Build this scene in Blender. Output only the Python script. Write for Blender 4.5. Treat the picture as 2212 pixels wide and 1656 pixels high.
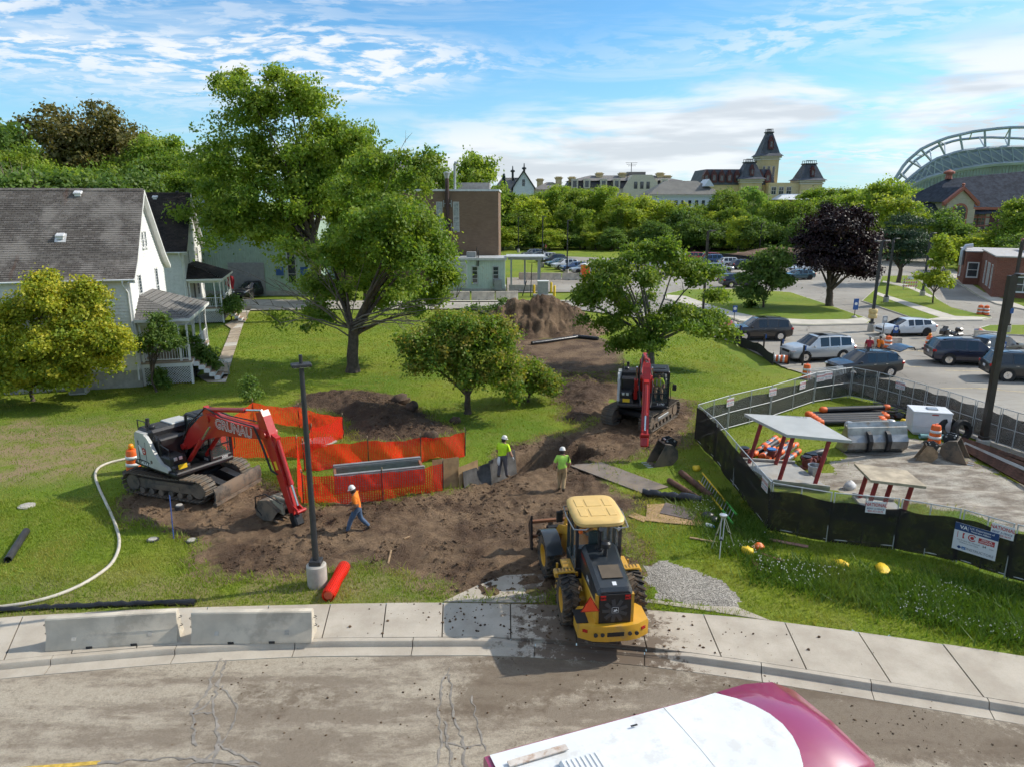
import bpy,math,random
import numpy as np
from mathutils import Vector,Matrix
for o in list(bpy.data.objects):bpy.data.objects.remove(o)
SC=bpy.context.scene
COL=SC.collection
R=math.radians
rnd=random.Random(7)
H,PITCH,FPX=11.4,R(14.4),1535.0
cam_d=bpy.data.cameras.new('camera');cam=bpy.data.objects.new('camera',cam_d);COL.objects.link(cam)
cam.location=(0,0,H);cam.rotation_euler=(R(90)-PITCH,0,0)
cam_d.sensor_fit='HORIZONTAL';cam_d.sensor_width=36;cam_d.lens=FPX/2211*36
cam_d.clip_start=0.1;cam_d.clip_end=6000
SC.camera=cam
SUN_EL,SUN_AZ=R(38),R(15)
SKY_STRENGTH,SUN_STRENGTH,EXPOSURE=0.15,3.8,0.36
sun_vec=Vector((math.cos(SUN_EL)*math.cos(SUN_AZ),math.cos(SUN_EL)*math.sin(SUN_AZ),math.sin(SUN_EL)))
sd=bpy.data.lights.new('sun','SUN');sd.energy=SUN_STRENGTH;sd.angle=R(0.55);sd.color=(1,0.93,0.82)
so=bpy.data.objects.new('sun',sd);COL.objects.link(so);so.location=(60,30,60)
so.rotation_euler=(-sun_vec).to_track_quat('-Z','Y').to_euler()
SC.view_settings.view_transform='Standard';SC.view_settings.look='None'
SC.view_settings.exposure=EXPOSURE;SC.view_settings.gamma=1;SC.view_settings.use_curve_mapping=False
SC.render.engine='CYCLES'
SC.cycles.max_bounces=4;SC.cycles.diffuse_bounces=2;SC.cycles.glossy_bounces=2
SC.cycles.transmission_bounces=3;SC.cycles.transparent_max_bounces=8;SC.cycles.use_adaptive_sampling=True;SC.cycles.adaptive_threshold=0.025;SC.cycles.adaptive_min_samples=8
SC.cycles.use_denoising=True;SC.cycles.caustics_reflective=False;SC.cycles.caustics_refractive=False
SC.cycles.sample_clamp_indirect=4
class NT:
 """tiny node-tree helper"""
 def __init__(s,tree):s.t=tree;s.n=tree.nodes;s.n.clear()
 def new(s,ty,**kw):
  n=s.n.new(ty)
  for k,v in kw.items():
   if k.startswith('i_'):
    key=k[2:];key=int(key)if key.isdigit()else key
    s.set(n.inputs[key],v)
   else:setattr(n,k,v)
  return n
 def set(s,sock,v):
  if isinstance(v,bpy.types.NodeSocket):s.t.links.new(v,sock)
  else:
   if isinstance(v,tuple)and len(v)==3 and sock.type=='RGBA':v=v+(1,)
   sock.default_value=v
 def math(s,op,a,b=None,c=None,clamp=False):
  n=s.n.new('ShaderNodeMath');n.operation=op;n.use_clamp=clamp
  for i,q in enumerate((a,b,c)):
   if q is not None:s.set(n.inputs[i],q)
  return n.outputs[0]
 def mix(s,f,a,b,mode='MIX'):
  n=s.n.new('ShaderNodeMix');n.data_type='RGBA';n.blend_type=mode
  s.set(n.inputs[0],f);s.set(n.inputs[6],a);s.set(n.inputs[7],b);return n.outputs[2]
 def noise(s,scale,detail=4,vec=None,rough=0.55,dist=0.0,col=False):
  n=s.n.new('ShaderNodeTexNoise');n.inputs['Scale'].default_value=scale;n.inputs['Detail'].default_value=detail
  n.inputs['Roughness'].default_value=rough;n.inputs['Distortion'].default_value=dist
  if vec is not None:s.t.links.new(vec,n.inputs['Vector'])
  return n.outputs['Color' if col else 'Fac']
 def ramp(s,f,a,b,lo=0.0,hi=1.0):
  n=s.n.new('ShaderNodeMapRange');n.interpolation_type='SMOOTHSTEP'
  s.set(n.inputs[0],f);s.set(n.inputs[1],a);s.set(n.inputs[2],b);s.set(n.inputs[3],lo);s.set(n.inputs[4],hi)
  return n.outputs[0]
 def vmul(s,v,xyz,op='MULTIPLY'):
  n=s.n.new('ShaderNodeVectorMath');n.operation=op;s.t.links.new(v,n.inputs[0]);n.inputs[1].default_value=xyz;return n.outputs[0]
 def attr(s,name):
  n=s.n.new('ShaderNodeAttribute');n.attribute_name=name;return n.outputs['Fac']
 def bump(s,h,strength,dist=0.05):
  n=s.n.new('ShaderNodeBump');n.inputs['Strength'].default_value=strength;n.inputs['Distance'].default_value=dist
  s.t.links.new(h,n.inputs['Height']);return n.outputs[0]
world=bpy.data.worlds.new('World');SC.world=world;world.use_nodes=True
w=NT(world.node_tree)
sky=w.new('ShaderNodeTexSky',sky_type='NISHITA',sun_disc=False,sun_elevation=SUN_EL,sun_rotation=R(90)-SUN_AZ,altitude=200,air_density=1.0,dust_density=0.6,ozone_density=2.2)
tc=w.new('ShaderNodeTexCoord').outputs['Generated']
sep=w.new('ShaderNodeSeparateXYZ',i_0=tc)
dx,dy,dz=sep.outputs
zz=w.math('MAXIMUM',dz,0.0)
den=w.math('ADD',zz,0.10)
px=w.math('DIVIDE',dx,den);py=w.math('DIVIDE',dy,den)
cv=w.new('ShaderNodeCombineXYZ',i_0=px,i_1=py,i_2=0.0).outputs[0]
warp=w.noise(0.9,1,cv,col=True)
cv2=w.new('ShaderNodeVectorMath',operation='ADD',i_0=cv,i_1=w.vmul(warp,(0.55,0.55,0))).outputs[0]
field=w.math('ADD',w.noise(0.62,1,w.vmul(w.vmul(cv2,(0.55,0.8,1)),(3.7,1.3,0),'ADD'),0.5),w.ramp(w.math('ADD',dx,w.math('MULTIPLY',zz,-0.9)),0.30,-0.42,-0.075,0.045))
cells=w.noise(6.5,4,w.vmul(cv2,(1.0,1.15,1)),0.6,0.2)
wisps=w.noise(1.7,4,w.vmul(cv2,(0.6,1.7,1)),0.66,0.5)
band=w.ramp(w.math('ADD',zz,w.math('MULTIPLY',dx,0.10)),0.035,0.12)
f_hi=w.math('MULTIPLY',w.math('MULTIPLY',w.ramp(field,0.36,0.52),band),w.ramp(cells,0.41,0.60))
f_wi=w.math('MULTIPLY',w.math('MULTIPLY',w.ramp(field,0.30,0.54),w.ramp(band,0,1,.35,1)),w.ramp(wisps,0.43,0.72,0,0.8))
lv=w.new('ShaderNodeCombineXYZ',i_0=w.math('MULTIPLY',dx,3.2),i_1=w.math('MULTIPLY',dy,1.2),i_2=w.math('MULTIPLY',zz,15.0)).outputs[0]
lown=w.noise(1.15,5,lv,0.58,0.35)
lowmask=w.math('MULTIPLY',w.ramp(zz,0.0,0.02),w.ramp(w.math('SUBTRACT',zz,w.math('MULTIPLY',w.math('MAXIMUM',dx,-0.2),0.13)),0.15,0.075))
f_lo=w.math('MULTIPLY',w.ramp(w.math('ADD',lown,w.math('MULTIPLY',dx,0.15)),0.44,0.60),lowmask)
grey=w.math('MULTIPLY',w.ramp(w.noise(1.9,4,w.vmul(lv,(1.0,1.0,1.5)),0.5),0.42,0.62),lowmask)
fac=w.math('MAXIMUM',w.math('MAXIMUM',f_hi,f_wi),f_lo)
fac=w.math('MULTIPLY',fac,0.93)
ccol=w.mix(w.math('MULTIPLY',grey,0.5),(5.0,5.2,5.4),(2.4,2.7,3.1))
skyc=w.mix(1.0,sky.outputs[0],(0.46,0.77,0.92),'MULTIPLY')
skyc=w.mix(w.ramp(zz,0.22,0.0,0.0,0.5),skyc,(2.7,4.0,4.9))
bg=w.new('ShaderNodeBackground',i_0=w.mix(fac,skyc,ccol),i_1=SKY_STRENGTH)
w.new('ShaderNodeOutputWorld',i_0=bg.outputs[0])
world.cycles.sampling_method='MANUAL';world.cycles.sample_map_resolution=256
def ray(x,y):
 u=(x-1105.5)/FPX;v=(828-y)/FPX
 return Vector((u,math.cos(PITCH)+v*math.sin(PITCH),-math.sin(PITCH)+v*math.cos(PITCH)))
def at(x,y,z=0.0):
 d=ray(x,y);t=(z-H)/d.z
 return Vector((d.x*t,d.y*t,z))
def atY(x,y,Y):
 d=ray(x,y);t=Y/d.y
 return Vector((d.x*t,Y,H+d.z*t))
class MB:
 def __init__(s):s.v=[];s.f=[];s.M=None
 def add(s,vs,fs):
  o=len(s.v)
  s.v+=[tuple(s.M@Vector(q))for q in vs]if s.M is not None else[tuple(q)for q in vs]
  s.f+=[tuple(i+o for i in f)for f in fs];return s
 def box(s,c,d,rot=None,ch=0.0):
  hx,hy,hz=d[0]/2,d[1]/2,d[2]/2
  if ch<=0:
   vs=[(x,y,z)for x in(-hx,hx)for y in(-hy,hy)for z in(-hz,hz)]
   fs=[(0,1,3,2),(4,6,7,5),(0,4,5,1),(2,3,7,6),(0,2,6,4),(1,5,7,3)]
  else:
   ch=min(ch,hx*.9,hy*.9,hz*.9);vs=[];ix={}
   for sx in(-1,1):
    for sy in(-1,1):
     for sz in(-1,1):
      for a in range(3):
       p=[sx*(hx-ch),sy*(hy-ch),sz*(hz-ch)];p[a]+=(sx,sy,sz)[a]*ch
       ix[sx,sy,sz,a]=len(vs);vs.append(tuple(p))
   fs=[]
   for a in range(3):
    b,c2=(a+1)%3,(a+2)%3
    for sg in(-1,1):
     q=[]
     for(sb,sc_)in((-1,-1),(1,-1),(1,1),(-1,1)):
      k=[0,0,0];k[a]=sg;k[b]=sb;k[c2]=sc_;q.append(ix[k[0],k[1],k[2],a])
     fs.append(tuple(q if sg>0 else q[::-1]))
    for sb in(-1,1):
     for sc_ in(-1,1):
      q=[]
      for sa in(-1,1):
       k=[0,0,0];k[a]=sa;k[b]=sb;k[c2]=sc_
       q.append((ix[k[0],k[1],k[2],b],ix[k[0],k[1],k[2],c2]))
      e=(q[0][0],q[0][1],q[1][1],q[1][0]);fs.append(e if sb*sc_<0 else e[::-1])
   for sx in(-1,1):
    for sy in(-1,1):
     for sz in(-1,1):
      e=tuple(ix[sx,sy,sz,a]for a in range(3));fs.append(e if sx*sy*sz>0 else e[::-1])
  if rot is not None:
   m=rot if isinstance(rot,Matrix)else Matrix.Rotation(rot[2],3,'Z')@Matrix.Rotation(rot[1],3,'Y')@Matrix.Rotation(rot[0],3,'X')
   vs=[m@Vector(q)for q in vs]
  return s.add([(q[0]+c[0],q[1]+c[1],q[2]+c[2])for q in vs],fs)
 def cyl(s,p0,p1,r0,r1=None,n=12,caps=True):
  p0,p1=Vector(p0),Vector(p1);r1=r0 if r1 is None else r1
  ax=(p1-p0);ax=ax.normalized()if ax.length>1e-9 else Vector((0,0,1))
  u=ax.orthogonal().normalized();v=ax.cross(u);vs=[]
  for p,r in((p0,r0),(p1,r1)):
   for i in range(n):
    a=2*math.pi*i/n;vs.append(p+(u*math.cos(a)+v*math.sin(a))*r)
  fs=[(i,(i+1)%n,n+(i+1)%n,n+i)for i in range(n)]
  if caps:fs+=[tuple(range(n))[::-1],tuple(range(n,2*n))]
  return s.add(vs,fs)
 def tube(s,pts,r,n=8,caps=True):
  pts=[Vector(p)for p in pts];rs=r if isinstance(r,(list,tuple))else[r]*len(pts)
  vs=[];u=None
  for k,p in enumerate(pts):
   t=(pts[min(k+1,len(pts)-1)]-pts[max(k-1,0)]).normalized()
   u=t.orthogonal().normalized()if u is None else(u-t*u.dot(t)).normalized()
   v=t.cross(u)
   for i in range(n):
    a=2*math.pi*i/n;vs.append(p+(u*math.cos(a)+v*math.sin(a))*rs[k])
  fs=[(k*n+i,k*n+(i+1)%n,(k+1)*n+(i+1)%n,(k+1)*n+i)for k in range(len(pts)-1)for i in range(n)]
  if caps:m=(len(pts)-1)*n;fs+=[tuple(range(n))[::-1],tuple(range(m,m+n))]
  return s.add(vs,fs)
 def lathe(s,prof,c=(0,0,0),n=20,axis='Z'):
  vs=[]
  for r,z in prof:
   for i in range(n):
    a=2*math.pi*i/n;q=(r*math.cos(a),r*math.sin(a),z)
    if axis=='Y':q=(q[0],-q[2],q[1])
    elif axis=='X':q=(q[2],q[0],q[1])
    vs.append((q[0]+c[0],q[1]+c[1],q[2]+c[2]))
  fs=[(k*n+i,k*n+(i+1)%n,(k+1)*n+(i+1)%n,(k+1)*n+i)for k in range(len(prof)-1)for i in range(n)]
  ring=prof[0]==prof[-1]
  if prof[0][0]>1e-6 and not ring:fs.append(tuple(range(n))[::-1])
  if prof[-1][0]>1e-6 and not ring:m=(len(prof)-1)*n;fs.append(tuple(range(m,m+n)))
  return s.add(vs,fs)
 def prism(s,poly,a0,a1,axis='Y'):
  """extrude a 2-D polygon: axis Y -> poly is (x,z); axis Z -> (x,y); axis X -> (y,z)"""
  n=len(poly)
  def q(p,a):return(p[0],a,p[1])if axis=='Y' else((p[0],p[1],a)if axis=='Z' else(a,p[0],p[1]))
  vs=[q(p,a0)for p in poly]+[q(p,a1)for p in poly]
  return s.add(vs,[(i,(i+1)%n,n+(i+1)%n,n+i)for i in range(n)]+[tuple(range(n))[::-1],tuple(range(n,2*n))])
 def ball(s,c,r,nu=12,nv=8):
  r=r if isinstance(r,(tuple,list))else(r,r,r);vs=[(c[0],c[1],c[2]-r[2])]
  for j in range(1,nv):
   b=-math.pi/2+math.pi*j/nv
   for i in range(nu):
    a=2*math.pi*i/nu
    vs.append((c[0]+r[0]*math.cos(b)*math.cos(a),c[1]+r[1]*math.cos(b)*math.sin(a),c[2]+r[2]*math.sin(b)))
  vs.append((c[0],c[1],c[2]+r[2]));L=len(vs)-1
  fs=[(0,1+(i+1)%nu,1+i)for i in range(nu)]
  for j in range(nv-2):
   o=1+j*nu
   fs+=[(o+i,o+(i+1)%nu,o+nu+(i+1)%nu,o+nu+i)for i in range(nu)]
  o=1+(nv-2)*nu;fs+=[(o+i,o+(i+1)%nu,L)for i in range(nu)]
  return s.add(vs,fs)
 def loft(s,secs,close=True,caps=True):
  n=len(secs[0]);vs=[q for c in secs for q in c];m=n if close else n-1
  fs=[(k*n+i,k*n+(i+1)%n,(k+1)*n+(i+1)%n,(k+1)*n+i)for k in range(len(secs)-1)for i in range(m)]
  if caps and close:e=(len(secs)-1)*n;fs+=[tuple(range(n))[::-1],tuple(range(e,e+n))]
  return s.add(vs,fs)
 def quad(s,a,b,c,d):return s.add([a,b,c,d],[(0,1,2,3)])
CH={}
def mesh_of(name,mb,fix=True):
 me=bpy.data.meshes.new(name);me.from_pydata(mb.v,[],mb.f)
 if fix:
  import bmesh
  b=bmesh.new();b.from_mesh(me);bmesh.ops.recalc_face_normals(b,faces=b.faces);b.to_mesh(me);b.free()
 return me
def link(name,me,mat=None,parent=None,smooth=None):
 if mat is not None and not me.materials:me.materials.append(mat)
 if smooth:
  me.polygons.foreach_set('use_smooth',[True]*len(me.polygons))
  if smooth<170:me.set_sharp_from_angle(angle=R(smooth))
 o=bpy.data.objects.new(name,me);COL.objects.link(o)
 if parent is not None:o.parent=parent;CH.setdefault(parent.name,[]).append(o)
 return o
def obj(name,mb,mat=None,parent=None,smooth=None):
 return link(name,mesh_of(name,mb),mat,parent,smooth)
def tag(o,label,cat,group=None,kind=None):
 if label:o['label']=label
 if cat:o['category']=cat
 if group:o['group']=group
 if kind:o['kind']=kind
 return o
def thing(name,label,cat,loc=(0,0,0),rz=0.0,group=None):
 o=bpy.data.objects.new(name,None);COL.objects.link(o);o.empty_display_size=0.3
 o.location=loc;o.rotation_euler=(0,0,rz);return tag(o,label,cat,group)
def clone(root,loc,rz,label=None,scale=None,group=None):
 def cp(o,par):
  c=o.copy();COL.objects.link(c)
  if par is not None:c.parent=par;CH.setdefault(par.name,[]).append(c)
  for k in CH.get(o.name,[]):cp(k,c)
  return c
 r=cp(root,None);r.location=loc;r.rotation_euler=(0,0,rz)
 if label:r['label']=label
 if group:r['group']=group
 if scale:r.scale=scale if isinstance(scale,tuple)else(scale,)*3
 return r
def struct(o):o['kind']='structure';return o
TMP=bpy.data.scenes.new('work')
def eval_mesh(o):
 with bpy.context.temp_override(scene=TMP,view_layer=TMP.view_layers[0]):
  dg=bpy.context.evaluated_depsgraph_get();dg.update();return bpy.data.meshes.new_from_object(o.evaluated_get(dg))
def text_mesh(s,size=1.0,bold=0.0,ext=0.0,align='CENTER'):
 cu=bpy.data.curves.new('lettering','FONT');cu.body=s;cu.size=size;cu.offset=bold;cu.extrude=ext
 cu.align_x=align;cu.align_y='CENTER';cu.resolution_u=2
 o=bpy.data.objects.new('tmp',cu);TMP.collection.objects.link(o)
 me=eval_mesh(o)
 bpy.data.objects.remove(o);me.name='lettering';return me
def lettering(s,mat,parent,M,size,bold=0.0,squash=1.0,align='CENTER'):
 """flat print: M places text plane (x right, y up, z out)"""
 me=text_mesh(s,size,bold,0.0,align);me.materials.clear();me.materials.append(mat)
 me.transform(M@Matrix.Diagonal((squash,1,1,1)))
 return link('lettering',me,None,parent)
def frame(o,x,y):
 """matrix from origin, x direction and y (up) direction"""
 x=Vector(x).normalized();y=Vector(y).normalized();z=x.cross(y).normalized()
 return Matrix(((x.x,y.x,z.x,o[0]),(x.y,y.y,z.y,o[1]),(x.z,y.z,z.z,o[2]),(0,0,0,1)))
MATS={}
def pm(name,col,rough=0.6,metal=0.0,var=0.12,scale=3.0,bump=0.0,bscale=None,dirt=None,damt=0.35,dscale=1.5,coat=0.0,spec=0.5,emit=None,alpha=None):
 """principled material with mottled colour, optional dirt in patches and fine relief"""
 if name in MATS:return MATS[name]
 m=bpy.data.materials.new(name);m.use_nodes=True;t=NT(m.node_tree)
 v=t.new('ShaderNodeTexCoord').outputs['Object']
 c=col+(1,)if len(col)==3 else col
 if var>0:
  n=t.noise(scale,5,v,0.6)
  lo=tuple(max(0,q*(1-var))for q in c[:3]);hi=tuple(min(1,q*(1+var))for q in c[:3])
  c=t.mix(t.ramp(n,0.3,0.7),lo,hi)
 if dirt:
  d=t.ramp(t.noise(dscale,6,v,0.65),0.62-damt*0.4,0.72-damt*0.2)
  c=t.mix(t.math('MULTIPLY',d,min(1,damt*2)),c,dirt)
 b=t.new('ShaderNodeBsdfPrincipled',i_Roughness=rough,i_Metallic=metal)
 t.set(b.inputs['Base Color'],c);b.inputs['Specular IOR Level'].default_value=spec
 b.inputs['Coat Weight'].default_value=coat;b.inputs['Coat Roughness'].default_value=0.05
 if dirt:t.set(b.inputs['Roughness'],t.math('ADD',rough,t.math('MULTIPLY',d,0.25),clamp=True))
 if bump:t.set(b.inputs['Normal'],t.bump(t.noise(bscale or scale*4,5,v,0.6),bump))
 if emit:b.inputs['Emission Color'].default_value=emit+(1,);b.inputs['Emission Strength'].default_value=1
 out=b.outputs[0]
 if alpha is not None:
  tr=t.new('ShaderNodeBsdfTransparent');out=t.new('ShaderNodeMixShader',i_0=alpha,i_1=tr.outputs[0],i_2=out).outputs[0]
 t.new('ShaderNodeOutputMaterial',i_0=out)
 MATS[name]=m;return m
def custom(name,fn):
 if name in MATS:return MATS[name]
 m=bpy.data.materials.new(name);m.use_nodes=True;t=NT(m.node_tree);v=t.new('ShaderNodeTexCoord')
 out=fn(t,v);t.new('ShaderNodeOutputMaterial',i_0=out);MATS[name]=m;return m
def bsdf(t,col,rough=0.7,normal=None,spec=0.4,metal=0.0):
 b=t.new('ShaderNodeBsdfPrincipled');t.set(b.inputs['Base Color'],col);t.set(b.inputs['Roughness'],rough)
 b.inputs['Specular IOR Level'].default_value=spec;t.set(b.inputs['Metallic'],metal)
 if normal is not None:t.set(b.inputs['Normal'],normal)
 return b.outputs[0]
WHITE=pm('white_paint',(0.72,0.72,0.70),0.5,var=0.06)
STEEL=pm('galvanised_steel',(0.42,0.44,0.46),0.42,0.7,var=0.15,scale=8)
BLACKM=pm('black_metal',(0.016,0.017,0.02),0.45,var=0.3)
DARKPOLE=pm('dark_pole_paint',(0.025,0.027,0.03),0.5,var=0.2)
BRONZE=pm('bronze_pole_paint',(0.035,0.027,0.022),0.5,var=0.2)
CONC=pm('concrete',(0.42,0.39,0.34),0.85,var=0.16,scale=2.5,bump=0.15,bscale=40,dirt=(0.22,0.18,0.13),damt=0.2)
RUBBER=pm('rubber',(0.022,0.021,0.02),0.8,var=0.3,scale=6)
MUDRUB=pm('muddy_rubber',(0.03,0.028,0.026),0.85,var=0.3,scale=6,dirt=(0.13,0.095,0.065),damt=0.55,dscale=3)
GLASS=pm('dark_glass',(0.012,0.016,0.02),0.05,var=0.0,spec=0.9)
WGLASS=pm('window_glass',(0.035,0.045,0.055),0.08,var=0.5,scale=0.7,spec=0.8)
CHROME=pm('chrome',(0.7,0.7,0.72),0.15,1.0,var=0.0)
WOOD=pm('timber',(0.30,0.20,0.11),0.8,var=0.3,scale=4,bump=0.1)
ORANGE=pm('orange_plastic',(0.80,0.14,0.02),0.5,var=0.1)
# ground
def hash2(ix,iy,seed):
 n=(ix*374761393+iy*668265263+seed*974711)&0x7fffffff
 n=((n^(n>>13))*1274126177)&0x7fffffff
 return((n^(n>>16))&0xffff)/65535.0
def vnoise(x,y,seed=0):
 x=np.asarray(x,float);y=np.asarray(y,float)
 ix=np.floor(x).astype(np.int64);iy=np.floor(y).astype(np.int64);fx=x-ix;fy=y-iy
 fx=fx*fx*(3-2*fx);fy=fy*fy*(3-2*fy)
 a=hash2(ix,iy,seed);b=hash2(ix+1,iy,seed);c=hash2(ix,iy+1,seed);d=hash2(ix+1,iy+1,seed)
 return(a*(1-fx)+b*fx)*(1-fy)+(c*(1-fx)+d*fx)*fy
def fbm(x,y,s,octv=4,seed=0):
 t=0.0;amp=0.5;x=np.asarray(x)/s;y=np.asarray(y)/s
 for k in range(octv):t=t+amp*vnoise(x,y,seed+k*17);x=x*2.03+5.1;y=y*2.03+3.7;amp*=0.5
 return t-0.5
def sdist(x,y,poly):
 """signed distance, positive inside"""
 x=np.asarray(x,float);y=np.asarray(y,float);d=np.full(x.shape,1e9);ins=np.zeros(x.shape,bool);n=len(poly)
 for i in range(n):
  ax,ay=poly[i][0],poly[i][1];bx,by=poly[(i+1)%n][0],poly[(i+1)%n][1]
  ex,ey=bx-ax,by-ay;t=np.clip(((x-ax)*ex+(y-ay)*ey)/(ex*ex+ey*ey+1e-12),0,1)
  d=np.minimum(d,(x-ax-t*ex)**2+(y-ay-t*ey)**2)
  c=(ay>y)!=(by>y)
  ins^=c&(x<(bx-ax)*(y-ay)/(by-ay+1e-12)+ax)
 return np.sqrt(d)*np.where(ins,1,-1)
def sst(a,b,x):t=np.clip((x-a)/(b-a),0,1);return t*t*(3-2*t)
def W(pts,z=0.0):return[tuple(at(x,y,z)[:2])for x,y in pts]
KX=[-26,-20,-13.04,-8.96,-5.39,-0.07,3.45,6.25,8.94,11.98,18,26]
KY=[12.2,14.1,15.74,16.36,16.68,16.72,16.30,15.66,14.92,14.1,12.0,9.0]
SX=[-26,-20,-14.5,-9.9,-5.5,-2,2.5,7,10,13.3,19,27]
SY=[14.6,16.4,17.86,18.3,18.53,18.6,18.42,17.75,17.0,16.05,14.0,11.2]
def smoothed(xs,ys):
 gx=np.linspace(xs[0],xs[-1],400);gy=np.interp(gx,xs,ys)
 k=np.hanning(31);k/=k.sum();gp=np.pad(gy,15,mode='reflect',reflect_type='odd');gy=np.convolve(gp,k,'valid')
 return lambda x:np.interp(x,gx,gy)
KERB=smoothed(KX,KY);SWB=smoothed(SX,SY)
MUD1=W([(255,1080),(300,1055),(420,1050),(560,1040),(640,1060),(660,1085),(960,1052),(1005,1045),(1060,985),(1120,955),(1190,938),(1240,925),(1262,905),(1205,872),(1178,832),(1215,803),(1300,812),(1420,850),(1505,868),(1502,960),(1450,978),(1380,985),(1300,1005),(1340,1060),(1385,1080),(1360,1130),(1380,1200),(1395,1250),(1392,1306),(1170,1306),(1120,1300),(1010,1299),(960,1272),(850,1237),(760,1227),(690,1240),(560,1252),(455,1237),(395,1214),(425,1180),(330,1150),(262,1125)])
MOUND=W([(618,882),(660,850),(760,842),(860,855),(910,880),(935,905),(1000,935),(930,950),(860,957),(745,950),(738,905),(690,887)])
BERM=W([(1190,835),(1225,800),(1300,815),(1330,850),(1290,890),(1250,930),(1215,900),(1210,865)])
BERM2=W([(1340,960),(1420,935),(1500,900),(1500,945),(1440,975),(1360,985)])
PIT=W([(1005,1040),(1060,1012),(1118,985),(1190,968),(1252,955),(1300,975),(1240,1000),(1140,1016),(1060,1044)])
BARE=W([(1100,745),(1200,735),(1300,730),(1345,760),(1270,790),(1150,788)])
YARD=W([(1775,1015),(1830,965),(1900,930),(1990,948),(2060,972),(2110,992),(2211,1045),(2500,1150),(2500,1260),(2211,1150),(2080,1110),(1900,1080),(1800,1060),(1740,1030)])
APRON_G=W([(1393,1232),(1440,1213),(1500,1226),(1560,1256),(1600,1288),(1596,1312),(1500,1312),(1394,1300)])
CONN=W([(1160,778),(1310,770),(1345,790),(1330,822),(1240,830),(1195,815)])
DRY=W([(-40,950),(60,915),(230,915),(275,980),(190,1020),(60,1030),(-60,1040)])
def masks(x,y):
 wob=fbm(x,y,1.6,4,3)*1.5+fbm(x,y,0.35,2,9)*0.35
 mud=np.maximum.reduce([sdist(x,y,MUD1),sdist(x,y,MOUND)+0.1,sdist(x,y,BERM),sdist(x,y,BARE),sdist(x,y,CONN)+0.3])+wob
 yard=sdist(x,y,YARD)+wob*1.2
 grav=sdist(x,y,APRON_G)+wob*0.8
 return mud,yard,grav
def height(x,y,parts=None):
 mud,yard,grav=parts if parts else masks(x,y)
 m=sst(-0.15,0.5,mud)
 clod=np.abs(fbm(x,y,0.55,4,21))*0.34+fbm(x,y,0.24,3,31)*0.26+fbm(x,y,2.2,2,41)*0.22
 h=fbm(x,y,3.0,3,5)*0.07*(1-m)+m*clod*1.15
 mo=sdist(x,y,MOUND);h=h+sst(0.0,1.6,mo)*(0.32+0.5*np.maximum(0,fbm(x,y,1.5,3,51)+0.2))+sst(0.2,1.5,mo)*fbm(x,y,0.5,3,61)*0.35
 be=np.maximum(sdist(x,y,BERM),sdist(x,y,BERM2));h=h+sst(0.0,1.3,be)*(0.3+fbm(x,y,0.7,3,71)*0.5)
 h=h-sst(-0.05,0.25,sdist(x,y,PIT))*0.75
 rut=np.sin((x*0.32+y*0.95)*3.9+fbm(x,y,2.5,2,81)*4)*0.035*sst(0.2,1.0,yard)
 h=h+rut+sst(0,0.5,yard)*(fbm(x,y,0.8,4,91)*0.16)
 h=h+sst(0.0,0.5,grav)*(0.05+fbm(x,y,0.5,3,95)*0.08)
 back=y-SWB(x);h=np.where(back<0.5,h*np.clip(back/0.5,0,1)*0.9+0.0,h)
 edge=np.minimum.reduce([x+38,27-x,49-y]);h=h*np.clip(edge/2,0,1)-0.04*(1-np.clip(edge/2,0,1))
 return h
def gz(x,y):return float(height(np.array([float(x)]),np.array([float(y)]))[0])
def ground(x,y,z=0.0):
 """pixel -> point resting on the terrain"""
 p=at(x,y)
 for _ in range(3):p=at(x,y,gz(p.x,p.y))
 return p+Vector((0,0,z))
def grass_col(t,v):
 big=t.noise(0.16,3,v,0.5);mid=t.noise(1.1,5,v,0.65);fine=t.noise(14,4,v,0.7)
 c=t.mix(t.ramp(big,0.35,0.65),(0.125,0.205,0.018),(0.24,0.28,0.030))
 c=t.mix(t.math('MULTIPLY',t.ramp(mid,0.42,0.72),0.6),c,(0.25,0.225,0.06))
 c=t.mix(t.ramp(fine,0.25,0.75,0.0,0.55),c,(0.06,0.105,0.01))
 return c,fine
def mud_col(t,v):
 a=t.noise(0.5,5,v,0.6);b=t.noise(5,6,v,0.7)
 c=t.mix(t.ramp(a,0.36,0.62),(0.08,0.047,0.027),(0.22,0.145,0.085))
 c=t.mix(t.ramp(b,0.35,0.75,0,0.7),c,(0.085,0.056,0.037));return c,b
def m_lawn(t,tc):
 v=tc.outputs['Object'];c,f=grass_col(t,v);mc,_=mud_col(t,v)
 k=t.ramp(t.math('ADD',t.attr('mix'),t.math('MULTIPLY',t.math('SUBTRACT',t.noise(3.5,5,v,0.7),0.5),1.6)),-0.55,0.05)
 c=t.mix(k,c,mc)
 d=t.math('MULTIPLY',t.attr('dry'),t.ramp(t.noise(0.9,5,v,0.6),0.3,0.6))
 c=t.mix(d,c,(0.27,0.20,0.115))
 return bsdf(t,c,0.9,t.bump(f,0.8,0.06),0.15)
def m_mud(t,tc):
 v=tc.outputs['Object'];c,b=mud_col(t,v)
 k=t.ramp(t.math('ADD',t.attr('mix'),t.math('MULTIPLY',t.math('SUBTRACT',t.noise(2.2,5,v,0.7),0.5),2.6)),0.5,-0.1)
 g,_=grass_col(t,v);c=t.mix(t.math('MULTIPLY',k,0.75),c,t.mix(0.45,g,(0.2,0.15,0.07)))
 c=t.mix(t.math('MULTIPLY',t.attr('dark'),0.7),c,(0.055,0.034,0.024))
 return bsdf(t,c,0.85,t.bump(t.noise(11,6,v,0.75),1.0,0.09),0.25)
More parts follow.
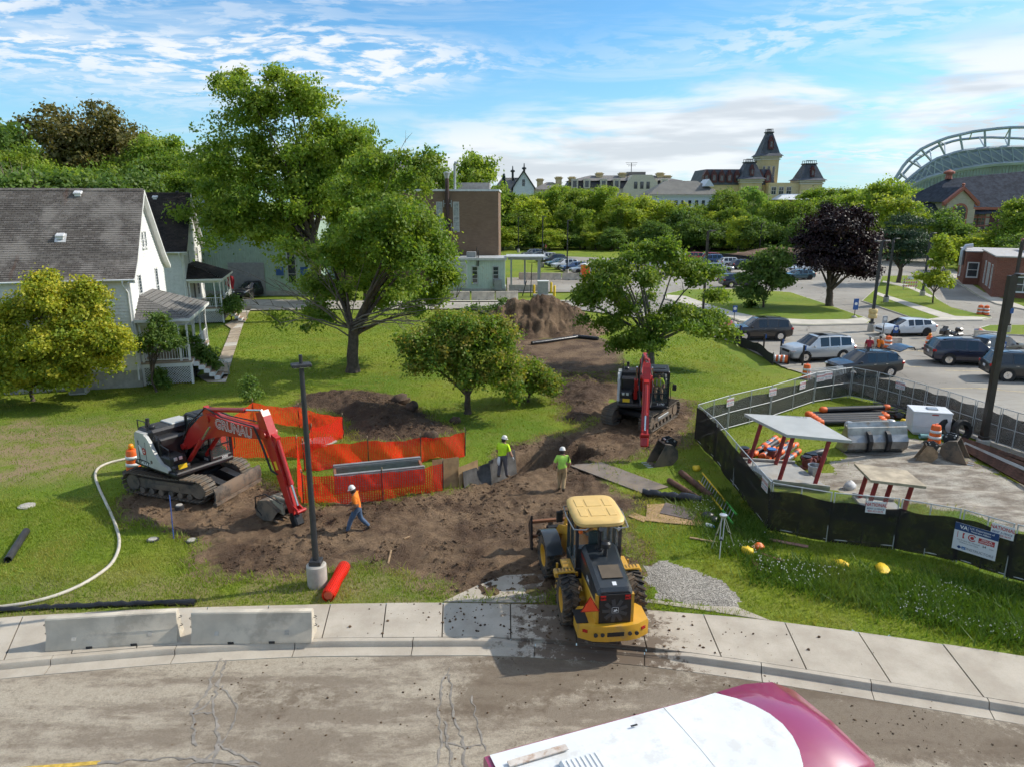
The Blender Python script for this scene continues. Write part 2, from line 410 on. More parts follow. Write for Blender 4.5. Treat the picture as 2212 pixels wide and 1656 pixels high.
def m_yard(t,tc):
 v=tc.outputs['Object'];n=t.noise(1.2,6,t.vmul(v,(0.7,1.6,1)),0.65)
 c=t.mix(t.ramp(n,0.35,0.65),(0.20,0.165,0.13),(0.46,0.42,0.35));f=t.noise(18,4,v,0.7)
 c=t.mix(t.ramp(f,0.4,0.8,0,0.6),c,(0.09,0.07,0.05));return bsdf(t,c,0.9,t.bump(f,0.6,0.05),0.2)
def m_gravel(t,tc):
 v=tc.outputs['Object'];vo=t.new('ShaderNodeTexVoronoi',i_Scale=26.0);t.set(vo.inputs['Vector'],v)
 c=t.mix(t.ramp(vo.outputs['Color'],0.0,1.0),(0.15,0.135,0.115),(0.42,0.39,0.34));return bsdf(t,c,0.9,t.bump(vo.outputs['Distance'],0.9,0.03),0.2)
LAWN=custom('lawn_grass',m_lawn);MUDM=custom('wet_mud',m_mud);YARDM=custom('rutted_grey_dirt',m_yard);GRAV=custom('crushed_gravel',m_gravel)
def m_farlawn(t,tc):
 v=tc.outputs['Object'];c,f=grass_col(t,v);c=t.mix(0.25,c,(0.20,0.26,0.035));return bsdf(t,c,0.9,t.bump(f,0.6,0.05),0.15)
FARLAWN=custom('mown_lawn',m_farlawn)
def set_attr(me,name,arr):
 a=me.attributes.new(name,'FLOAT','POINT');a.data.foreach_set('value',np.asarray(arr,np.float32))
def np_mesh(name,co,quads):
 me=bpy.data.meshes.new(name);co=np.asarray(co,np.float32);q=np.asarray(quads,np.int32);k=q.shape[1]
 me.vertices.add(len(co));me.vertices.foreach_set('co',co.ravel())
 me.loops.add(q.size);me.loops.foreach_set('vertex_index',q.ravel())
 me.polygons.add(len(q));me.polygons.foreach_set('loop_start',np.arange(0,q.size,k,dtype=np.int32))
 me.polygons.foreach_set('loop_total',np.full(len(q),k,np.int32));me.update(calc_edges=True);return me
def build_terrain():
 RES=0.125
 xs=np.arange(-40,29,RES);ys=np.arange(11.0,51,RES)
 X,Y=np.meshgrid(xs,ys);jx=(hash2((X*8).astype(np.int64),(Y*8).astype(np.int64),3)-.5)*RES*.7;jy=(hash2((X*8).astype(np.int64),(Y*8).astype(np.int64),4)-.5)*RES*.7
 X=X+jx;Y=Y+jy;sb=SWB(X);Y=np.where(np.abs(Y-sb)<RES*0.75,sb,Y)
 mk=masks(X,Y);Z=height(X,Y,mk);nx=len(xs);mud,yard,grav=mk
 idx=np.arange(X.size).reshape(X.shape)
 q=np.stack([idx[:-1,:-1],idx[:-1,1:],idx[1:,1:],idx[1:,:-1]],-1).reshape(-1,4)
 def cm(a):f=a.ravel();return f[q].mean(1)
 cy=cm(Y-SWB(X));keep=cy>0.0
 cmud,cyard,cgrav=cm(mud),cm(yard),cm(grav)
 kind=np.zeros(len(q),int);kind[cyard>0]=2;kind[cmud>0]=1;kind[cgrav>0]=3
 co=np.stack([X.ravel(),Y.ravel(),Z.ravel()],-1)
 dark=np.clip(sst(-0.2,0.6,np.maximum(sdist(X,Y,MOUND),sdist(X,Y,BERM)))+0.6*sst(-0.3,0.3,sdist(X,Y,PIT)),0,1).ravel()
 dry=sst(-2.5,0.8,sdist(X,Y,DRY)+fbm(X,Y,2,3,7)*3).ravel()
 strip=(sst(3.2,1.0,Y-SWB(X))*sst(0.5,-3,X)*0.6).ravel();dry=np.maximum(dry,strip)
 for k,(nm,m)in enumerate((('lawn',LAWN),('mud_ground',MUDM),('yard_ground',YARDM),('gravel_apron',GRAV))):
  sel=q[(kind==k)&keep]
  if not len(sel):continue
  u,inv=np.unique(sel,return_inverse=True)
  me=np_mesh(nm,co[u],inv.reshape(-1,4));set_attr(me,'mix',np.clip(mud,-5,5).ravel()[u])
  set_attr(me,'dark',dark[u]);set_attr(me,'dry',dry[u])
  struct(link(nm,me,m,None,180))
 return xs,ys
build_terrain()
b=MB().quad((-2500,40,-0.06),(2500,40,-0.06),(2500,4500,-0.06),(-2500,4500,-0.06))
b.quad((-2500,10,-0.06),(-36,10,-0.06),(-36,40,-0.06),(-2500,40,-0.06)).quad((26,8,-0.06),(2500,8,-0.06),(2500,40,-0.06),(26,40,-0.06))
struct(obj('ground',b,FARLAWN))
struct(obj('ground_behind',MB().quad((-2500,-2500,-0.2),(2500,-2500,-0.2),(2500,12,-0.2),(-2500,12,-0.2)),FARLAWN))
WORN=[(1085,742),(1110,726),(1200,732),(1295,728),(1350,748),(1362,772),(1335,798),(1270,806),(1200,800),(1140,782),(1098,762)]
def build_worn():
 P=W(WORN);xs=np.arange(min(p[0]for p in P)-1,max(p[0]for p in P)+1,.2);ys=np.arange(50.0,max(p[1]for p in P)+1,.2);X,Y=np.meshgrid(xs,ys);d=sdist(X,Y,P)+fbm(X,Y,1.8,4,33)*2.0
 idx=np.arange(X.size).reshape(X.shape);q=np.stack([idx[:-1,:-1],idx[:-1,1:],idx[1:,1:],idx[1:,:-1]],-1).reshape(-1,4);q=q[d.ravel()[q].mean(1)>0];u,inv=np.unique(q,return_inverse=True)
 Z=-.035+np.abs(fbm(X,Y,.8,4,34))*.14;me=np_mesh('worn_ground',np.stack([X.ravel(),Y.ravel(),Z.ravel()],-1)[u],inv.reshape(-1,4));set_attr(me,'mix',(d.ravel()[u]*.8-.1));set_attr(me,'dark',np.zeros(len(u)));struct(link('worn_ground',me,MUDM,None,180))
build_worn()
ROADMUD=[W([(1060,1412),(1400,1412),(1480,1440),(1420,1475),(1250,1500),(1090,1540),(960,1545),(990,1480),(1020,1440)],-0.15),W([(1380,1440),(1640,1460),(1950,1500),(2211,1570),(2300,1656),(1900,1656),(1700,1540),(1450,1480)],-0.15),W([(480,1495),(690,1490),(720,1510),(560,1530)],-0.15)]
def m_road(t,tc):
 v=tc.outputs['Object'];st=t.noise(0.55,6,t.vmul(v,(0.22,1.5,1)),0.6,0.3);blot=t.noise(2.6,7,t.vmul(v,(0.6,1.2,1)),0.72)
 fine=t.noise(55,4,v,0.75)
 c=t.mix(t.ramp(t.math('ADD',t.math('MULTIPLY',st,0.65),t.math('MULTIPLY',blot,0.35)),0.43,0.56),(0.25,0.205,0.155),(0.46,0.40,0.31))
 c=t.mix(t.ramp(fine,0.35,0.68,0,0.6),c,(0.12,0.096,0.072));c=t.mix(t.ramp(t.noise(9,5,v,0.75),0.5,0.66,0,0.45),c,(0.14,0.11,0.08))
 k=t.ramp(t.math('ADD',t.attr('mix'),t.math('MULTIPLY',t.math('SUBTRACT',t.noise(3.0,6,v,0.72),0.5),3.0)),-0.35,0.35)
 c=t.mix(t.math('MULTIPLY',k,0.7),c,(0.12,0.088,0.06))
 return bsdf(t,c,0.88,t.bump(fine,0.35,0.02),0.25)
ROADM=custom('dusty_asphalt',m_road)
def build_road():
 xs=np.concatenate([[-220,-80,-40],np.arange(-26,26.01,0.25),[40,80,220]]);rows=[np.full(xs.shape,-6.0)]
 kf=np.where(xs<-26,12.2+(xs+26)*0.32,np.where(xs>26,9.0-(xs-26)*0.38,KERB(xs)))-0.41
 for k in range(28):rows.append(kf-(kf-4.0)*(1-k/27.0))
 Y=np.array(rows);X=np.tile(xs,(len(rows),1));Z=np.full(X.shape,-0.155)+fbm(X,Y,4,2,6)*0.01
 idx=np.arange(X.size).reshape(X.shape);q=np.stack([idx[:-1,:-1],idx[:-1,1:],idx[1:,1:],idx[1:,:-1]],-1).reshape(-1,4)
 me=np_mesh('road',np.stack([X.ravel(),Y.ravel(),Z.ravel()],-1),q)
 set_attr(me,'mix',np.maximum.reduce([sdist(X,Y,p)for p in ROADMUD]).ravel())
 return struct(link('road',me,ROADM,None,180))
ROAD=build_road()
TAR=pm('crack_sealant',(0.23,0.205,0.175),0.75,var=0.3,scale=6)
def ribbon(pts,wd,z,seed):
 r=random.Random(seed);P=[Vector((p.x,p.y,z))for p in pts];out=[]
 for a,b_ in zip(P[:-1],P[1:]):
  n=max(2,int((b_-a).length/0.12))
  out+=[a.lerp(b_,i/n)for i in range(n)]
 out.append(P[-1]);m=MB();vs=[]
 for i,p in enumerate(out):
  t=(out[min(i+1,len(out)-1)]-out[max(i-1,0)]).normalized();s=Vector((-t.y,t.x,0))
  p=p+s*(r.random()-.5)*0.09;wv=wd*(0.15+r.random()*0.8)
  vs+=[p+s*wv,p-s*wv]
 return m.add(vs,[(2*i,2*i+1,2*i+3,2*i+2)for i in range(len(out)-1)])
for k,(pl,wd)in enumerate([([(475,1421),(455,1465),(448,1492),(415,1532),(418,1560),(422,1610)],0.05),([(488,1424),(472,1470),(462,1520),(466,1560),(470,1600),(462,1656)],0.06),([(478,1480),(508,1520),(512,1545),(490,1590),(472,1610),(440,1640)],0.04),([(415,1540),(462,1535)],0.05),([(462,1500),(450,1520),(420,1535)],0.05),([(210,1648),(300,1640),(390,1634),(450,1640),(560,1656)],0.045),([(470,1604),(520,1630),(560,1650)],0.04),([(972,1440),(958,1470),(948,1520),(950,1560),(955,1600),(940,1656)],0.045),([(972,1455),(975,1500),(985,1560),(1000,1600),(1005,1656)],0.04),([(1020,1500),(1030,1560),(1050,1620)],0.03),([(950,1600),(1000,1612),(1040,1610)],0.04),([(960,1556),(968,1600),(975,1656)],0.045),([(400,1656),(430,1640),(470,1645),(520,1640)],0.06)]):
 obj('crack_seal',ribbon([at(x,y,-0.148)for x,y in pl],wd,-0.147+k*.0003,k),TAR,ROAD)
YEL=pm('yellow_road_paint',(0.55,0.36,0.06),0.8,var=0.35,scale=7)
p0,p1=at(80,1656,-.148),at(215,1645,-.148);d=(p1-p0).normalized();s_=Vector((-d.y,d.x,0))*0.055
obj('centre_line',MB().quad(p0-d*6-s_,p1-s_,p1+s_,p0-d*6+s_),YEL,ROAD)
def conc_m(nm,dirty):
 def f(t,tc):
  v=tc.outputs['Object'];n=t.noise(0.9,6,v,0.6);fi=t.noise(30,4,v,0.7)
  c=t.mix(t.ramp(n,0.3,0.7),(0.38,0.33,0.265),(0.50,0.445,0.365));c=t.mix(t.ramp(fi,0.4,0.8,0,0.25),c,(0.25,0.2,0.15))
  px_=t.new('ShaderNodeSeparateXYZ',i_0=v).outputs[0]
  near=t.ramp(t.math('ABSOLUTE',t.math('SUBTRACT',px_,2.2)),4.2,0.3,-0.06,0.34)
  sp=t.ramp(t.math('ADD',t.noise(2.6,7,v,0.74),near),0.66,0.76);c=t.mix(t.math('MULTIPLY',sp,dirty),c,(0.12,0.085,0.058))
  return bsdf(t,c,0.85,t.bump(fi,0.15,0.01),0.3)
 return custom(nm,f)
SLAB=conc_m('sidewalk_concrete',0.85);KERBM=conc_m('kerb_concrete',0.9)
def tang(fn,x):a,b_=np.array([x-.1]),np.array([x+.1]);d=Vector((0.2,float(fn(b_)[0]-fn(a)[0]),0)).normalized();return d
bx=[(-25,-25)]
for xb,xf in[(-190,-205),(-60,-75),(70,53),(195,180),(320,307),(447,433),(577,562),(710,692),(831,823),(955,953),(1102,1103),(1240,1245),(1376,1392),(1512,1542),(1674,1703),(1811,1853),(1959,2009),(2110,2173),(2275,2350),(2450,2530)]:
 bx.append((at(xb,1312).x if xb>-100 else at(xb,1330).x,at(xf,1384).x))
bx=sorted(set(bx[1:]))
base=MB();n=120
gx=np.linspace(-25,26,n);ya=KERB(gx)+0.17;yb=SWB(gx)
base.add([(x,y,-0.03)for x,y in zip(gx,ya)]+[(x,y,-0.03)for x,y in zip(gx,yb)],[(i,i+1,n+i+1,n+i)for i in range(n-1)])
SWALK=struct(obj('sidewalk',base,pm('joint_dirt',(0.09,0.075,0.055),0.95)))
r=random.Random(4)
for(a0,a1),(c0,c1)in zip(bx[:-1],bx[1:]):
 m=MB();g=0.017;N=5;top=[];z1=0.012+r.uniform(-0.006,0.006);tl=r.uniform(-0.004,0.004)
 for j in range(N+1):
  f=j/N;xb_=a0+g+(c0-a0-2*g)*f;xf_=a1+g+(c1-a1-2*g)*f
  top.append(((xf_,float(KERB(np.array([xf_]))[0])+0.185,z1),(xb_,float(SWB(np.array([xb_]))[0])-0.005,z1+tl)))
 vs=[p for t_ in top for p in t_]+[(p[0],p[1],-0.14)for t_ in top for p in t_];L=2*(N+1)
 fs=[(2*j,2*j+2,2*j+3,2*j+1)for j in range(N)]
 ring=[2*j for j in range(N+1)]+[2*j+1 for j in range(N,-1,-1)]
 fs+=[(ring[k],ring[(k+1)%len(ring)],ring[(k+1)%len(ring)]+L,ring[k]+L)for k in range(len(ring))]
 obj('slab',m.add(vs,fs),SLAB,SWALK)
for pl in([(958,1299),(1030,1265),(1090,1243),(1176,1238),(1180,1300),(1102,1301)],[(1390,1292),(1512,1308),(1590,1310),(1664,1340),(1512,1316),(1390,1299)]):
 m=MB();P=[at(x,y)for x,y in pl];obj('slab',m.prism([(p.x,p.y)for p in P],-0.1,0.03 if pl[0][0]<1000 else 0.02,'Z'),SLAB,SWALK)
KERBO=struct(obj('kerb',MB().add([(x,float(KERB(np.array([x]))[0])+q,-0.21)for x in np.linspace(-25,26,60)for q in(-.39,.17)],[(2*i,2*i+2,2*i+3,2*i+1)for i in range(59)]),KERBM))
kj=[-25]+[at(x,y,0).x for x,y in((-300,1420),(-120,1420),(92,1440),(375,1404),(637,1386),(891,1384),(1155,1384),(1392,1405),(1645,1440),(1885,1480),(2140,1520))]+[14.5,17.5,20.5,23.5]
for a,c in zip(kj[:-1],kj[1:]):
 secs=[]
 for f in np.linspace(0.004,0.996,9):
  x=a+(c-a)*f;y=float(KERB(np.array([x]))[0]);t_=tang(KERB,x);nn=Vector((-t_.y,t_.x,0));o=Vector((x,y,0))
  drop=0.115*float(sst(1.7,0.9,abs(x-2.0)/1.6));zt=0.01-drop
  prof=[(0.17,-0.2),(0.17,zt),(0.03,zt),(0.0,zt-0.03),(-0.035,-0.135+0.02*(drop>.05)),(-0.06,-0.142),(-0.39,-0.15),(-0.39,-0.2)]
  secs.append([o+nn*q+Vector((0,0,z))for q,z in prof])
 obj('kerb_segment',MB().loft(secs),KERBM,KERBO,35)
 # far pavements, islands, markings
def m_lot(t,tc):
 v=tc.outputs['Object'];n=t.noise(0.12,6,v,0.6);f=t.noise(1.5,6,t.vmul(v,(0.4,1.4,1)),0.7)
 c=t.mix(t.ramp(n,0.3,0.7),(0.235,0.215,0.185),(0.36,0.335,0.29));c=t.mix(t.ramp(f,0.45,0.75,0,0.5),c,(0.19,0.17,0.145))
 ck=t.new('ShaderNodeTexVoronoi',feature='DISTANCE_TO_EDGE',i_Scale=0.13);t.set(ck.inputs['Vector'],t.vmul(t.new('ShaderNodeVectorMath',operation='ADD',i_0=v,i_1=t.vmul(t.noise(0.7,4,v,0.6,col=True),(1.6,1.6,0))).outputs[0],(1,1,0)))
 c=t.mix(t.ramp(ck.outputs[0],0.006,0.002,0,0.7),c,(0.10,0.09,0.08))
 return bsdf(t,c,0.85,t.bump(t.noise(30,3,v),0.2,0.02),0.3)
LOTM=custom('worn_parking_asphalt',m_lot)
PALE=pm('pale_concrete',(0.50,0.46,0.39),0.85,var=0.14,scale=0.5)
LINE=pm('faded_yellow_line',(0.50,0.40,0.22),0.85,var=0.3,scale=3)
def poly(name,px_,z,mat):return obj(name,MB().add([at(x,y,z)for x,y in px_],[tuple(range(len(px_)))]),mat)
LOT=struct(poly('parking_lot',[(1135,551),(1320,558),(1500,556),(1530,548),(3000,556),(3400,1110),(2600,1125),(2211,992),(2020,912),(1842,842),(1690,792),(1590,742),(1430,693),(1250,669),(1250,631),(1095,632),(1095,600),(1225,600),(1222,590),(1180,565)],0.05,LOTM))
struct(poly('access_road',[(300,674),(700,668),(960,668),(1250,669),(1250,651),(960,652),(480,646),(300,648)],0.045,pm('road_asphalt_pale',(0.36,0.33,0.28),0.85,var=0.2,scale=0.3)))
struct(obj('access_road_kerb',MB().loft([[at(x,y,z_)for z_ in(0,0.16)]+[at(x,y-1.6,z_)for z_ in(0.16,0)]for x,y in((970,651),(1120,650.5),(1248,650))]),PALE))
def island(nm,px_,walk=()):
 P=[at(x,y,0.15)for x,y in px_];c=sum(P,Vector())/len(P)
 k=MB().prism([(p.x+(p.x-c.x)/(p-c).length*0.18,p.y+(p.y-c.y)/(p-c).length*0.18)for p in P],0.02,0.16,'Z')
 o=struct(obj(nm,MB().prism([(p.x,p.y)for p in P],0.02,0.175,'Z'),FARLAWN));obj('kerb',k,PALE,o)
 for wpx in walk:obj('walkway',MB().prism([(q.x,q.y)for q in(at(x,y,0.18)for x,y in wpx)],0.1,0.19,'Z'),PALE,o)
island('grass_island',[(1478,626),(1610,625),(1707,632),(1768,652),(1863,685),(1880,694),(1872,699),(1750,702),(1689,700),(1600,694),(1540,674),(1440,646),(1436,636)],[[(1440,637),(1480,640),(1537,660),(1590,675),(1643,686),(1750,691),(1830,690),(1863,686),(1878,693),(1870,698.5),(1750,701),(1689,699),(1600,693),(1540,673),(1440,645)]])
island('grass_island',[(1863,650),(1898,618),(1905,597),(1960,596),(1987,608),(2010,630),(2022,646),(2055,665),(2140,686),(2120,691),(2042,692),(1987,692)],[[(1890,636),(1896,632),(1960,652),(2062,683),(2136,685.5),(2118,690.5),(2042,691.5),(1990,691),(2030,686),(1960,662)],[(1905,610),(1907,607),(1960,615),(2015,640),(2010,643),(1960,622)]])
island('grass_island',[(2040,580),(2062,606),(2110,638),(2150,656),(2250,676),(2500,680),(2500,552),(2050,552)],[[(2042,582),(2060,582),(2085,606),(2125,632),(2200,658),(2240,674),(2150,655.5),(2110,637),(2064,606)]])
island('grass_island',[(2118,709),(2138,703),(2300,702),(2500,720),(2500,760),(2300,738),(2211,724),(2140,720)])
for k,(a,b_)in enumerate([((1700,797),(1890,800)),((1660,772),(1760,776)),((1690,742),(1890,742)),((1880,735),(2060,775)),((1850,790),(1990,792)),((2040,800),(2211,803)),((1880,760),(1990,757)),((1990,735),(2110,770)),((2030,838),(2160,838)),((2020,878),(2100,878)),((1890,712),(2060,733)),((1900,738),(2030,765)),((2100,838),(2300,852))]):
 A,B_=at(*a,0.055),at(*b_,0.055);s_=Vector((-(B_-A).y,(B_-A).x,0)).normalized()*0.055
 obj('bay_line',MB().quad(A-s_,B_-s_,B_+s_,A+s_),LINE,LOT)
PATH=struct(obj('garden_path',MB().add([at(x,y,0.02)for x,y in((448,826),(488,826),(500,780),(513,740),(527,695),(545,662),(530,662),(505,697),(487,742),(470,782))],[tuple(range(10))]),pm('path_bed',(0.20,0.15,0.10),.9)))
FLAG=pm('flagstone',(0.36,0.29,0.21),0.85,var=0.2,scale=1.2)
e=[((448,826),(488,826)),((470,782),(500,780)),((487,742),(513,740)),((505,697),(527,695)),((530,662),(545,662))]
L0=[at(*a,0.0)for a,_ in e];L1=[at(*b_,0.0)for _,b_ in e]
def along(L,f):k=min(int(f*4),3);return L[k].lerp(L[k+1],f*4-k)
for i in range(18):
 f0,f1=i/18+0.002,(i+1)/18-0.002;q=[along(L0,f0),along(L1,f0),along(L1,f1),along(L0,f1)]
 obj('flagstone',MB().prism([(p.x,p.y)for p in q],0.0,0.035+0.01*(i%3),'Z'),FLAG if i%4 else PALE,PATH)
P=[at(*q,0.0)for q in((426,813),(452,806),(486,812),(480,822),(448,826))]
obj('flagstone',MB().prism([(p.x,p.y)for p in P],0.0,0.045,'Z'),FLAG,PATH)
P=[at(*q,0.0)for q in((486,702),(508,690),(515,700),(500,712))]
obj('flagstone',MB().prism([(p.x,p.y)for p in P],0.0,0.05,'Z'),FLAG,PATH)
# buildings
def m_shingle(nm,c0,c1,light,pale):
 def f(t,tc):
  v=tc.outputs['Object'];s=t.new('ShaderNodeSeparateXYZ',i_0=v);vec=t.new('ShaderNodeCombineXYZ',i_0=s.outputs[0],i_1=t.math('MULTIPLY',s.outputs[2],1.0),i_2=0.0).outputs[0]
  vy=t.new('ShaderNodeCombineXYZ',i_0=s.outputs[0],i_1=s.outputs[2],i_2=0.0).outputs[0]
  b=t.new('ShaderNodeTexBrick',offset=0.5,i_Scale=1.0);b.inputs['Brick Width'].default_value=0.33;b.inputs['Row Height'].default_value=0.121;b.inputs['Mortar Size'].default_value=0.009
  t.set(b.inputs['Vector'],vy);t.set(b.inputs['Color1'],c0);t.set(b.inputs['Color2'],c1);t.set(b.inputs['Mortar'],tuple(q*0.35 for q in c0));b.inputs['Bias'].default_value=-0.1
  n=t.noise(0.45,5,v,0.65);c=t.mix(t.ramp(n,0.48,0.64,0,pale),b.outputs[0],light)
  c=t.mix(t.ramp(t.noise(0.9,4,t.vmul(v,(1.0,0.1,0.25)),0.6),0.66,0.74,0,0.5),c,(0.10,0.05,0.03))
  return bsdf(t,c,0.9,t.bump(b.outputs[1],-0.4,0.02),0.2)
 return custom(nm,f)
SH_A=m_shingle('grey_shingles',(0.105,0.092,0.082),(0.175,0.158,0.142),(0.27,0.245,0.22),0.6)
SH_B=m_shingle('black_shingles',(0.028,0.024,0.022),(0.055,0.045,0.04),(0.10,0.075,0.06),0.35)
SH_P=m_shingle('porch_shingles',(0.16,0.155,0.145),(0.20,0.19,0.18),(0.22,0.21,0.195),0.4)
SID_A=pm('white_clapboard',(0.80,0.80,0.78),0.6,var=0.05,scale=2,dirt=(0.5,0.49,0.45),damt=0.12)
SID_B=pm('weathered_clapboard',(0.66,0.66,0.63),0.65,var=0.08,dirt=(.45,.42,.37),damt=.2,dscale=3.5)
LATT=pm('lattice_paint',(0.60,0.60,0.57),0.6,var=0.1)
FOUND=pm('foundation_block',(0.40,0.39,0.36),0.9,var=0.15,scale=3,bump=0.2)
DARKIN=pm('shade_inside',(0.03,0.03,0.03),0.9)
def lap(m,o,u,n,ab,z0,z1,ex=0.2,proud=0.045):
 """overlapping boards on a wall: o origin, u along, n out, ab(z) -> (a,b)"""
 o,u,n=Vector(o),Vector(u),Vector(n);z=z0
 while z<z1-0.02:
  zt=min(z+ex,z1);a0,b0=ab(z);a1,b1=ab(zt)
  if b0-a0>0.05:
   q=[o+u*a0+n*proud+Vector((0,0,z)),o+u*b0+n*proud+Vector((0,0,z)),o+u*b1+n*0.002+Vector((0,0,zt)),o+u*a1+n*0.002+Vector((0,0,zt)),o+u*a0+Vector((0,0,z)),o+u*b0+Vector((0,0,z))]
   m.add(q,[(0,1,2,3),(4,5,1,0)])
  z=zt
def window(par,c,u,n,w_,h_,trim=WHITE,mull=(1,2),bar=0.07,glass=None,sill=True):
 """sash window: frame part with pane and sill sub-parts; c centre on the wall, u along, n out"""
 u,n,c=Vector(u),Vector(n),Vector(c);M=Matrix((u,n,Vector((0,0,1)))).transposed();f=MB()
 def bx_(x,z,sx,sz,d=0.06,o=0.03):p=c+u*x+n*o+Vector((0,0,z));f.box(p,(sx,d,sz),M)
 bx_(0,h_/2+bar/2,w_+2*bar,bar);bx_(0,-h_/2-bar/2,w_+2*bar,bar)
 bx_(-w_/2-bar/2,0,bar,h_);bx_(w_/2+bar/2,0,bar,h_)
 for i in range(1,mull[0]):bx_(-w_/2+w_*i/mull[0],0,bar*.5,h_,0.035)
 for i in range(1,mull[1]):bx_(0,-h_/2+h_*i/mull[1],w_,bar*.6,0.03)
 o=obj('window',f,trim,par)
 obj('pane',MB().box(c+n*0.012,(w_,0.02,h_),M),glass or WGLASS,o)
 if sill:obj('sill',MB().box(c+n*0.07+Vector((0,0,-h_/2-bar-0.03)),(w_+0.3,0.16,0.05),M),trim,o)
 return o
def slope_courses(m,e0,e1,r0,r1,n,t=0.02):
 """stepped shingle courses from the eave edge e0-e1 to the top edge r0-r1"""
 e0,e1,r0,r1=map(Vector,(e0,e1,r0,r1));up=(e1-e0).cross(r0-e0);up=(up if up.z>0 else-up).normalized()*t
 for k in range(n):
  a,b_=e0.lerp(r0,k/n),e1.lerp(r1,k/n);c,d_=e1.lerp(r1,(k+1)/n),e0.lerp(r0,(k+1)/n)
  m.add([a+up,b_+up,c,d_,a,b_],[(0,1,2,3),(4,5,1,0)])
def house(C,th,label,sid,roof,proof,seed,L=14.0):
 T=thing('white_house',label,'house',(C[0],C[1],0),th);D,ZE,ZR,ZF=9.5,7.0,12.0,1.5
 X=lambda x:Vector((1,0,0));EX,EY,EZ=Vector((1,0,0)),Vector((0,1,0)),Vector((0,0,1))
 core=MB().prism([(0,0),(D,0),(D,ZE),(D/2,ZR-.1),(0,ZE)],-L,0,'X')
 wl=obj('wall',core,sid,T)
 s=MB();lap(s,(0,0,0),-EX,-EY,lambda z:(0,L),1.2,ZE)
 def gab(z):k=0 if z<ZE else(z-ZE)/(ZR-ZE)*D/2;return(k,D-k)
 lap(s,(0,0,0),EY,EX,gab,1.2,ZR-0.2)
 sd_=obj('siding',s,sid,T);sd_['kind']='stuff'
 obj('foundation',MB().box((-L/2,D/2,0.45),(L+0.08,D+0.08,1.5)),FOUND,T)
 tr=MB()
 for x,y in((0.012,-0.012),):tr.box((x-.07,y,(ZE+1.2)/2),(0.18,0.06,ZE-1.2)).box((x,y+.07,(ZE+1.2)/2),(0.06,0.16,ZE-1.2))
 tr.box((0.012,D-.07,(ZE+1.2)/2),(0.06,0.16,ZE-1.2)).box((-L/2,-0.03,1.2),(L,0.06,0.2)).box((0.03,D/2,1.2),(0.06,D,0.2)).box((-L/2,-0.02,ZE-.2),(L,0.05,0.35))
 obj('corner_trim',tr,WHITE,T)
 oh=0.45;sl=(ZR-ZE)/(D/2);rm=MB();x0,x1=-L-oh,oh
 pts=[(-oh,ZE-oh*sl*0.62),(0.75,ZE+0.75*sl-0.12),(D/2,ZR)]
 for sgn in(0,1):
  P=[((y if not sgn else D-y),z+0.12)for y,z in pts]
  for(ya,za),(yb,zb),n in((P[0],P[1],9),(P[1],P[2],34)):slope_courses(rm,(x0,ya,za),(x1,ya,za),(x0,yb,zb),(x1,yb,zb),n)
 rf=obj('roof',rm,roof,T)
 ridge=MB()
 for k in range(int((x1-x0)/.4)):ridge.prism([(D/2-.16,ZR+.02),(D/2,ZR+.17),(D/2+.16,ZR+.02),(D/2,ZR+.1)],x0+k*.4,x0+k*.4+.41,'X')
 obj('ridge_cap',ridge,roof,rf)
 bg_=MB()
 for sgn in(0,1):
  for(ya,za),(yb,zb)in zip(pts[:-1],pts[1:]):
   if sgn:ya,yb=D-ya,D-yb
   for xx,ww in((x1-.04,.08),(x1-.3,.04)):
    bg_.prism([(ya,za-.16),(yb,zb-.16),(yb,zb+.10),(ya,za+.10)],xx-ww/2,xx+ww/2,'X')
   bg_.prism([(ya,za-.16),(yb,zb-.16),(yb,zb-.11),(ya,za-.11)],0.02,x1-.08,'X')
 obj('barge_board',bg_,WHITE,rf)
 g=MB().box((x0/2+x1/2,-oh-.05,pts[0][1]+.04),(x1-x0,0.12,0.11),ch=.03).box((x0/2+x1/2,-oh/2,pts[0][1]-.03),(x1-x0-.2,oh-.06,0.03))
 obj('gutter',g,WHITE,rf)
 obj('downpipe',MB().tube([(-.25,-oh-.05,pts[0][1]),(-.25,-oh-.05,pts[0][1]-.25),(-.12,-.1,pts[0][1]-.75),(-.12,-.1,1.0),(-.05,-.4,.5)],.055,8),WHITE,T,40)
 rr=random.Random(seed)
 for(x,f)in([(-13.2,.93),(-3.4,.93),(-4.0,.42),(-9.2,.95),(-12.5,.40)]if seed==1 else[(-2.7,.9),(-3.2,.38)]):
  y=D/2*f;z=ZE+sl*y+0.1;v=MB().box((x,y,z+.14),(0.5,.45,.14),(R(20),0,0),.04).box((x,y,z+.02),(.34,.34,.22)).box((x,y+.02,z-.03),(.62,.66,.03),(math.atan(sl),0,0))
  obj('roof_vent',v,pm('vent_metal',(.66,.66,.66),.45,.2),T)
 if seed==1:
  c=obj('chimney',MB().box((-11.4,6.4,12.0),(.75,.75,2.0)).box((-11.4,6.4,13.0),(.9,.9,.14)),pm('chimney_brick',(.22,.085,.055),.85,var=.3,scale=9),T)
  obj('flue',MB().cyl((-11.4,6.4,13.0),(-11.4,6.4,13.5),.2,.18),pm('clay_flue',(.4,.13,.06),.8),c)
 for x in(-3.4,-7.6,-11.6):window(T,(x,-.015,5.35),EX,-EY,1.0,1.9)
 for x in(-4.2,-8.6,-12.0):window(T,(x,-.015,2.6),EX,-EY,1.0,1.6)
 for x in(-4.8,-9.0,-13.2):window(T,(x,-.05,0.55),EX,-EY,0.9,0.55,mull=(2,1))
 for y in(2.3,7.0):window(T,(.02,y,5.6),EY,EX,.62,2.3,bar=.09)
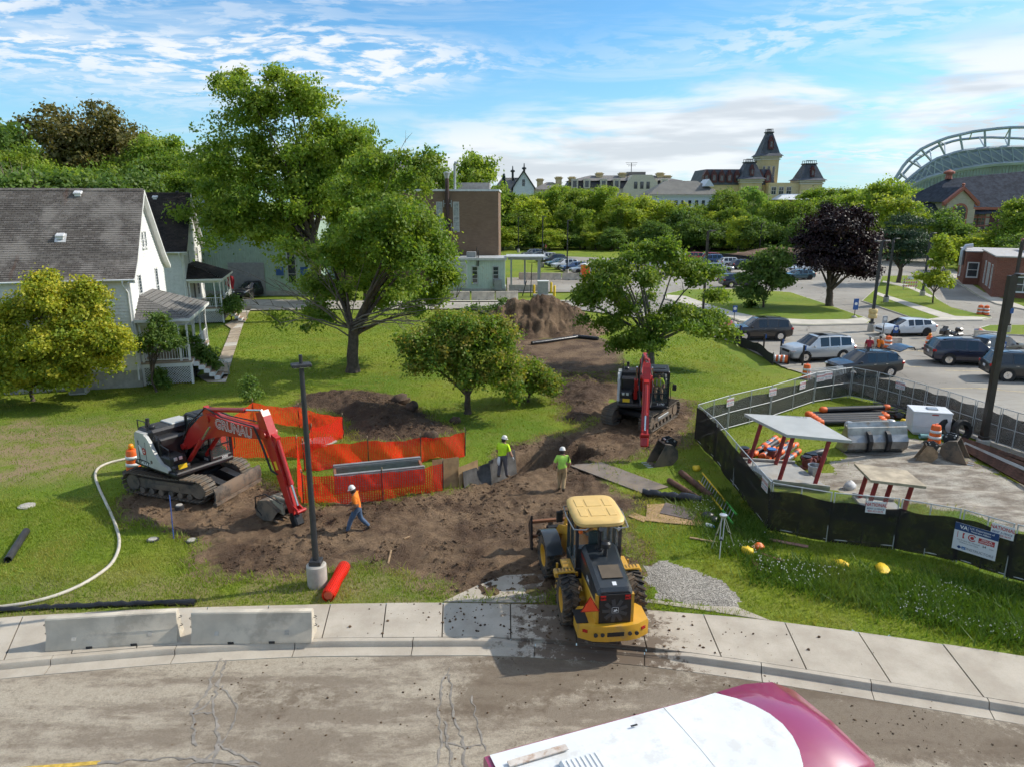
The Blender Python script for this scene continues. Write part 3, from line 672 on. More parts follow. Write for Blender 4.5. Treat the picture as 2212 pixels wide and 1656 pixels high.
 for y in(4.35,5.15):window(T,(.02,y,8.9),EY,EX,.32,.95,bar=.06)
 W_,y0,y1,ze,zt=2.9,0.15,7.2,4.25,5.55
 pr=MB();a,b_,c,d_=(W_+.3,y0-.3,ze),(W_+.3,y1+.3,ze),(.03,y1+.3,ze),(.03,y0-.3,ze);t0,t1=(.03,y0+1.7,zt),(.03,y1-1.7,zt)
 slope_courses(pr,a,b_,t0,t1,16);slope_courses(pr,d_,a,t0,t0,14);slope_courses(pr,b_,c,t1,t1,14)
 po=obj('porch_roof',pr,proof,T)
 fa=MB().box(((W_+.3)/2+.02,y0-.3,ze-.09),(W_+.28,.05,.18)).box((W_+.3,(y0+y1)/2,ze-.09),(.05,y1-y0+.64,.18)).box(((W_+.3)/2+.03,(y0+y1)/2,ze-.12),(W_+.2,y1-y0+.5,.04)).box(((W_+.3)/2+.02,y1+.3,ze-.09),(W_+.28,.05,.18))
 fa.box((W_+.03,(y0+y1)/2,ze-.28),(.16,y1-y0,.24)).box((W_/2+.06,y0+.05,ze-.28),(W_-.1,.16,.24))
 obj('fascia',fa,WHITE,po)
 fl=obj('porch_floor',MB().box((W_/2+.07,(y0+y1)/2,ZF-.06),(W_+.1,y1-y0+.1,.12)),pm('porch_boards',(.36,.27,.2),.8,var=.2),T)
 obj('skirt',MB().box((W_+.06,(y0+y1)/2,ZF-.24),(.05,y1-y0,.22)).box((W_/2+.07,y0-.01,ZF-.24),(W_,.05,.22)).box((W_+.04,y0+.05,.6),(.14,.14,1.2)).box((.1,y0+.05,.6),(.14,.14,1.2)),WHITE,fl)
 la=MB();hL=ZF-.38
 for q in range(-8,int(W_/.16)+1):
  for sg in(1,-1):
   xa=.1+q*.16;pa,pb=(xa,0.05),(xa+hL-.1,hL);
   lo,hi=max(0,(.1-xa)),min(hL-.05,(W_-xa))
   if hi-lo<.1:continue
   A=Vector((xa+lo,0,lo));B_=Vector((xa+hi,0,hi))
   if sg<0:A.x,B_.x=W_+.1-A.x,W_+.1-B_.x
   dv=(B_-A).normalized()*.022;nv=Vector((-dv.z,0,dv.x));yy=y0+.02+.012*sg
   la.add([(p.x,yy,p.z+.08)for p in(A-nv,B_-nv,B_+nv,A+nv)],[(0,1,2,3)])
 lt=obj('lattice',la,LATT,fl);lt['kind']='stuff'
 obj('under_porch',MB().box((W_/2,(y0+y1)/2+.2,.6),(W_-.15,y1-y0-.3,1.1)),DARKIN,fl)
 for(x,y)in((W_,y0+.08),(W_-.5,y0+.06),(W_,y0+2.0),(W_,y0+2.5),(W_,4.9),(W_,y1-.1),(.2,y0+.08)):
  obj('porch_post',MB().box((x,y,ZF+.55),(.13,.13,1.1)).lathe([(.055,ZF+1.1),(.05,ZF+1.3),(.062,ZF+1.8),(.045,ze-.75)],(x,y,0),10).box((x,y,ze-.56),(.13,.13,.45)),WHITE,T)
 for(x0_,ya,x1_,yb)in((.2,y0+.06,W_,y0+.06),(W_,y0+2.5,W_,y1-.1)):
  n=int(math.hypot(x1_-x0_,yb-ya)/.16);rl=MB()
  for zz_ in(ZF+.12,ZF+.92):rl.cyl((x0_,ya,zz_),(x1_,yb,zz_),.035,n=6)
  ro=obj('railing',rl,WHITE,T);bl=MB()
  for i in range(1,n):x,y=x0_+(x1_-x0_)*i/n,ya+(yb-ya)*i/n;bl.cyl((x,y,ZF+.12),(x,y,ZF+.92),.018,n=5)
  obj('baluster',bl,WHITE,ro)['kind']='stuff'
 for k in range(6):
  z=ZF-.25*(k+1);sx=W_+.1+.30*k
  st=obj('step',MB().box((sx+.16,y0+1.2,z+.02),(.36,1.5,.05)),pm('step_boards',(.34,.22,.15),.8,var=.25),T)
  obj('riser',MB().box((sx+.01,y0+1.2,z+.12),(.03,1.46,.2)).box((sx+.16,y0+.46,z-.08),(.34,.05,.28)).box((sx+.16,y0+1.94,z-.08),(.34,.05,.28)),WHITE,st)
 obj('handrail',MB().tube([(W_+.1,y0+1.98,ZF+.9),(W_+1.6,y0+1.98,1.0),(W_+1.95,y0+1.98,.85),(W_+2.0,y0+1.98,.02)],.03,7),STEEL,T,40)
 dr=obj('door',MB().box((.03,3.4,ZF+1.05),(.08,.95,2.1)),pm('porch_door',(.10,.09,.08),.5),T)
 obj('door_frame',MB().box((.05,2.86,ZF+1.08),(.1,.1,2.2)).box((.05,3.94,ZF+1.08),(.1,.1,2.2)).box((.05,3.4,ZF+2.2),(.1,1.2,.12)),WHITE,dr)
 window(T,(.02,5.8,ZF+1.4),EY,EX,.9,1.5)
 return T
TH=R(14)
house((-23.4,43.6),TH,'white clapboard house with worn grey shingle roof behind the yellow-green bush',SID_A,SH_A,SH_P,1)
hb=house((-30.6,67.0),TH,'smaller-looking white house with near-black roof behind the grey-roofed house',SID_B,SH_B,SH_B,2,10.5)
def corrugated(m,x0,x1,y,z0,z1,pitch=.3,d=.045,nrm=-1):
 n=int((x1-x0)/pitch);vs=[];
 for i in range(n):
  x=x0+i*pitch
  for dx_,o in((0,0),(pitch*.62,0),(pitch*.70,d),(pitch*.92,d)):vs.append((x+dx_,y+nrm*o))
 vs.append((x1,y))
 k=len(vs);m.add([(a,b_,z)for z in(z0,z1)for a,b_ in vs],[(i,i+1,k+i+1,k+i)for i in range(k-1)])
MINT=pm('mint_cladding',(.36,.48,.40),.55,var=.08,scale=1,dirt=(.25,.27,.22),damt=.2)
MINT2=pm('faded_mint_cladding',(.55,.64,.57),.6,var=.1,scale=1.5,dirt=(.40,.30,.2),damt=.22)
T=thing('corrugated_building','green corrugated metal building with grey roller door behind the trees','building',(-44,88,0))
m=MB();corrugated(m,0,20,0,.6,9.2);obj('cladding',m,MINT,T)
obj('wall',MB().box((10,7,4.5),(19.9,13.6,9.0)),MINT,T);obj('plinth',MB().box((10,6.95,.3),(20.1,14,.62)),FOUND,T)
obj('roof_edge',MB().box((10,7,9.25),(20.3,14.5,.28)),pm('roof_edge_metal',(.55,.58,.58),.5,.3),T)
for x in(4.3,17.0):window(T,(x,-.06,4.3),(1,0,0),(0,-1,0),.9,5.4,pm('window_grey',(.45,.46,.46),.5),(1,5),.1,sill=False)
d=obj('roller_door',MB().box((11.4,-.05,2.0),(4.4,.12,4.1)),pm('door_grey',(.30,.31,.32),.5),T)
for k in range(9):obj('door_slat',MB().box((11.4,-.13,.3+k*.44),(4.3,.04,.4)),MATS['door_grey'],d)
obj('vent_stack',MB().lathe([(.75,9.3),(.75,11.6),(.5,11.9),(.5,12.4),(.62,12.4),(.62,12.5),(0,12.6)],(5.0,4,0),16),pm('stack_steel',(.62,.65,.68),.35,.6),T,40)
for x,z,c in((1.2,12.1,(.25,.1,.07)),(2.6,12.6,(.08,.08,.08))):obj('flue_pipe',MB().cyl((x,3,9.3),(x,3,z),.2),pm('flue%d'%int(x),c,.7),T)
for x in(15.5,18.5):obj('wall_sign',MB().box((x,-.1,3),(.9,.06,1.0)),pm('blue_sign',(.03,.10,.32),.4),T)
def m_brick(nm,c0,c1,mo,sc=1.0):
 def f(t,tc):
  v=tc.outputs['Object'];s=t.new('ShaderNodeSeparateXYZ',i_0=v)
  vec=t.new('ShaderNodeCombineXYZ',i_0=t.math('ADD',s.outputs[0],s.outputs[1]),i_1=s.outputs[2],i_2=0.0).outputs[0]
  b=t.new('ShaderNodeTexBrick',i_Scale=sc);b.inputs['Brick Width'].default_value=.42;b.inputs['Row Height'].default_value=.14;b.inputs['Mortar Size'].default_value=.012
  t.set(b.inputs['Vector'],vec);t.set(b.inputs['Color1'],c0);t.set(b.inputs['Color2'],c1);t.set(b.inputs['Mortar'],mo)
  c=t.mix(t.ramp(t.noise(.5,5,v,.6),.4,.75,0,.35),b.outputs[0],tuple(q*.6 for q in c0));return bsdf(t,c,.9,t.bump(b.outputs[1],-.4,.02),.2)
 return custom(nm,f)
BRK=m_brick('brown_brick',(.19,.125,.085),(.23,.155,.105),(.20,.15,.11));RBRK=m_brick('red_brick',(.19,.07,.05),(.25,.10,.07),(.24,.16,.12));YBRK=m_brick('cream_brick',(.60,.47,.24),(.65,.53,.29),(.52,.42,.26),.6);CBRK=m_brick('pale_cream_brick',(.42,.38,.30),(.48,.43,.34),(.38,.34,.28),.6)
T=thing('brick_building','tall brown brick block with narrow glass-block windows and black flue pipe','building',(-1.8,97,0))
obj('wall',MB().box((-11,10,6.3),(22,20,12.6)),BRK,T);obj('coping',MB().box((-11,10,12.72),(22.25,20.25,.26)),pm('coping_white',(.6,.62,.62),.6),T)
for px_ in(985,949,913,877):
 x=atY(px_,464,97).x+1.8;f=window(T,(x,0,9.3),(1,0,0),(0,-1,0),.62,3.7,pm('block_frame',(.5,.5,.47),.6),(1,6),.1,pm('glass_block',(.33,.36,.36),.3,var=.3),False)
x=atY(967,464,97).x+1.8
fp=obj('flue_pipe',MB().tube([(x,-.4,14.6),(x,-.4,12),(x,-.4,5.6),(x+.05,-.4,5.0),(x+.5,-.5,4.75),(x+1.2,-.5,4.7),(x+1.6,-.5,4.5),(x+1.65,-.5,3.6)],.26,12),pm('rusty_flue',(.055,.03,.025),.6,var=.4,scale=.6),T,50)
obj('flue_cap',MB().lathe([(.27,14.2),(.3,14.4),(.46,14.9),(.46,14.95),(0,15.1)],(x,-.4,0),12),STEEL,fp)
for z in(8.0,11.0):obj('pipe_bracket',MB().box((x,-.2,z),(1.1,.08,.1)).box((x-.5,-.12,z),(.1,.2,.9)).box((x+.5,-.12,z),(.1,.2,.9)),STEEL,fp)
obj('roof_pipe',MB().tube([(x+.9,1.5,12.8),(x+.9,1.5,16.0),(x+1.0,1.4,16.3),(x+1.25,1.4,16.2)],.16,10),STEEL,T,50)
obj('penthouse',MB().box((-5,14,13.4),(7,5,1.1)),pm('penthouse_panel',(.3,.28,.26),.7),T)
T=thing('metal_shed','low pale green corrugated shed with louvre in front of the brick block','shed',(-.9,92.6,0))
m=MB();corrugated(m,-9.5,0,0,.3,3.9,.26,.04);obj('cladding',m,MINT2,T);obj('wall',MB().box((-4.75,2.2,2.0),(9.45,4.3,3.95)),MINT2,T);obj('plinth',MB().box((-4.75,2.15,.15),(9.7,4.4,.34)),FOUND,T)
obj('roof',MB().box((-4.75,2.1,4.1),(9.9,4.9,.3)),pm('shed_roof',(.5,.52,.52),.5,.2),T)
lv_=obj('louvre_frame',MB().box((-5.9,-.06,2.1),(2.0,.06,3.3)),WHITE,T)
for k in range(16):obj('louvre_slat',MB().box((-5.9,-.13,.65+k*.19),(1.8,.1,.05),(R(35),0,0)),pm('louvre_grey',(.55,.56,.56),.5),lv_)
for x in(-3.9,-1.2):window(T,(x,-.05,2.1),(1,0,0),(0,-1,0),.6,2.0,MATS['window_grey'],(1,4),.12)
obj('meter_box',MB().box((-.9,-.5,.85),(1.0,.6,1.4),ch=.03),pm('cabinet_grey',(.3,.31,.31),.5),T);obj('roof_duct',MB().box((-4.4,1.2,4.6),(1.2,1,.7)),MATS['cabinet_grey'],T)
for x in(-3.6,-3.4):obj('vent_pipe',MB().cyl((x,-.1,3.2),(x,-.1,5.6-(x+3.6)*2),.06,n=6),BLACKM,T)
T=thing('steel_canopy','open grey steel canopy frame beside the pale green shed','canopy',(-.2,92.4,0))
GST=pm('grey_beam',(.32,.34,.36),.5,.3)
for x,y in((.1,0),(3.6,0),(1.9,3.0),(3.9,3.4)):obj('post',MB().box((x,y,2.2),(.22,.22,3.9)),GST,T)
obj('beam',MB().box((1.9,0,4.2),(4.4,.25,.32)).box((2.1,3.2,4.2),(4.4,.25,.32)).box((3.9,1.6,4.2),(.25,3.0,.3)),GST,T);obj('deck',MB().box((1.9,1.6,4.42),(4.9,4.2,.12)),MATS['shed_roof'],T)
obj('base_wall',MB().box((2.0,-.1,.4),(4.4,.25,.9)).box((3.95,1.6,.45),(.25,3.0,.8)),CONC,T)
# distant buildings (placed by their own distance)
SLATE=pm('slate_roof',(.075,.082,.10),.8,var=.25,scale=.6);SLATE_D=pm('dark_mansard',(.035,.035,.04),.6,var=.3,scale=.6);GRYROOF=pm('grey_flat_roof',(.17,.16,.15),.8,var=.15,scale=.4)
TRIMR=pm('oxblood_trim',(.085,.022,.022),.6,var=.15);CRM=pm('cream_trim',(.55,.50,.40),.7,var=.1);WSID=pm('white_far_wall',(.62,.65,.68),.7,var=.06)
EX,EY,EZ=Vector((1,0,0)),Vector((0,1,0)),Vector((0,0,1))
def fx(px_,Y):return atY(px_,434,Y).x
def fz(py_,Y):return atY(1105,py_,Y).z
def frustum(m,x0,x1,y0,y1,z0,z1,ix,iy=None):
 iy=ix if iy is None else iy
 m.add([(x0,y0,z0),(x1,y0,z0),(x1,y1,z0),(x0,y1,z0),(x0+ix,y0+iy,z1),(x1-ix,y0+iy,z1),(x1-ix,y1-iy,z1),(x0+ix,y1-iy,z1)],[(0,1,5,4),(1,2,6,5),(2,3,7,6),(3,0,4,7),(4,5,6,7),(3,2,1,0)])
 return m
def hip(m,x0,x1,y0,y1,z0,z1,rl):
 ym=(y0+y1)/2;m.add([(x0,y0,z0),(x1,y0,z0),(x1,y1,z0),(x0,y1,z0),(x0+rl,ym,z1),(x1-rl,ym,z1)],[(0,1,5,4),(2,3,4,5),(1,2,5),(3,0,4),(3,2,1,0)]);return m
def chim(T,x,y,z0,z1,w_=1.6):
 c=obj('chimney',MB().box((x,y,(z0+z1)/2),(w_,w_,z1-z0)),YBRK,T);obj('chimney_cap',frustum(MB(),x-w_*.75,x+w_*.75,y-w_*.75,y+w_*.75,z1-.3,z1-1.0,w_*.25),YBRK,c)
Y=240.0;X0,X1=fx(1222,Y),fx(1478,Y);zb,ze,zt=4.0,fz(408,Y),fz(384,Y)
T=thing('mansard_building','long cream building with dark mansard roof and tall chimneys above the treeline','building',(X0,Y,0));LW=X1-X0
obj('wall',MB().box((LW/2,8,ze/2),(LW,16,ze)),CRM,T)
mr=obj('roof',frustum(MB(),-.3,LW+.3,-.3,16.3,ze,zt-1,1.6),SLATE_D,T);obj('roof_cap',hip(MB(),.6,LW-.6,.6,15.4,zt-1,zt+.9,8),GRYROOF,mr)
for px_ in(1240,1266,1302,1330,1410,1432):x=fx(px_,Y)-X0;dm=obj('dormer',MB().box((x,.6,(ze+zt)/2-.2),(2.2,2.2,(zt-ze)*.85)),CRM,T);obj('pane',MB().box((x,-.52,(ze+zt)/2-.3),(1.2,.06,2.0)),WGLASS,dm)
x=fx(1383,Y)-X0;gb=obj('centre_bay',MB().prism([(x-6,ze-6),(x+6,ze-6),(x+6,ze),(x+3.2,zt+.8),(x-3.2,zt+.8),(x-6,ze)],-1.2,6,'Y'),CRM,T)
for dx_ in(-2,0,2):obj('pane',MB().box((x+dx_,-1.25,ze+1),(1.1,.08,2.2)),WGLASS,gb)
for k in range(16):window(T,(3+k*(LW-5)/16,0,ze-3),EX,-EY,1.1,2.2,CRM,sill=False)
for k in range(16):window(T,(3+k*(LW-5)/16,0,ze-7.5),EX,-EY,1.1,2.2,CRM,sill=False)
for px_ in(1297,1347,1430,1446):chim(T,fx(px_,Y)-X0,6,zt-2,fz(372 if px_!=1446 else 378,Y),2.0)
obj('roof_unit',MB().box((fx(1380,Y)-X0,9,zt+1.2),(6,4,1.6)),GRYROOF,T)
an=MB().cyl((fx(1370,Y)-X0,9,zt+1),(fx(1370,Y)-X0,9,zt+5),.12,n=5)
for k in range(3):an.cyl((fx(1370,Y)-X0-2+k*.3,9,zt+5-k*.5),(fx(1370,Y)-X0+2-k*.3,9,zt+5-k*.5),.07,n=4)
obj('antenna',an,BLACKM,T)
Y=236.0;X0,X1=fx(1152,Y),fx(1226,Y);ze,zt=fz(410,Y),fz(393,Y);LW=X1-X0
T=thing('hip_roof_wing','dark low wing with stubby yellow chimneys left of the mansard building','building',(X0,Y,0))
obj('wall',MB().box((LW/2,7,ze/2),(LW,14,ze)),CRM,T);obj('roof',hip(MB(),-.5,LW+.5,-.5,14.5,ze,zt,5),GRYROOF,T);obj('mansard',frustum(MB(),-.25,LW+.25,-.25,14.2,ze-4,ze-.1,.5),SLATE_D,T)
for k in range(4):window(T,(1.6+k*LW/4,-.2,ze-2),EX,-EY,.9,1.7,CRM,sill=False)
for px_ in(1167,1208,1237):chim(T,fx(px_,Y)-X0,6,zt-2,fz(381,Y)-(px_<1180)*.6,1.9)
Y=225.0;X0,X1=fx(1060,Y),fx(1152,Y);LW=X1-X0
T=thing('gabled_house','tan and white gabled building with two roof ventilators beside the blue spruce','building',(X0,Y,0))
obj('wall',MB().box((LW/2,6,6.5),(LW,12,13)),pm('tan_wall',(.38,.31,.20),.8),T);obj('roof',hip(MB(),-.6,LW+.6,-.6,12.6,13,fz(392,Y)+1.2,4),GRYROOF,T)
xa,xb,zg=fx(1108,Y)-X0,LW,fz(396,Y)
gw=obj('gable_wing',MB().prism([(xa,0),(xb,0),(xb,zg-1.5),((xa+xb)/2,zg+3.2),(xa,zg-1.5)],-2.5,8,'Y'),WSID,T);obj('gable_roof',MB().prism([(xa-.5,zg-1.9),(xa-.5,zg-1.5),((xa+xb)/2,zg+3.8),(xb+.5,zg-1.5),(xb+.5,zg-1.9),((xa+xb)/2,zg+3.2)],-3,8.2,'Y'),SLATE_D,gw)
for dx_,z in((0,zg),(-2,zg-4.5),(2,zg-4.5),(0,zg-8),(3,zg-8)):window(T,((xa+xb)/2+dx_,-2.5,z),EX,-EY,.9,2.0,WHITE,sill=False)
for px_,t in((1132,364),(1157,358)):x=fx(px_-25,Y)-X0;obj('roof_ventilator',MB().lathe([(.35,fz(392,Y)),(.35,fz(t,Y)-1),(.7,fz(t,Y)-.9),(.7,fz(t,Y)-.5),(.2,fz(t,Y)-.2),(.15,fz(t,Y)+.8),(0,fz(t,Y)+.9)],(x,5,0),10),BLACKM,T)
Y=205.0;X0,X1=fx(1404,Y),fx(1556,Y);ze,zt=fz(421,Y),fz(390,Y);LW=X1-X0
T=thing('white_hall','white hip-roofed hall half hidden behind the treeline','building',(X0,Y,0))
obj('wall',MB().box((LW/2,7,ze/2),(LW,14,ze)),WSID,T);rf=obj('roof',hip(MB(),-.8,LW+.8,-.8,14.8,ze,zt,6),pm('hall_roof',(.15,.145,.13),.8,var=.15,scale=.4),T)
obj('roof_gable',MB().prism([(LW-4.5,zt-1.6),(LW-1.5,zt-1.6),(LW-3,zt+.4)],2,9,'Y'),WSID,rf)
obj('cornice',MB().box((LW/2,7,ze-.3),(LW+.6,14.6,.5)),WHITE,T)
for k in range(10):window(T,(1.5+k*LW/10.3,0,ze-2.4),EX,-EY,.9,1.7,WHITE,sill=False)
Y=330.0;X0=fx(1514,Y);T=thing('towered_hall','yellow brick hall with three slate-capped towers and red dormers','building',(X0,Y,0))
def L(px_):return fx(px_,Y)-X0
zb=fz(400,Y);x1=L(1668)
obj('wall',MB().box((x1/2,12,zb/2),(x1,24,zb)),YBRK,T);obj('roof',frustum(MB(),-.5,x1+.5,-.5,24,zb,fz(366,Y),2.2),SLATE,T)
for k in range(9):
 x=1.6+k*(x1-3)/8.5;dz0=zb+1;dm=obj('dormer',MB().prism([(x-1.3,dz0),(x+1.3,dz0),(x+1.3,dz0+3.2),(x,dz0+5.6),(x-1.3,dz0+3.2)],-.6,3,'Y'),TRIMR,T);obj('pane',MB().box((x,-.65,dz0+1.9),(1.2,.1,2.2)),WGLASS,dm)
obj('front_block',MB().box(((L(1649)+L(1715))/2,2,fz(396,Y)/2),(L(1715)-L(1649),14,fz(396,Y))),YBRK,T)
for px_ in(1660,1676,1692):window(T,(L(px_),-5,fz(413,Y)),EX,-EY,1.9,3.0,CRM,(2,2),.25,sill=False)
def tower(pa,pb,py_e,py_t,y0,ins,big=False):
 a,b_=L(pa),L(pb);ze,zt=fz(py_e,Y),fz(py_t,Y);wd=b_-a;ov=wd*.06;tw=obj('tower',MB().box(((a+b_)/2,y0+wd/2,ze/2),(wd,wd,ze)),YBRK,T)
 obj('cornice',MB().box(((a+b_)/2,y0+wd/2,ze-.4),(wd+1.6,wd+1.6,.8)).box(((a+b_)/2,y0+wd/2,ze-1.4),(wd+.8,wd+.8,.6)),CRM,tw)
 fl=frustum(MB(),a-ov-1,b_+ov+1,y0-ov-1,y0+wd+ov+1,ze,ze+(zt-ze)*.12,1.4);frustum(fl,a-ov+.4,b_+ov-.4,y0-ov+.4,y0+wd+ov-.4,ze+(zt-ze)*.12,zt,ins)
 ca=obj('spire',fl,SLATE,tw);k=ins-ov+.4;cr=MB()
 for i in range(6):
  for yy in(y0+k,y0+wd-k):cr.cyl((a+k+(wd-2*k)*i/5,yy,zt),(a+k+(wd-2*k)*i/5,yy,zt+1.6),.12,n=4)
 cr.box(((a+b_)/2,y0+k,zt+1.5),(wd-2*k,.15,.2)).box(((a+b_)/2,y0+wd-k,zt+1.5),(wd-2*k,.15,.2)).box(((a+b_)/2,y0+wd/2,zt+.1),(wd-2*k+.9,wd-2*k+.9,.5))
 obj('roof_cresting',cr,SLATE_D,ca);x=(a+b_)/2;s=.8 if not big else 1.0;dz=ze+(zt-ze)*(.28 if big else .2);yy=y0+ins*.12-ov
 dm=obj('dormer',MB().prism([(x-1.1*s,dz),(x+1.1*s,dz),(x+1.1*s,dz+3.6*s),(x,dz+6*s),(x-1.1*s,dz+3.6*s)],yy,yy+4,'Y'),TRIMR,tw);obj('pane',MB().box((x,yy-.05,dz+2.2*s),(.9*s,.1,2.4*s)),WGLASS,dm)
 for dx_ in((-.28,-.02,.24)if big else(-.12,.12)):window(tw,(x+dx_*wd,y0,ze-(9 if big else 6)),EX,-EY,wd*(.12 if big else .13),(9 if big else 4),CRM,(1,2),.2,sill=False)
tower(1645,1685,336,283,6,3.0,True);tower(1592,1637,388,352,-3,2.8);tower(1714,1760,391,356,-6,2.8)
obj('low_roof',frustum(MB(),L(1655),L(1765),-14,-2,fz(432,Y),fz(420,Y),4,5),WSID,T)
Y=620.0;GLS=pm('stadium_steel',(.29,.35,.40),.5,.2,var=.12,scale=.05);GL2=pm('stadium_glass',(.30,.40,.45),.3,var=.2,scale=.02)
T=thing('stadium','huge teal steel stadium roof arch on the right horizon','stadium',(0,0,0))
def arc(pts,Yd):return[Vector(atY(x,y,Yd))for x,y in pts]
def dens(P,n=24):
 xs=np.linspace(0,len(P)-1,n);A=np.array([tuple(p)for p in P]);return[Vector([np.interp(x,range(len(P)),A[:,k])for k in range(3)])for x in xs]
o1=dens(arc([(1932,388),(1955,352),(1990,322),(2038,300),(2105,284),(2175,276),(2250,275),(2340,283),(2420,305),(2480,345)],Y));o2=dens(arc([(1936,392),(1975,348),(2020,318),(2065,303),(2125,297),(2211,300),(2300,308),(2380,330),(2450,370)],Y+60))
i1=dens(arc([(1945,402),(1990,365),(2020,345),(2070,328),(2140,320),(2211,318),(2300,322),(2380,340),(2450,380)],Y));i2=dens(arc([(1950,410),(2000,385),(2070,367),(2140,356),(2211,352),(2300,356),(2380,372),(2450,405)],Y-4))
for nm,P,r_ in(('outer_rib',o1,1.3),('outer_rib',o2,1.2),('inner_rib',i1,1.6),('inner_rib',i2,2.0)):obj(nm,MB().tube(P,r_,6),GLS,T,50)
for a,b_ in zip(o1[1:-1:2],i1[1:-1:2]):obj('strut',MB().cyl(a,b_,.9,n=5),GLS,T)
for a,b_ in zip(o2[1:-1:2],i1[1:-1:2]):obj('strut',MB().cyl(a,b_,.6,n=5),GLS,T)
for a,b_ in zip(o1[1:-1:3],o2[1:-1:3]):obj('strut',MB().cyl(a,b_,.5,n=5),GLS,T)
obj('roof_shell',MB().add(i1+i2,[(k,k+1,len(i1)+k+1,len(i1)+k)for k in range(len(i1)-1)]),pm('stadium_roof',(.20,.255,.30),.5,var=.15,scale=.03),T,60)
for k in range(0,len(i1)-1):obj('truss',MB().cyl(i1[k]+Vector((0,-5,0)),i2[k+1]+Vector((0,-1,0)),.5,n=4).cyl(i2[k]+Vector((0,-1,0)),i1[k+1]+Vector((0,-5,0)),.5,n=4),GLS,T)
lowp=[Vector((p.x,p.y+12,0))for p in i2];gw=obj('glass_wall',MB().add([p+Vector((0,12,0))for p in i2]+lowp,[(k,k+1,len(i2)+k+1,len(i2)+k)for k in range(len(i2)-1)]),pm('stadium_glazing',(.42,.55,.62),.15,.0,var=.3,scale=.03),T)
gr=MB()
for k in range(len(i2)-1):
 for f in(0,.33,.66):p=i2[k].lerp(i2[k+1],f)+Vector((0,11,0));gr.cyl(p,(p.x,p.y,0),.35,n=4)
for z in np.arange(8,70,6):
 ok=[p.x for p in i2 if p.z>z]
 if len(ok)>1:gr.cyl((ok[0],Y+7,z),(ok[-1],Y+7,z),.3,n=4)
obj('mullions',gr,GLS,gw)['kind']='stuff'
Y=150.0;X0,X1=fx(2003,Y),fx(2300,Y);T=thing('theatre_building','pale brick theatre with steep slate roof and red-trimmed gable at right','building',(X0,Y,0))
def L(px_):return fx(px_,Y)-X0
ze,zt=fz(452,Y),fz(385,Y);LW=X1-X0
obj('wall',MB().box(((L(2045)+LW)/2,8,ze/2),(LW-L(2045),16,ze)),CBRK,T);rf=obj('roof',MB().add([(0,-1,fz(470,Y)),(LW,-1,ze),(LW,17,ze),(0,17,ze),(L(2085),8,zt),(LW,8,zt+2)],[(0,1,5,4),(2,3,4,5),(3,0,4),(1,2,5)]),pm('theatre_slate',(.045,.052,.068),.9,var=.3,scale=1.2,spec=.1),T)
obj('roof_vent',MB().lathe([(.7,zt),(.6,zt+1),(1.1,zt+1.1),(1.1,zt+1.5),(0,zt+2)],(L(2091),8,0),10),pm('terracotta',(.30,.10,.07),.7),rf)
xa,xb=L(2032),L(2090);zg=fz(437,Y);gm=(xa+xb)/2;gb=obj('gable_bay',MB().prism([(xa,0),(xb,0),(xb,zg),(gm,fz(408,Y)),(xa,zg)],-2.2,6,'Y'),CBRK,T)
obj('gable_trim',MB().prism([(xa-.8,zg-.8),(xa-.8,zg),(gm,fz(404,Y)),(xb+.8,zg),(xb+.8,zg-.8),(gm,fz(408,Y)-.3)],-2.7,-1.8,'Y'),MATS['terracotta'],gb);obj('gable_roof',MB().prism([(xa-.7,zg),(gm,fz(405,Y)),(xb+.7,zg)],-1.8,9,'Y'),MATS['theatre_slate'],gb);obj('finial',MB().lathe([(.25,fz(406,Y)),(.2,fz(401,Y)),(.4,fz(399,Y)),(0,fz(396,Y))],(gm,-2.2,0),8),MATS['terracotta'],gb)
aw=MB();zc=fz(457,Y);aw.prism([(gm+1.6*math.cos(a),zc+1.6*math.sin(a))for a in np.linspace(0,math.pi,12)]+[(gm-1.6,zc-3),(gm+1.6,zc-3)],-2.35,-2.2,'Y')
w0=obj('arched_window',aw,MATS['terracotta'],gb);obj('pane',MB().prism([(gm+1.2*math.cos(a),zc+1.2*math.sin(a))for a in np.linspace(0,math.pi,12)]+[(gm-1.2,zc-2.7),(gm+1.2,zc-2.7)],-2.42,-2.36,'Y'),WGLASS,w0)
for z in(fz(452,Y),fz(470,Y),fz(488,Y)):obj('brick_band',MB().box((gm,-2.2,z),(xb-xa+.2,.12,.35))if z>20 else MB().box(((xa+LW)/2,-.02,z),(LW-xa,.12,.3)),MATS['terracotta'],T)
for k,px_ in enumerate((2108,2125,2152,2172,2195,2215)):
 if k in(2,4):obj('shutter',MB().box((L(px_),-.08,fz(478,Y)),(1.7,.12,4.6)),TRIMR,T)
 else:window(T,(L(px_),0,fz(478,Y)),EX,-EY,1.4,4.4,MATS['terracotta'],(2,4),.18)
obj('buttress',MB().box((L(2093),-.6,ze/2),(1.2,1.6,ze)),CBRK,T);obj('cornice',MB().box(((L(2092)+LW)/2,-.3,ze+.1),(LW-L(2092),.7,.5)),MATS['terracotta'],T)
fe=obj('fire_escape',MB().box((L(2150),-1.2,fz(495,Y)),(14,2,.15)),BLACKM,T)
obj('railing',MB().box((L(2150),-2.2,fz(495,Y)+1.1),(14,.06,.06)).box((L(2150),-2.2,fz(495,Y)+.6),(14,.05,.05)).cyl((L(2150)-7,-1.2,fz(495,Y)),(L(2150)-13,-1.2,0),.15),BLACKM,fe)
T=thing('low_brick_building','low flat-roofed red brick building with white windows at far right','building',(57.6,85.4,0),R(-27))
obj('wall',MB().box((11,7,2.45),(22,14,4.9)),RBRK,T);cp=pm('roof_coping',(.42,.40,.38),.7)
obj('coping',MB().box((11,7,4.97),(22.3,14.3,.15)),cp,T)
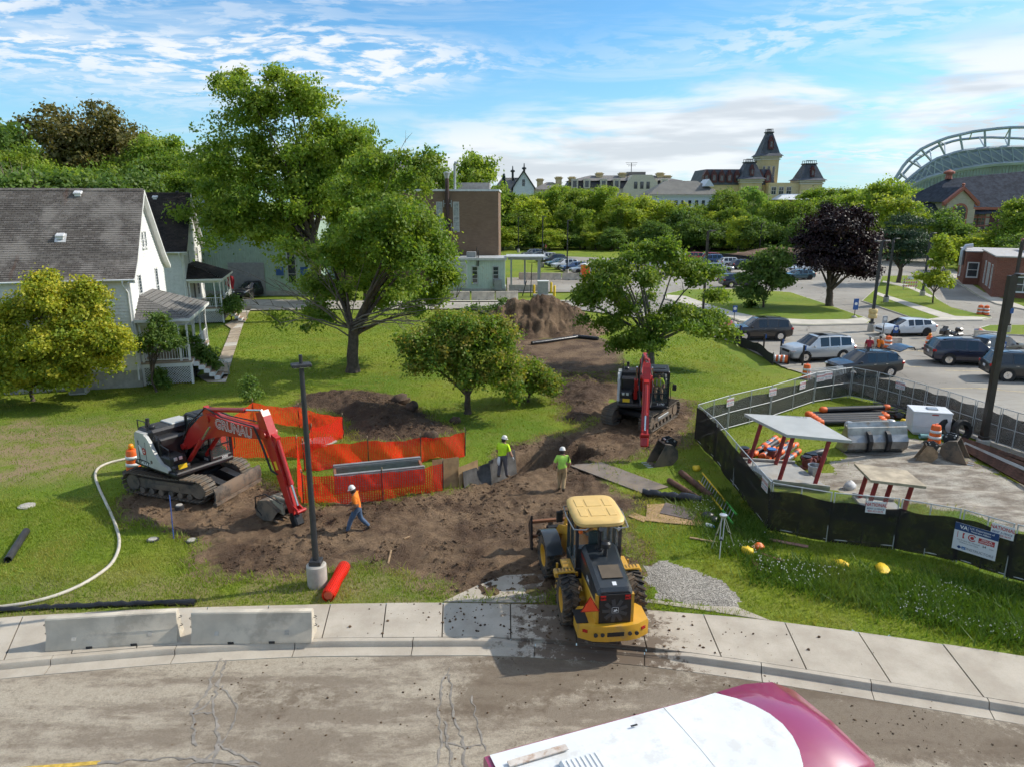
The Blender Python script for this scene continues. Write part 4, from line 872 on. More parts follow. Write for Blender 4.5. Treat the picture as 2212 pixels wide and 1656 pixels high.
wg=obj('rear_wing',MB().box((2.2,18.8,2.3),(8.0,9.5,4.6)),RBRK,T);obj('coping',MB().box((2.2,18.8,4.66),(8.3,9.8,.14)),cp,wg)
obj('upper_storey',MB().box((11,13,5.7),(13,9,1.5)),RBRK,T);obj('roof_hatch',MB().box((9,2,5.3),(2.5,2,.6)),STEEL,T)
for y in(2.4,5.0,6.3,9.0):window(T,(0,y,2.4),EY,-EX,.7 if y in(2.4,9.0)else .5,2.7,WHITE,(1,2),.1,sill=False)
window(T,(-1.8,20,2.0),EY,-EX,1.2,2.0,WHITE,(2,2),.14);window(T,(-.9,14.05,2.2),EX,-EY,1.1,1.8,WHITE,(1,2),.14)
for x in(3,7,11):window(T,(x,0,1.8),EX,-EY,1.8,1.6,WHITE,(2,2),.12)
obj('roof_duct',MB().tube([(-2.1,17,2.6),(-2.1,17,4.6),(-1.8,17.1,5.2),(-1.0,17.3,5.3)],.3,8),pm('duct_metal',(.5,.52,.54),.4,.6),T,40)
Y=250.0;X0=fx(846,Y);T=thing('hilltop_house','dark gabled roof with chimney showing behind the big maple','house',(X0,Y,0));LW=fx(942,Y)-X0;zt=fz(347,Y);ze=fz(372,Y)
obj('wall',MB().box((LW/2,6,ze/2),(LW,12,ze)),CRM,T);obj('roof',hip(MB(),-1,LW+1,-1,13,ze,zt,4),GRYROOF,T);chim(T,fx(876,Y)-X0,6,ze,fz(333,Y),1.5)
obj('gable',MB().prism([(LW*.35,ze),(LW*.8,ze),(LW*.575,zt)],-1.5,5,'Y'),WHITE,T);obj('roof_cresting',MB().box((LW/2,6,zt+.4),(LW-9,.15,.8)),BLACKM,T)
# trees
def m_leaf(nm,c0,c1,c2,tr=0.5):
 def f(t,tc):
  a=t.attr('tone');h=t.attr('clump');c=t.mix(t.ramp(a,0,1),c0,c1);c=t.mix(t.ramp(h,.45,1,0,.85),c,c2)
  oi=t.new('ShaderNodeObjectInfo');c=t.mix(t.math('MULTIPLY',oi.outputs['Random'],.3),c,tuple(q*.6 for q in c0))
  d=bsdf(t,c,.55,None,.35);x=t.new('ShaderNodeBsdfTranslucent');t.set(x.inputs[0],t.mix(.5,c,t.mix(1.0,c,(1.8,1.7,.5),'MULTIPLY')))
  return t.new('ShaderNodeMixShader',i_0=tr,i_1=d,i_2=x.outputs[0]).outputs[0]
 return custom(nm,f)
LF_MAPLE=m_leaf('maple_leaves',(.14,.24,.03),(.27,.39,.04),(.42,.48,.08));LF_DARK=m_leaf('dark_maple_leaves',(.10,.185,.025),(.185,.29,.034),(.30,.36,.055));LF_CRAB=m_leaf('ruddy_green_leaves',(.10,.19,.022),(.19,.29,.034),(.42,.33,.07))
LF_YEL=m_leaf('yellow_green_leaves',(.15,.24,.02),(.40,.42,.035),(.70,.60,.06),.4);LF_PURP=m_leaf('purple_leaves',(0.012,0.006,0.009),(0.028,0.011,0.014),(0.045,0.016,0.018),.2);LF_PALE=m_leaf('willow_leaves',(0.14,0.263,0.0525),(0.21,0.35,0.07),(0.35,0.438,0.105));LF_LIME=m_leaf('lime_leaves',(.2,.30,.03),(.33,.42,.045),(.46,.48,.07))
LF_SHRUB=m_leaf('shrub_leaves',(.09,.17,.035),(.155,.25,.05),(.22,.31,.08));LF_PINE=m_leaf('pine_needles',(0.028,0.063,0.035),(0.049,0.098,0.049),(0.07,0.119,0.056),.2);LF_SPRUCE=m_leaf('spruce_needles',(0.049,0.091,0.091),(0.084,0.14,0.14),(0.126,0.182,0.168),.15);LF_RUST=m_leaf('rusty_leaves',(.11,.115,.028),(.17,.155,.038),(.21,.165,.045),.3)
BARK=pm('bark',(.085,.065,.05),.9,var=.35,scale=4,bump=.5,bscale=12);BARKL=pm('grey_bark',(.17,.145,.12),.9,var=.3,scale=3,bump=.4,bscale=12)
def leaf_mesh(name,centers,normals,sizes,clump,seed,spread=.75,aspect=1.0,tone=None):
 g=np.random.default_rng(seed);n=len(centers)
 d=normals+g.normal(0,spread,(n,3));d[:,2]+=.25;d/=np.linalg.norm(d,axis=1)[:,None]+1e-9
 a=np.cross(d,g.normal(0,1,(n,3)));a/=np.linalg.norm(a,axis=1)[:,None]+1e-9;b=np.cross(d,a);s=sizes[:,None]
 v=np.empty((n,4,3));v[:,0]=centers-a*s*.6;v[:,1]=centers+b*s*.42*aspect+d*s*.1-a*s*.05;v[:,2]=centers+a*s*.6;v[:,3]=centers-b*s*.42*aspect+d*s*.1-a*s*.05
 me=np_mesh(name,v.reshape(-1,3),np.arange(n*4).reshape(-1,4))
 set_attr(me,'tone',np.repeat(g.random(n)if tone is None else tone,4));set_attr(me,'clump',np.repeat(clump,4));return me
def lobes_crown(name,lobes,n_clump,per,leaf,seed,clr=.55,shell=.55,flat=.75,gap=0.0,aspect=1.0,nsub=6):
 """lobes: (x,y,z,rx,ry,rz). Clumps sit mostly near the lobe surface; each clump is a flattened spray of leaves"""
 g=np.random.default_rng(seed);Lb=np.array(lobes,float);ex=[Lb*np.array([1,1,1,.8,.8,.8])]
 for _ in range(nsub):
  d_=g.normal(0,1,(len(Lb),3));d_[:,2]=np.abs(d_[:,2])*.9-.25;d_/=np.linalg.norm(d_,axis=1)[:,None];f_=g.uniform(.26,.46,(len(Lb),1));ex.append(np.concatenate([Lb[:,:3]+d_*Lb[:,3:]*g.uniform(.75,1.02,(len(Lb),1)),Lb[:,3:]*f_*np.array([1,1,.85])],1))
 Lb=np.concatenate(ex);wgt=(Lb[:,3]*Lb[:,4]+Lb[:,4]*Lb[:,5]+Lb[:,3]*Lb[:,5]);ch=g.choice(len(Lb),n_clump,p=wgt/wgt.sum())
 d=g.normal(0,1,(n_clump,3));d/=np.linalg.norm(d,axis=1)[:,None];low=d[:,2]<-.35;d[low,2]*=-g.random(low.sum());r=shell+(1-shell)*g.random(n_clump)**.5;r*=1+.16*g.normal(0,1,n_clump)
 c=Lb[ch,:3]+d*r[:,None]*Lb[ch,3:6]
 if gap>0:
  keep=vnoise(c[:,0]/1.0+40+c[:,1]*.35,c[:,2]/.9+c[:,1]*.2+40,seed)>gap;c,d=c[keep],d[keep]
 n=len(c);tone=g.random(n);up=np.clip(d[:,2]*.5+.5,0,1);cl=np.clip(.25*up+.75*g.random(n),0,1)
 rad=clr*(.6+.8*g.random(n));P=np.repeat(c,per,0);N=np.repeat(d,per,0);off=g.normal(0,.5,(n*per,3));off[:,2]*=flat;P=P+off*np.repeat(rad,per)[:,None]
 P[:,2]-=.12*(off[:,0]**2+off[:,1]**2)*np.repeat(rad,per)
 tn=np.clip(np.repeat(tone,per)*.6+.4*g.random(n*per),0,1);sz=leaf*(.6+.7*g.random(n*per))
 return leaf_mesh(name,P,N,sz,np.repeat(cl,per),seed+1,aspect=aspect,tone=tn),c
def limbs(base,ends,r0,fork,seed,wig=.12,sub=3,r1=.03):
 """trunk from base to a fork height, limbs bending out to each end point, with twigs"""
 g=random.Random(seed);m=MB();base=Vector(base);f=Vector(fork);n=6;P=[base.lerp(f,i/n)+Vector((g.uniform(-1,1),g.uniform(-1,1),0))*wig*r0*(0 if i in(0,n)else 1)for i in range(n+1)]
 m.tube([base-Vector((0,0,.2))]+P,[r0*1.45]+[r0*(1.25 if i==0 else 1.0-.25*i/n)for i in range(n+1)],10)
 for e in ends:
  e=Vector(e);st=base.lerp(f,g.uniform(.72,1.0));Ln=(e-st).length;mid=st.lerp(e,.45)+Vector((g.uniform(-1,1)*.08,g.uniform(-1,1)*.08,.12))*Ln
  pts=[];k=7
  for i in range(k+1):
   t=i/k;q=st*(1-t)**2+mid*2*t*(1-t)+e*t*t;pts.append(q+Vector((g.uniform(-1,1),g.uniform(-1,1),g.uniform(-1,1)))*wig*.3*(0<i<k))
  ra=r0*g.uniform(.36,.55);m.tube(pts,[ra+(r1-ra)*(i/k)**.7 for i in range(k+1)],7)
  for j in range(sub):
   t=g.uniform(.35,.95);i=int(t*k);q=pts[i];dv=((e-st).normalized()+Vector((g.uniform(-1,1),g.uniform(-1,1),g.uniform(-.5,.8)))).normalized()*Ln*g.uniform(.12,.26)
   rb=(ra+(r1-ra)*t)*.5;m.tube([q,q+dv*.5+Vector((0,0,.05*Ln)),q+dv],[rb,rb*.6,r1*.4],5)
 return m
def tree(name,label,cat,loc,lobes,trunk,leafm,n_clump,per,leaf,seed,barkm=BARK,group=None,tw=3,**kw):
 T=thing(name,label,cat,loc,0,group);me,c=lobes_crown('crown',lobes,n_clump,per,leaf,seed,**kw);link('crown',me,leafm,T)
 r0,fork,nl=trunk;g=random.Random(seed);ends=[tuple(c[g.randrange(len(c))])for _ in range(nl)]
 obj('trunk',limbs((0,0,0),ends,r0,(g.uniform(-.2,.2),g.uniform(-.2,.2),fork),seed,sub=tw),barkm,T,60);return T
def G(px_,py_):p=at(px_,py_);return Vector((p.x,p.y,gz(p.x,p.y)if p.y<48 and abs(p.x)<26 else-.03))
p=Vector((-19.0,70,0));q=lambda x,y,rx,rz,ry=None,dy=0:tuple(atY(x,y,70+dy)-p)+(rx/22.0,(ry or rx)/22.0,rz/22.0)
tree('tall_maple','tallest light green maple standing behind the half-bare maple','tree',p,[q(530,250,75,100),q(620,235,75,75),q(500,350,95,85),q(660,330,110,75),q(590,420,130,95),q(480,460,80,75),q(700,440,90,85),q(560,520,110,85),q(760,320,45,50),q(505,190,32,40),q(640,190,34,30),q(690,215,30,24),q(800,400,50,55)],(.55,8,16),LF_MAPLE,2500,40,.26,11,clr=.85,shell=.4,gap=.38,tw=2)
p=G(762,802);q=lambda x,y,rx,rz,dy=0,ry=None:tuple(atY(x,y,p.y+dy)-p)+(rx/31.5,(ry or rx)/31.5,rz/31.5)
T=tree('half_bare_maple','dark green maple with bare grey branches in the middle of the lawn','tree',p,[q(860,500,80,95,1),q(800,420,70,65,3),q(905,560,75,75,1),q(760,560,80,70,4),q(700,620,75,55,4),q(880,400,45,55),q(930,630,55,60,1),q(640,560,50,35),q(880,640,80,45,3),q(820,480,70,60,-3),q(640,700,55,22),q(915,360,30,35),q(820,640,65,50,5),q(720,640,60,45,3),q(900,665,60,40,3),q(790,610,70,50,2),q(690,680,45,25,2),q(960,600,35,45,1),q(800,520,60,50,-3),q(880,570,55,50,-3),q(735,560,55,40,-3),q(850,630,55,32,-2.5),q(850,350,38,42),q(800,370,42,40),q(930,520,40,50,-1)],(.42,3.2,9),LF_DARK,2500,38,.19,12,BARK,clr=.6,shell=.3,gap=.36,tw=2)
m=MB();g=random.Random(3)
for ex,ey,r_ in((590,620,.11),(610,695,.11),(700,600,.12),(985,640,.10),(960,700,.10),(560,660,.08),(1010,670,.07),(650,650,.09),(975,720,.07),(890,700,.09),(858,330,.05),(945,660,.09)):
 a=p+Vector((g.uniform(-.2,.2),-.1,2.4+g.random()*1.2));e_=atY(ex,ey,p.y-g.uniform(1.5,4.5));mid=a.lerp(e_,.5)+Vector((0,-.4,.8));pts=[a*(1-t)**2+mid*2*t*(1-t)+e_*t*t+Vector((g.uniform(-.1,.1),0,g.uniform(-.1,.1)))for t in np.linspace(0,1,8)]
 m.tube([v-p for v in pts],[r_*.7*(1-.85*i/7)for i in range(8)],6)
 for j in range(6):
  s=pts[g.randrange(3,8)];dv=((e_-a).normalized()+Vector((g.uniform(-.8,.8),g.uniform(-.6,.6),g.uniform(-.5,.5))))*g.uniform(.8,2.0);m.tube([s-p,s+dv*.5+Vector((0,0,.15))-p,s+dv-p],[r_*.25,.02,.008],4)
  s2=s+dv*.5;dv2=dv*.4+Vector((g.uniform(-.5,.5),g.uniform(-.3,.3),g.uniform(-.4,.4)));m.tube([s2-p,s2+dv2-p],[.015,.006],3)
obj('dead_branches',m,BARKL,T,60)
p=G(1010,892);q=lambda x,y,rx,rz,dy=0:tuple(atY(x,y,p.y+dy)-p)+(rx/39.5,rx/39.5,rz/39.5)
tree('crabapple_tree','low round crabapple with reddish leaf tips on the lawn','tree',p,[q(950,745,65,52),q(1040,735,70,48),q(905,790,42,38),q(1010,790,85,45),q(1085,760,45,48),q(1095,810,40,32),q(890,750,35,35),q(960,700,38,22),q(1060,700,38,20),q(1090,830,45,25,-1),q(985,770,75,52,-.8),q(1045,780,60,45,-.8),q(925,770,50,45,-.6),q(1000,705,60,30)],(.19,1.3,10),LF_CRAB,1350,34,.135,13,clr=.42,shell=.35,gap=.12,flat=.9)
p=G(1140,868);q=lambda x,y,rx,rz,dy=0:tuple(atY(x,y,p.y+dy)-p)+(rx/38.0,rx/38.0,rz/38.0)
tree('round_shrub','bushy ruddy-green shrub right of the crabapple by the dug earth','shrub',p,[q(1140,825,55,42),q(1170,830,38,36),q(1105,825,35,35),q(1150,800,35,25)],(.08,.5,8),LF_CRAB,450,30,.13,14,clr=.36,shell=.4,flat=.9)
p=G(1403,792);q=lambda x,y,rx,rz,dy=0:tuple(atY(x,y,p.y+dy)-p)+(rx/30.5,rx/30.5,rz/30.5)
tree('spreading_maple','open-crowned maple behind the far excavator','tree',p,[q(1400,560,55,38),q(1330,600,60,42),q(1460,590,60,42),q(1290,650,50,45),q(1510,600,35,45),q(1370,660,55,38,2),q(1440,700,60,35,-2),q(1300,700,45,35),q(1520,710,55,32),q(1390,740,50,25,-2),q(1550,720,30,24),q(1445,540,30,28),q(1350,745,40,22),q(1500,690,60,25),q(1265,640,25,40),q(1540,640,22,20),q(1300,620,45,40,-1),q(1380,610,45,40,-2),q(1330,680,45,35,-2)],(.33,2.0,18),LF_DARK,1500,36,.175,15,BARKL,clr=.5,shell=.3,gap=.32,nsub=4,tw=2)
p=Vector((-28.2,40.3,gz(-26,40.3)));q=lambda x,y,rx,rz,dy=0:tuple(atY(x,y,p.y+dy)-p)+(rx/37.0,rx/45.0,rz/37.0)
tree('golden_elder','large yellow-green bush covering the front of the grey-roofed house','shrub',p,[q(120,655,70,45),q(40,680,60,50),q(180,680,65,50),q(235,735,50,48,-.8),q(120,735,90,50,-.8),q(30,760,70,45,-.5),q(190,625,25,25),q(95,615,35,22),q(262,745,30,34,-1),q(-10,710,50,50),q(40,800,70,30,-1),q(120,795,55,25,-1),q(225,785,40,28,-1),q(170,770,45,30,-1),q(50,828,75,26,-1),q(150,822,55,24,-1),q(0,800,60,40,-1)],(.12,.6,12),LF_YEL,1800,34,.15,16,clr=.45,shell=.4,flat=.8,nsub=4)
p=Vector((-21.9,42.3,.0));q=lambda x,y,rx,rz,dy=0:tuple(atY(x,y,p.y+dy)-p)+(rx/36.0,rx/36.0,rz/36.0)
tree('porch_tree','slender small tree growing against the porch of the grey-roofed house','tree',p,[q(325,700,28,32),q(345,730,35,32),q(310,750,25,25),q(370,745,25,22)],(.07,.9,8),LF_SHRUB,330,22,.13,17,clr=.34,shell=.25,gap=.1)
p=at(425,812);q=lambda x,y,rx,rz,dy=0:tuple(atY(x,y,p.y+dy)-p)+(rx/35.0,rx/35.0,rz/35.0)
tree('garden_shrub','loose green shrub beside the front steps and the path','shrub',p,[q(420,760,32,28),q(450,770,25,28),q(400,740,25,20),q(440,785,34,18)],(.05,.3,7),LF_SHRUB,330,22,.13,18,clr=.33,shell=.25)
p=at(500,694);tree('garden_shrub','dark round shrub at the corner of the second house','shrub',p,[(0,0,1.3,1.6,1.4,1.3),(-1.4,.6,1.2,1.2,1.2,1.1)],(.06,.4,6),LF_SHRUB,200,20,.2,19,clr=.45)
for k,(x,y,s,lb)in enumerate(((540,868,.5,'thin sapling on the lawn above the orange netting'),(345,838,.42,'low weedy bush at the foot of the porch lattice'),(60,842,.6,'dark low bush under the yellow elder'))):
 tree('sapling',lb,'shrub',G(x,y),[(0,0,1.6*s,.9*s,.9*s,1.4*s),(.3*s,0,.8*s,1.2*s,1.0*s,.7*s)],(.03,.3,5),LF_SHRUB,60 if k==0 else 110,16,.13,40+k,clr=.3)
p=at(1790,664);tree('purple_maple','dense purple-black maple on the parking island','tree',p,[(0,0,6.6,4.4,4.2,3.3),(-2.2,-.5,5.0,2.9,2.8,2.1),(2.0,-.3,5.2,3.0,2.8,2.3),(.3,0,9.2,2.7,2.6,1.8),(.5,-1,4.2,3.0,2.6,1.5),(3.0,0,7.0,2.1,2,1.6),(-2.8,0,7.2,1.8,1.8,1.6)],(.42,2.2,10),LF_PURP,1100,32,.24,20,clr=.62,shell=.55)
p=at(1648,668);tree('island_tree','rounded mid green tree left of the purple maple','tree',p,[(0,0,3.4,2.7,2.5,2.5),(.5,0,5.2,1.8,1.8,1.4),(-1.2,0,1.7,1.7,1.6,1.4),(1.3,0,2.6,1.8,1.6,1.5)],(.14,.8,9),LF_SHRUB,520,22,.25,21,clr=.5,shell=.35)
p=at(1940,614);tree('island_pine','dark spreading pine beside the narrow drive','tree',p,[(0,0,6.5,3.6,3.2,1.6),(-2.2,0,5.2,2.6,2.4,1.2),(2.2,0,5.0,2.4,2.2,1.1),(.4,0,8.4,2.6,2.4,1.2),(-.6,0,3.8,3.0,2.4,.9)],(.32,2.4,9),LF_PINE,520,24,.34,22,clr=.7,flat=.4,aspect=.4)
p=at(2013,658);tree('young_tree','young bright green tree by the drive entrance','tree',p,[(0,0,3.0,1.7,1.6,1.2),(.3,0,4.8,1.3,1.3,1.4),(0,0,6.6,.9,.9,1.2),(.6,0,2.3,1.5,1.4,.7)],(.09,1.4,8),LF_LIME,240,20,.26,23,clr=.42,gap=.15)
def proto(name,lobes,trunk,leafm,n,per,leaf,seed,**kw):
 T=tree(name,'x','tree',(0,0,0),lobes,trunk,leafm,n,per,leaf,seed,**kw);return T
BROAD=[(0,0,8.5,5.2,5,4.6),(-2.8,0,6.2,3.6,3.6,3.2),(2.9,.5,6.6,3.6,3.4,3.4),(.8,-1,11.6,3.2,3.2,2.6),(-1.6,.5,10.4,3,3,2.6),(0,-2,4.4,4.2,3.4,2.6),(3.4,-1,4.0,2.6,2.4,2)]
TALL=[(0,0,9,3.4,3.4,4.2),(.9,0,13,2.6,2.6,3),(-1.4,0,6.2,3,3,3),(1.8,-.4,6.6,2.8,2.6,2.8),(-.8,0,15,1.8,1.8,1.8),(0,-1,4,3.4,2.8,2.2)]
RND=[(0,0,5.4,4.4,4.2,3.8),(-2,-.6,4,2.8,2.6,2.6),(2.2,0,4.4,2.8,2.6,2.8),(.4,0,8,2.6,2.6,2),(0,-1.6,2.6,3.8,2.8,2)]
PROT=[]
for k,(lb,tk,mt,n,nm)in enumerate(((BROAD,(.45,3,10),LF_MAPLE,520,'broad_tree'),(BROAD,(.45,3,10),LF_DARK,520,'broad_tree'),(TALL,(.4,4,10),LF_MAPLE,420,'tall_tree'),(TALL,(.4,4,10),LF_DARK,420,'tall_tree'),(RND,(.3,2,8),LF_LIME,340,'round_tree'),(RND,(.3,2,8),LF_SHRUB,340,'round_tree'),(TALL,(.4,4,10),LF_PALE,420,'willow_tree'),(BROAD,(.45,3,10),LF_RUST,480,'rusty_tree'))):
 PROT.append(dict(lobes=lb,trunk=tk,leafm=mt,n_clump=n,name=nm,used=None,hgt=max(l[2]+l[5]for l in lb),seed=60+k))
def place_tree(k,px_,ytop,Y,sx,label,group,z0=0.0):
 d=PROT[k];zt=atY(px_,ytop,Y).z;x=atY(px_,434,Y).x;s=(zt-z0)/d['hgt'];g=rnd.random()
 if d['used']is None:
  d['used']=tree(d['name'],label,'tree',(x,Y,z0),d['lobes'],d['trunk'],d['leafm'],d['n_clump'],28,.27 if d.get('fine')else .38,d['seed'],group=group,clr=.75 if d.get('fine')else 1.0,shell=.45,tw=0);o=d['used'];o.rotation_euler=(0,0,g*6.28)
 else:o=clone(d['used'],(x,Y,z0),g*6.28,label,group=group)
 o['group']=group;o.scale=(s*sx,s*sx,s)
G1='trees of the belt behind the lawn';names=['broad','broad','tall','tall','lime green','dark','pale','rusty']
belt=[(3,1095,418,182,1.2),(2,1130,420,190,1.1),(4,1150,432,180,1.2),(0,1172,412,196,1.0),(2,1205,400,186,1.1),(0,1240,405,190,1.0),(1,1278,402,196,1.0),(2,1310,402,188,1.1),(4,1352,425,182,1.2),(4,1385,430,186,1.2),(0,1420,435,190,1.0),(4,1450,440,184,1.1),(5,1478,452,178,1.2),(1,1515,440,182,1.0),(5,1500,470,170,1.3),(1,1560,405,185,.95),(6,1612,405,205,1.3),(6,1640,412,200,1.2),(1,1590,445,172,1.0),(4,1603,472,160,.9),(0,1672,432,170,.9),(1,1712,428,166,1.0),(1,1760,425,172,1.1),(1,1800,418,168,1.1),(0,1850,412,160,1.1),(0,1905,388,150,1.0),(4,1940,430,140,1.1),(5,1985,455,150,1.1),(5,2050,452,135,1.2),(3,2020,415,190,1.3),(6,1995,410,230,1.6),(1,1975,405,260,1.6),(4,2110,512,118,1.5),(4,2140,505,122,1.4),(0,2205,425,120,.9),(5,2170,515,126,1.6),(1,1780,402,300,1.6),(1,1820,405,310,1.7),(0,1862,408,300,1.7),(3,1225,440,178,1.2),(2,1265,452,176,1.2),(3,1335,450,176,1.1),(5,1405,478,172,1.4),(5,1435,485,170,1.4),(1,1115,450,176,1.2),(5,1540,478,168,1.3),(5,1640,470,160,1.3),(4,1545,462,176,1.0),(5,1730,470,156,1.2),(0,1022,330,165,.82),(5,2235,500,110,1.3)]
wx=lambda x:'far left end' if x<1150 else('behind the near car rows' if x<1350 else('in front of the white hall' if x<1530 else('in front of the towered hall' if x<1700 else('behind the purple maple' if x<1880 else 'by the theatre'))))
kindn=['broad bright green tree','broad dark green tree','tall light green tree','tall dark green tree','yellow-green bushy tree','rounded dull green tree','feathery pale green tree','rusty brown-green tree']
ORD=['leftmost']+[q+' from left' for q in 'second third fourth fifth sixth seventh eighth ninth tenth'.split()]
def uniq(rows,fn):
 by={}
 for r_ in rows:by.setdefault(fn(r_),[]).append(r_)
 return{id(r_):(lb if len(v)==1 else lb+', '+ORD[min(i,9)])for lb,v in by.items()for i,r_ in enumerate(sorted(v,key=lambda q:q[1]))}
belt+=[(5 if i%3 else 4,1085+i*34,492+(i*7)%16,171+(i*5)%7,1.9)for i in range(19)]
UL=uniq(belt,lambda r_:kindn[r_[0]]+' '+wx(r_[1]))
for row in belt:
 k,px_,yt,Y,sx=row;lb=UL[id(row)]
 place_tree(k,px_,yt,Y,sx,('lone tall round tree rising over the brick block' if yt==330 else lb),G1)
G2='trees of the wood behind the houses'
for d in PROT:d['used']=None;d['n_clump']=int(d['n_clump']*2.3);d['fine']=True
wood=[(5,-30,255,105,1.0),(2,25,262,112,1.0),(7,168,238,112,.95),(7,262,243,114,.95),(0,85,312,104,.75),(1,215,340,96,.75),(2,352,288,106,1.0),(1,395,312,100,.9),(5,30,362,88,.9),(0,140,352,88,.75),(5,290,368,86,.9),(1,445,330,98,.9),(1,318,300,112,.8),(1,-70,290,95,1.0),(0,420,360,94,.9),(0,690,290,112,.7),(5,470,380,94,1.0),(0,780,270,84,.6),(1,922,335,104,.62),(5,190,372,82,1.1),(5,90,375,80,1.1)]
UL=uniq(wood,lambda r_:kindn[r_[0]]+' in the wood '+('above the grey shingle roof' if r_[1]<330 else('above the black roof' if r_[1]<480 else 'beside the tall maple')))
for row in wood:place_tree(*row,UL[id(row)],G2)
p=Vector(atY(1088,434,205));p.z=0;hz=atY(1088,378,205).z;T=thing('blue_spruce','pointed blue spruce in front of the gabled building','tree',p)
g=np.random.default_rng(5);n=5200;t=g.random(n)**.7;a=g.random(n)*6.28;rr=(1-t)*4.6*(.55+.45*np.sqrt(g.random(n)))*(1+.2*np.sin(t*46));C_=np.stack([rr*np.cos(a),rr*np.sin(a),2+t*(hz-2)-rr*.25],-1)
link('crown',leaf_mesh('crown',C_,np.stack([np.cos(a),np.sin(a),a*0-.2],-1),.7*(.6+.6*g.random(n)),g.random(n),6,.5,.5),LF_SPRUCE,T);obj('trunk',MB().cyl((0,0,0),(0,0,hz-1),.3,.05,8),BARK,T)
p=Vector(atY(52,434,80));p.z=0;T=thing('dead_tree','leafless grey tree above the left end of the roof','tree',p);g=random.Random(8)
m=limbs((0,0,0),[(g.uniform(-2.2,2.2),g.uniform(-1.5,1.5),g.uniform(10.5,15.5))for _ in range(34)],.3,(0,0,6),9,.2,9,.02);obj('trunk',m,pm('dead_bark',(.20,.15,.12),.9),T)
# cars
def paint(nm,col,rough=.28,metal=.0):return pm('paint_'+nm,col,rough,metal,var=.03,coat=.8)
PT=dict(brown=paint('brown',(.045,.036,.030),.3,.3),silver=paint('silver',(.50,.51,.51),.3,.35),black=paint('black',(.006,.006,.008)),white=paint('white',(.62,.63,.63)),navy=paint('navy',(.010,.014,.035)),grey=paint('grey',(.12,.125,.13),.3,.4),blue=paint('blue',(.02,.06,.16)),red=paint('red',(.35,.015,.015)),teal=paint('teal',(.05,.11,.14),.3,.3),lsilver=paint('lsilver',(.34,.36,.38),.3,.4))
LAMP=pm('clear_lamp',(.6,.62,.64),.1,.3,var=0);TAIL=pm('red_lamp',(.40,.012,.012),.2,var=0);PLATE=pm('licence_plate',(.65,.66,.68),.5,var=0);TRIM=pm('black_trim',(.012,.012,.013),.5,var=0)
CARS={'suv':dict(L=5.1,r=.40,wb=1.5,st=[(-2.55,.84,.45,.98,.74,1.02),(-2.46,.92,.38,1.12,.82,1.18),(-2.12,.96,.30,1.17,.72,1.76),(-1.30,.97,.28,1.16,.74,1.83),(-1.20,.97,.28,1.16,.74,1.835),(-.42,.97,.28,1.14,.745,1.85),(-.32,.97,.28,1.14,.745,1.85),(.36,.97,.28,1.12,.73,1.82),(.52,.97,.28,1.12,.72,1.79),(1.22,.97,.28,1.10,.86,1.19),(2.05,.95,.28,1.02,.84,1.12),(2.42,.87,.30,.92,.74,1.02),(2.55,.72,.36,.80,.60,.88)],pil=[3,5],ws=8,rg=1),'cuv':dict(L=4.7,r=.36,wb=1.36,st=[(-2.35,.80,.45,.90,.70,.95),(-2.27,.88,.38,1.06,.78,1.10),(-1.85,.91,.28,1.12,.66,1.58),(-1.15,.92,.26,1.08,.69,1.66),(-1.05,.92,.26,1.08,.69,1.665),(-.35,.92,.26,1.04,.70,1.68),(-.25,.92,.26,1.04,.70,1.68),(.30,.92,.26,1.02,.68,1.65),(.45,.92,.26,1.02,.67,1.62),(1.22,.92,.26,.99,.82,1.06),(1.90,.90,.26,.92,.80,.99),(2.25,.82,.28,.82,.70,.90),(2.35,.66,.34,.70,.56,.76)],pil=[3,5],ws=8,rg=1),'wagon':dict(L=4.85,r=.35,wb=1.44,st=[(-2.42,.80,.42,.82,.70,.88),(-2.34,.88,.34,.98,.78,1.02),(-1.85,.92,.25,1.0,.62,1.38),(-1.15,.92,.22,.97,.66,1.45),(-1.06,.92,.22,.97,.66,1.455),(-.32,.92,.22,.93,.68,1.48),(-.22,.92,.22,.93,.68,1.48),(.25,.92,.22,.91,.66,1.45),(.40,.92,.22,.91,.65,1.42),(1.25,.92,.22,.88,.82,.95),(1.95,.90,.22,.82,.80,.89),(2.32,.82,.24,.72,.70,.80),(2.42,.66,.3,.6,.56,.66)],pil=[3,5],ws=8,rg=1),}
CARPROTO={}
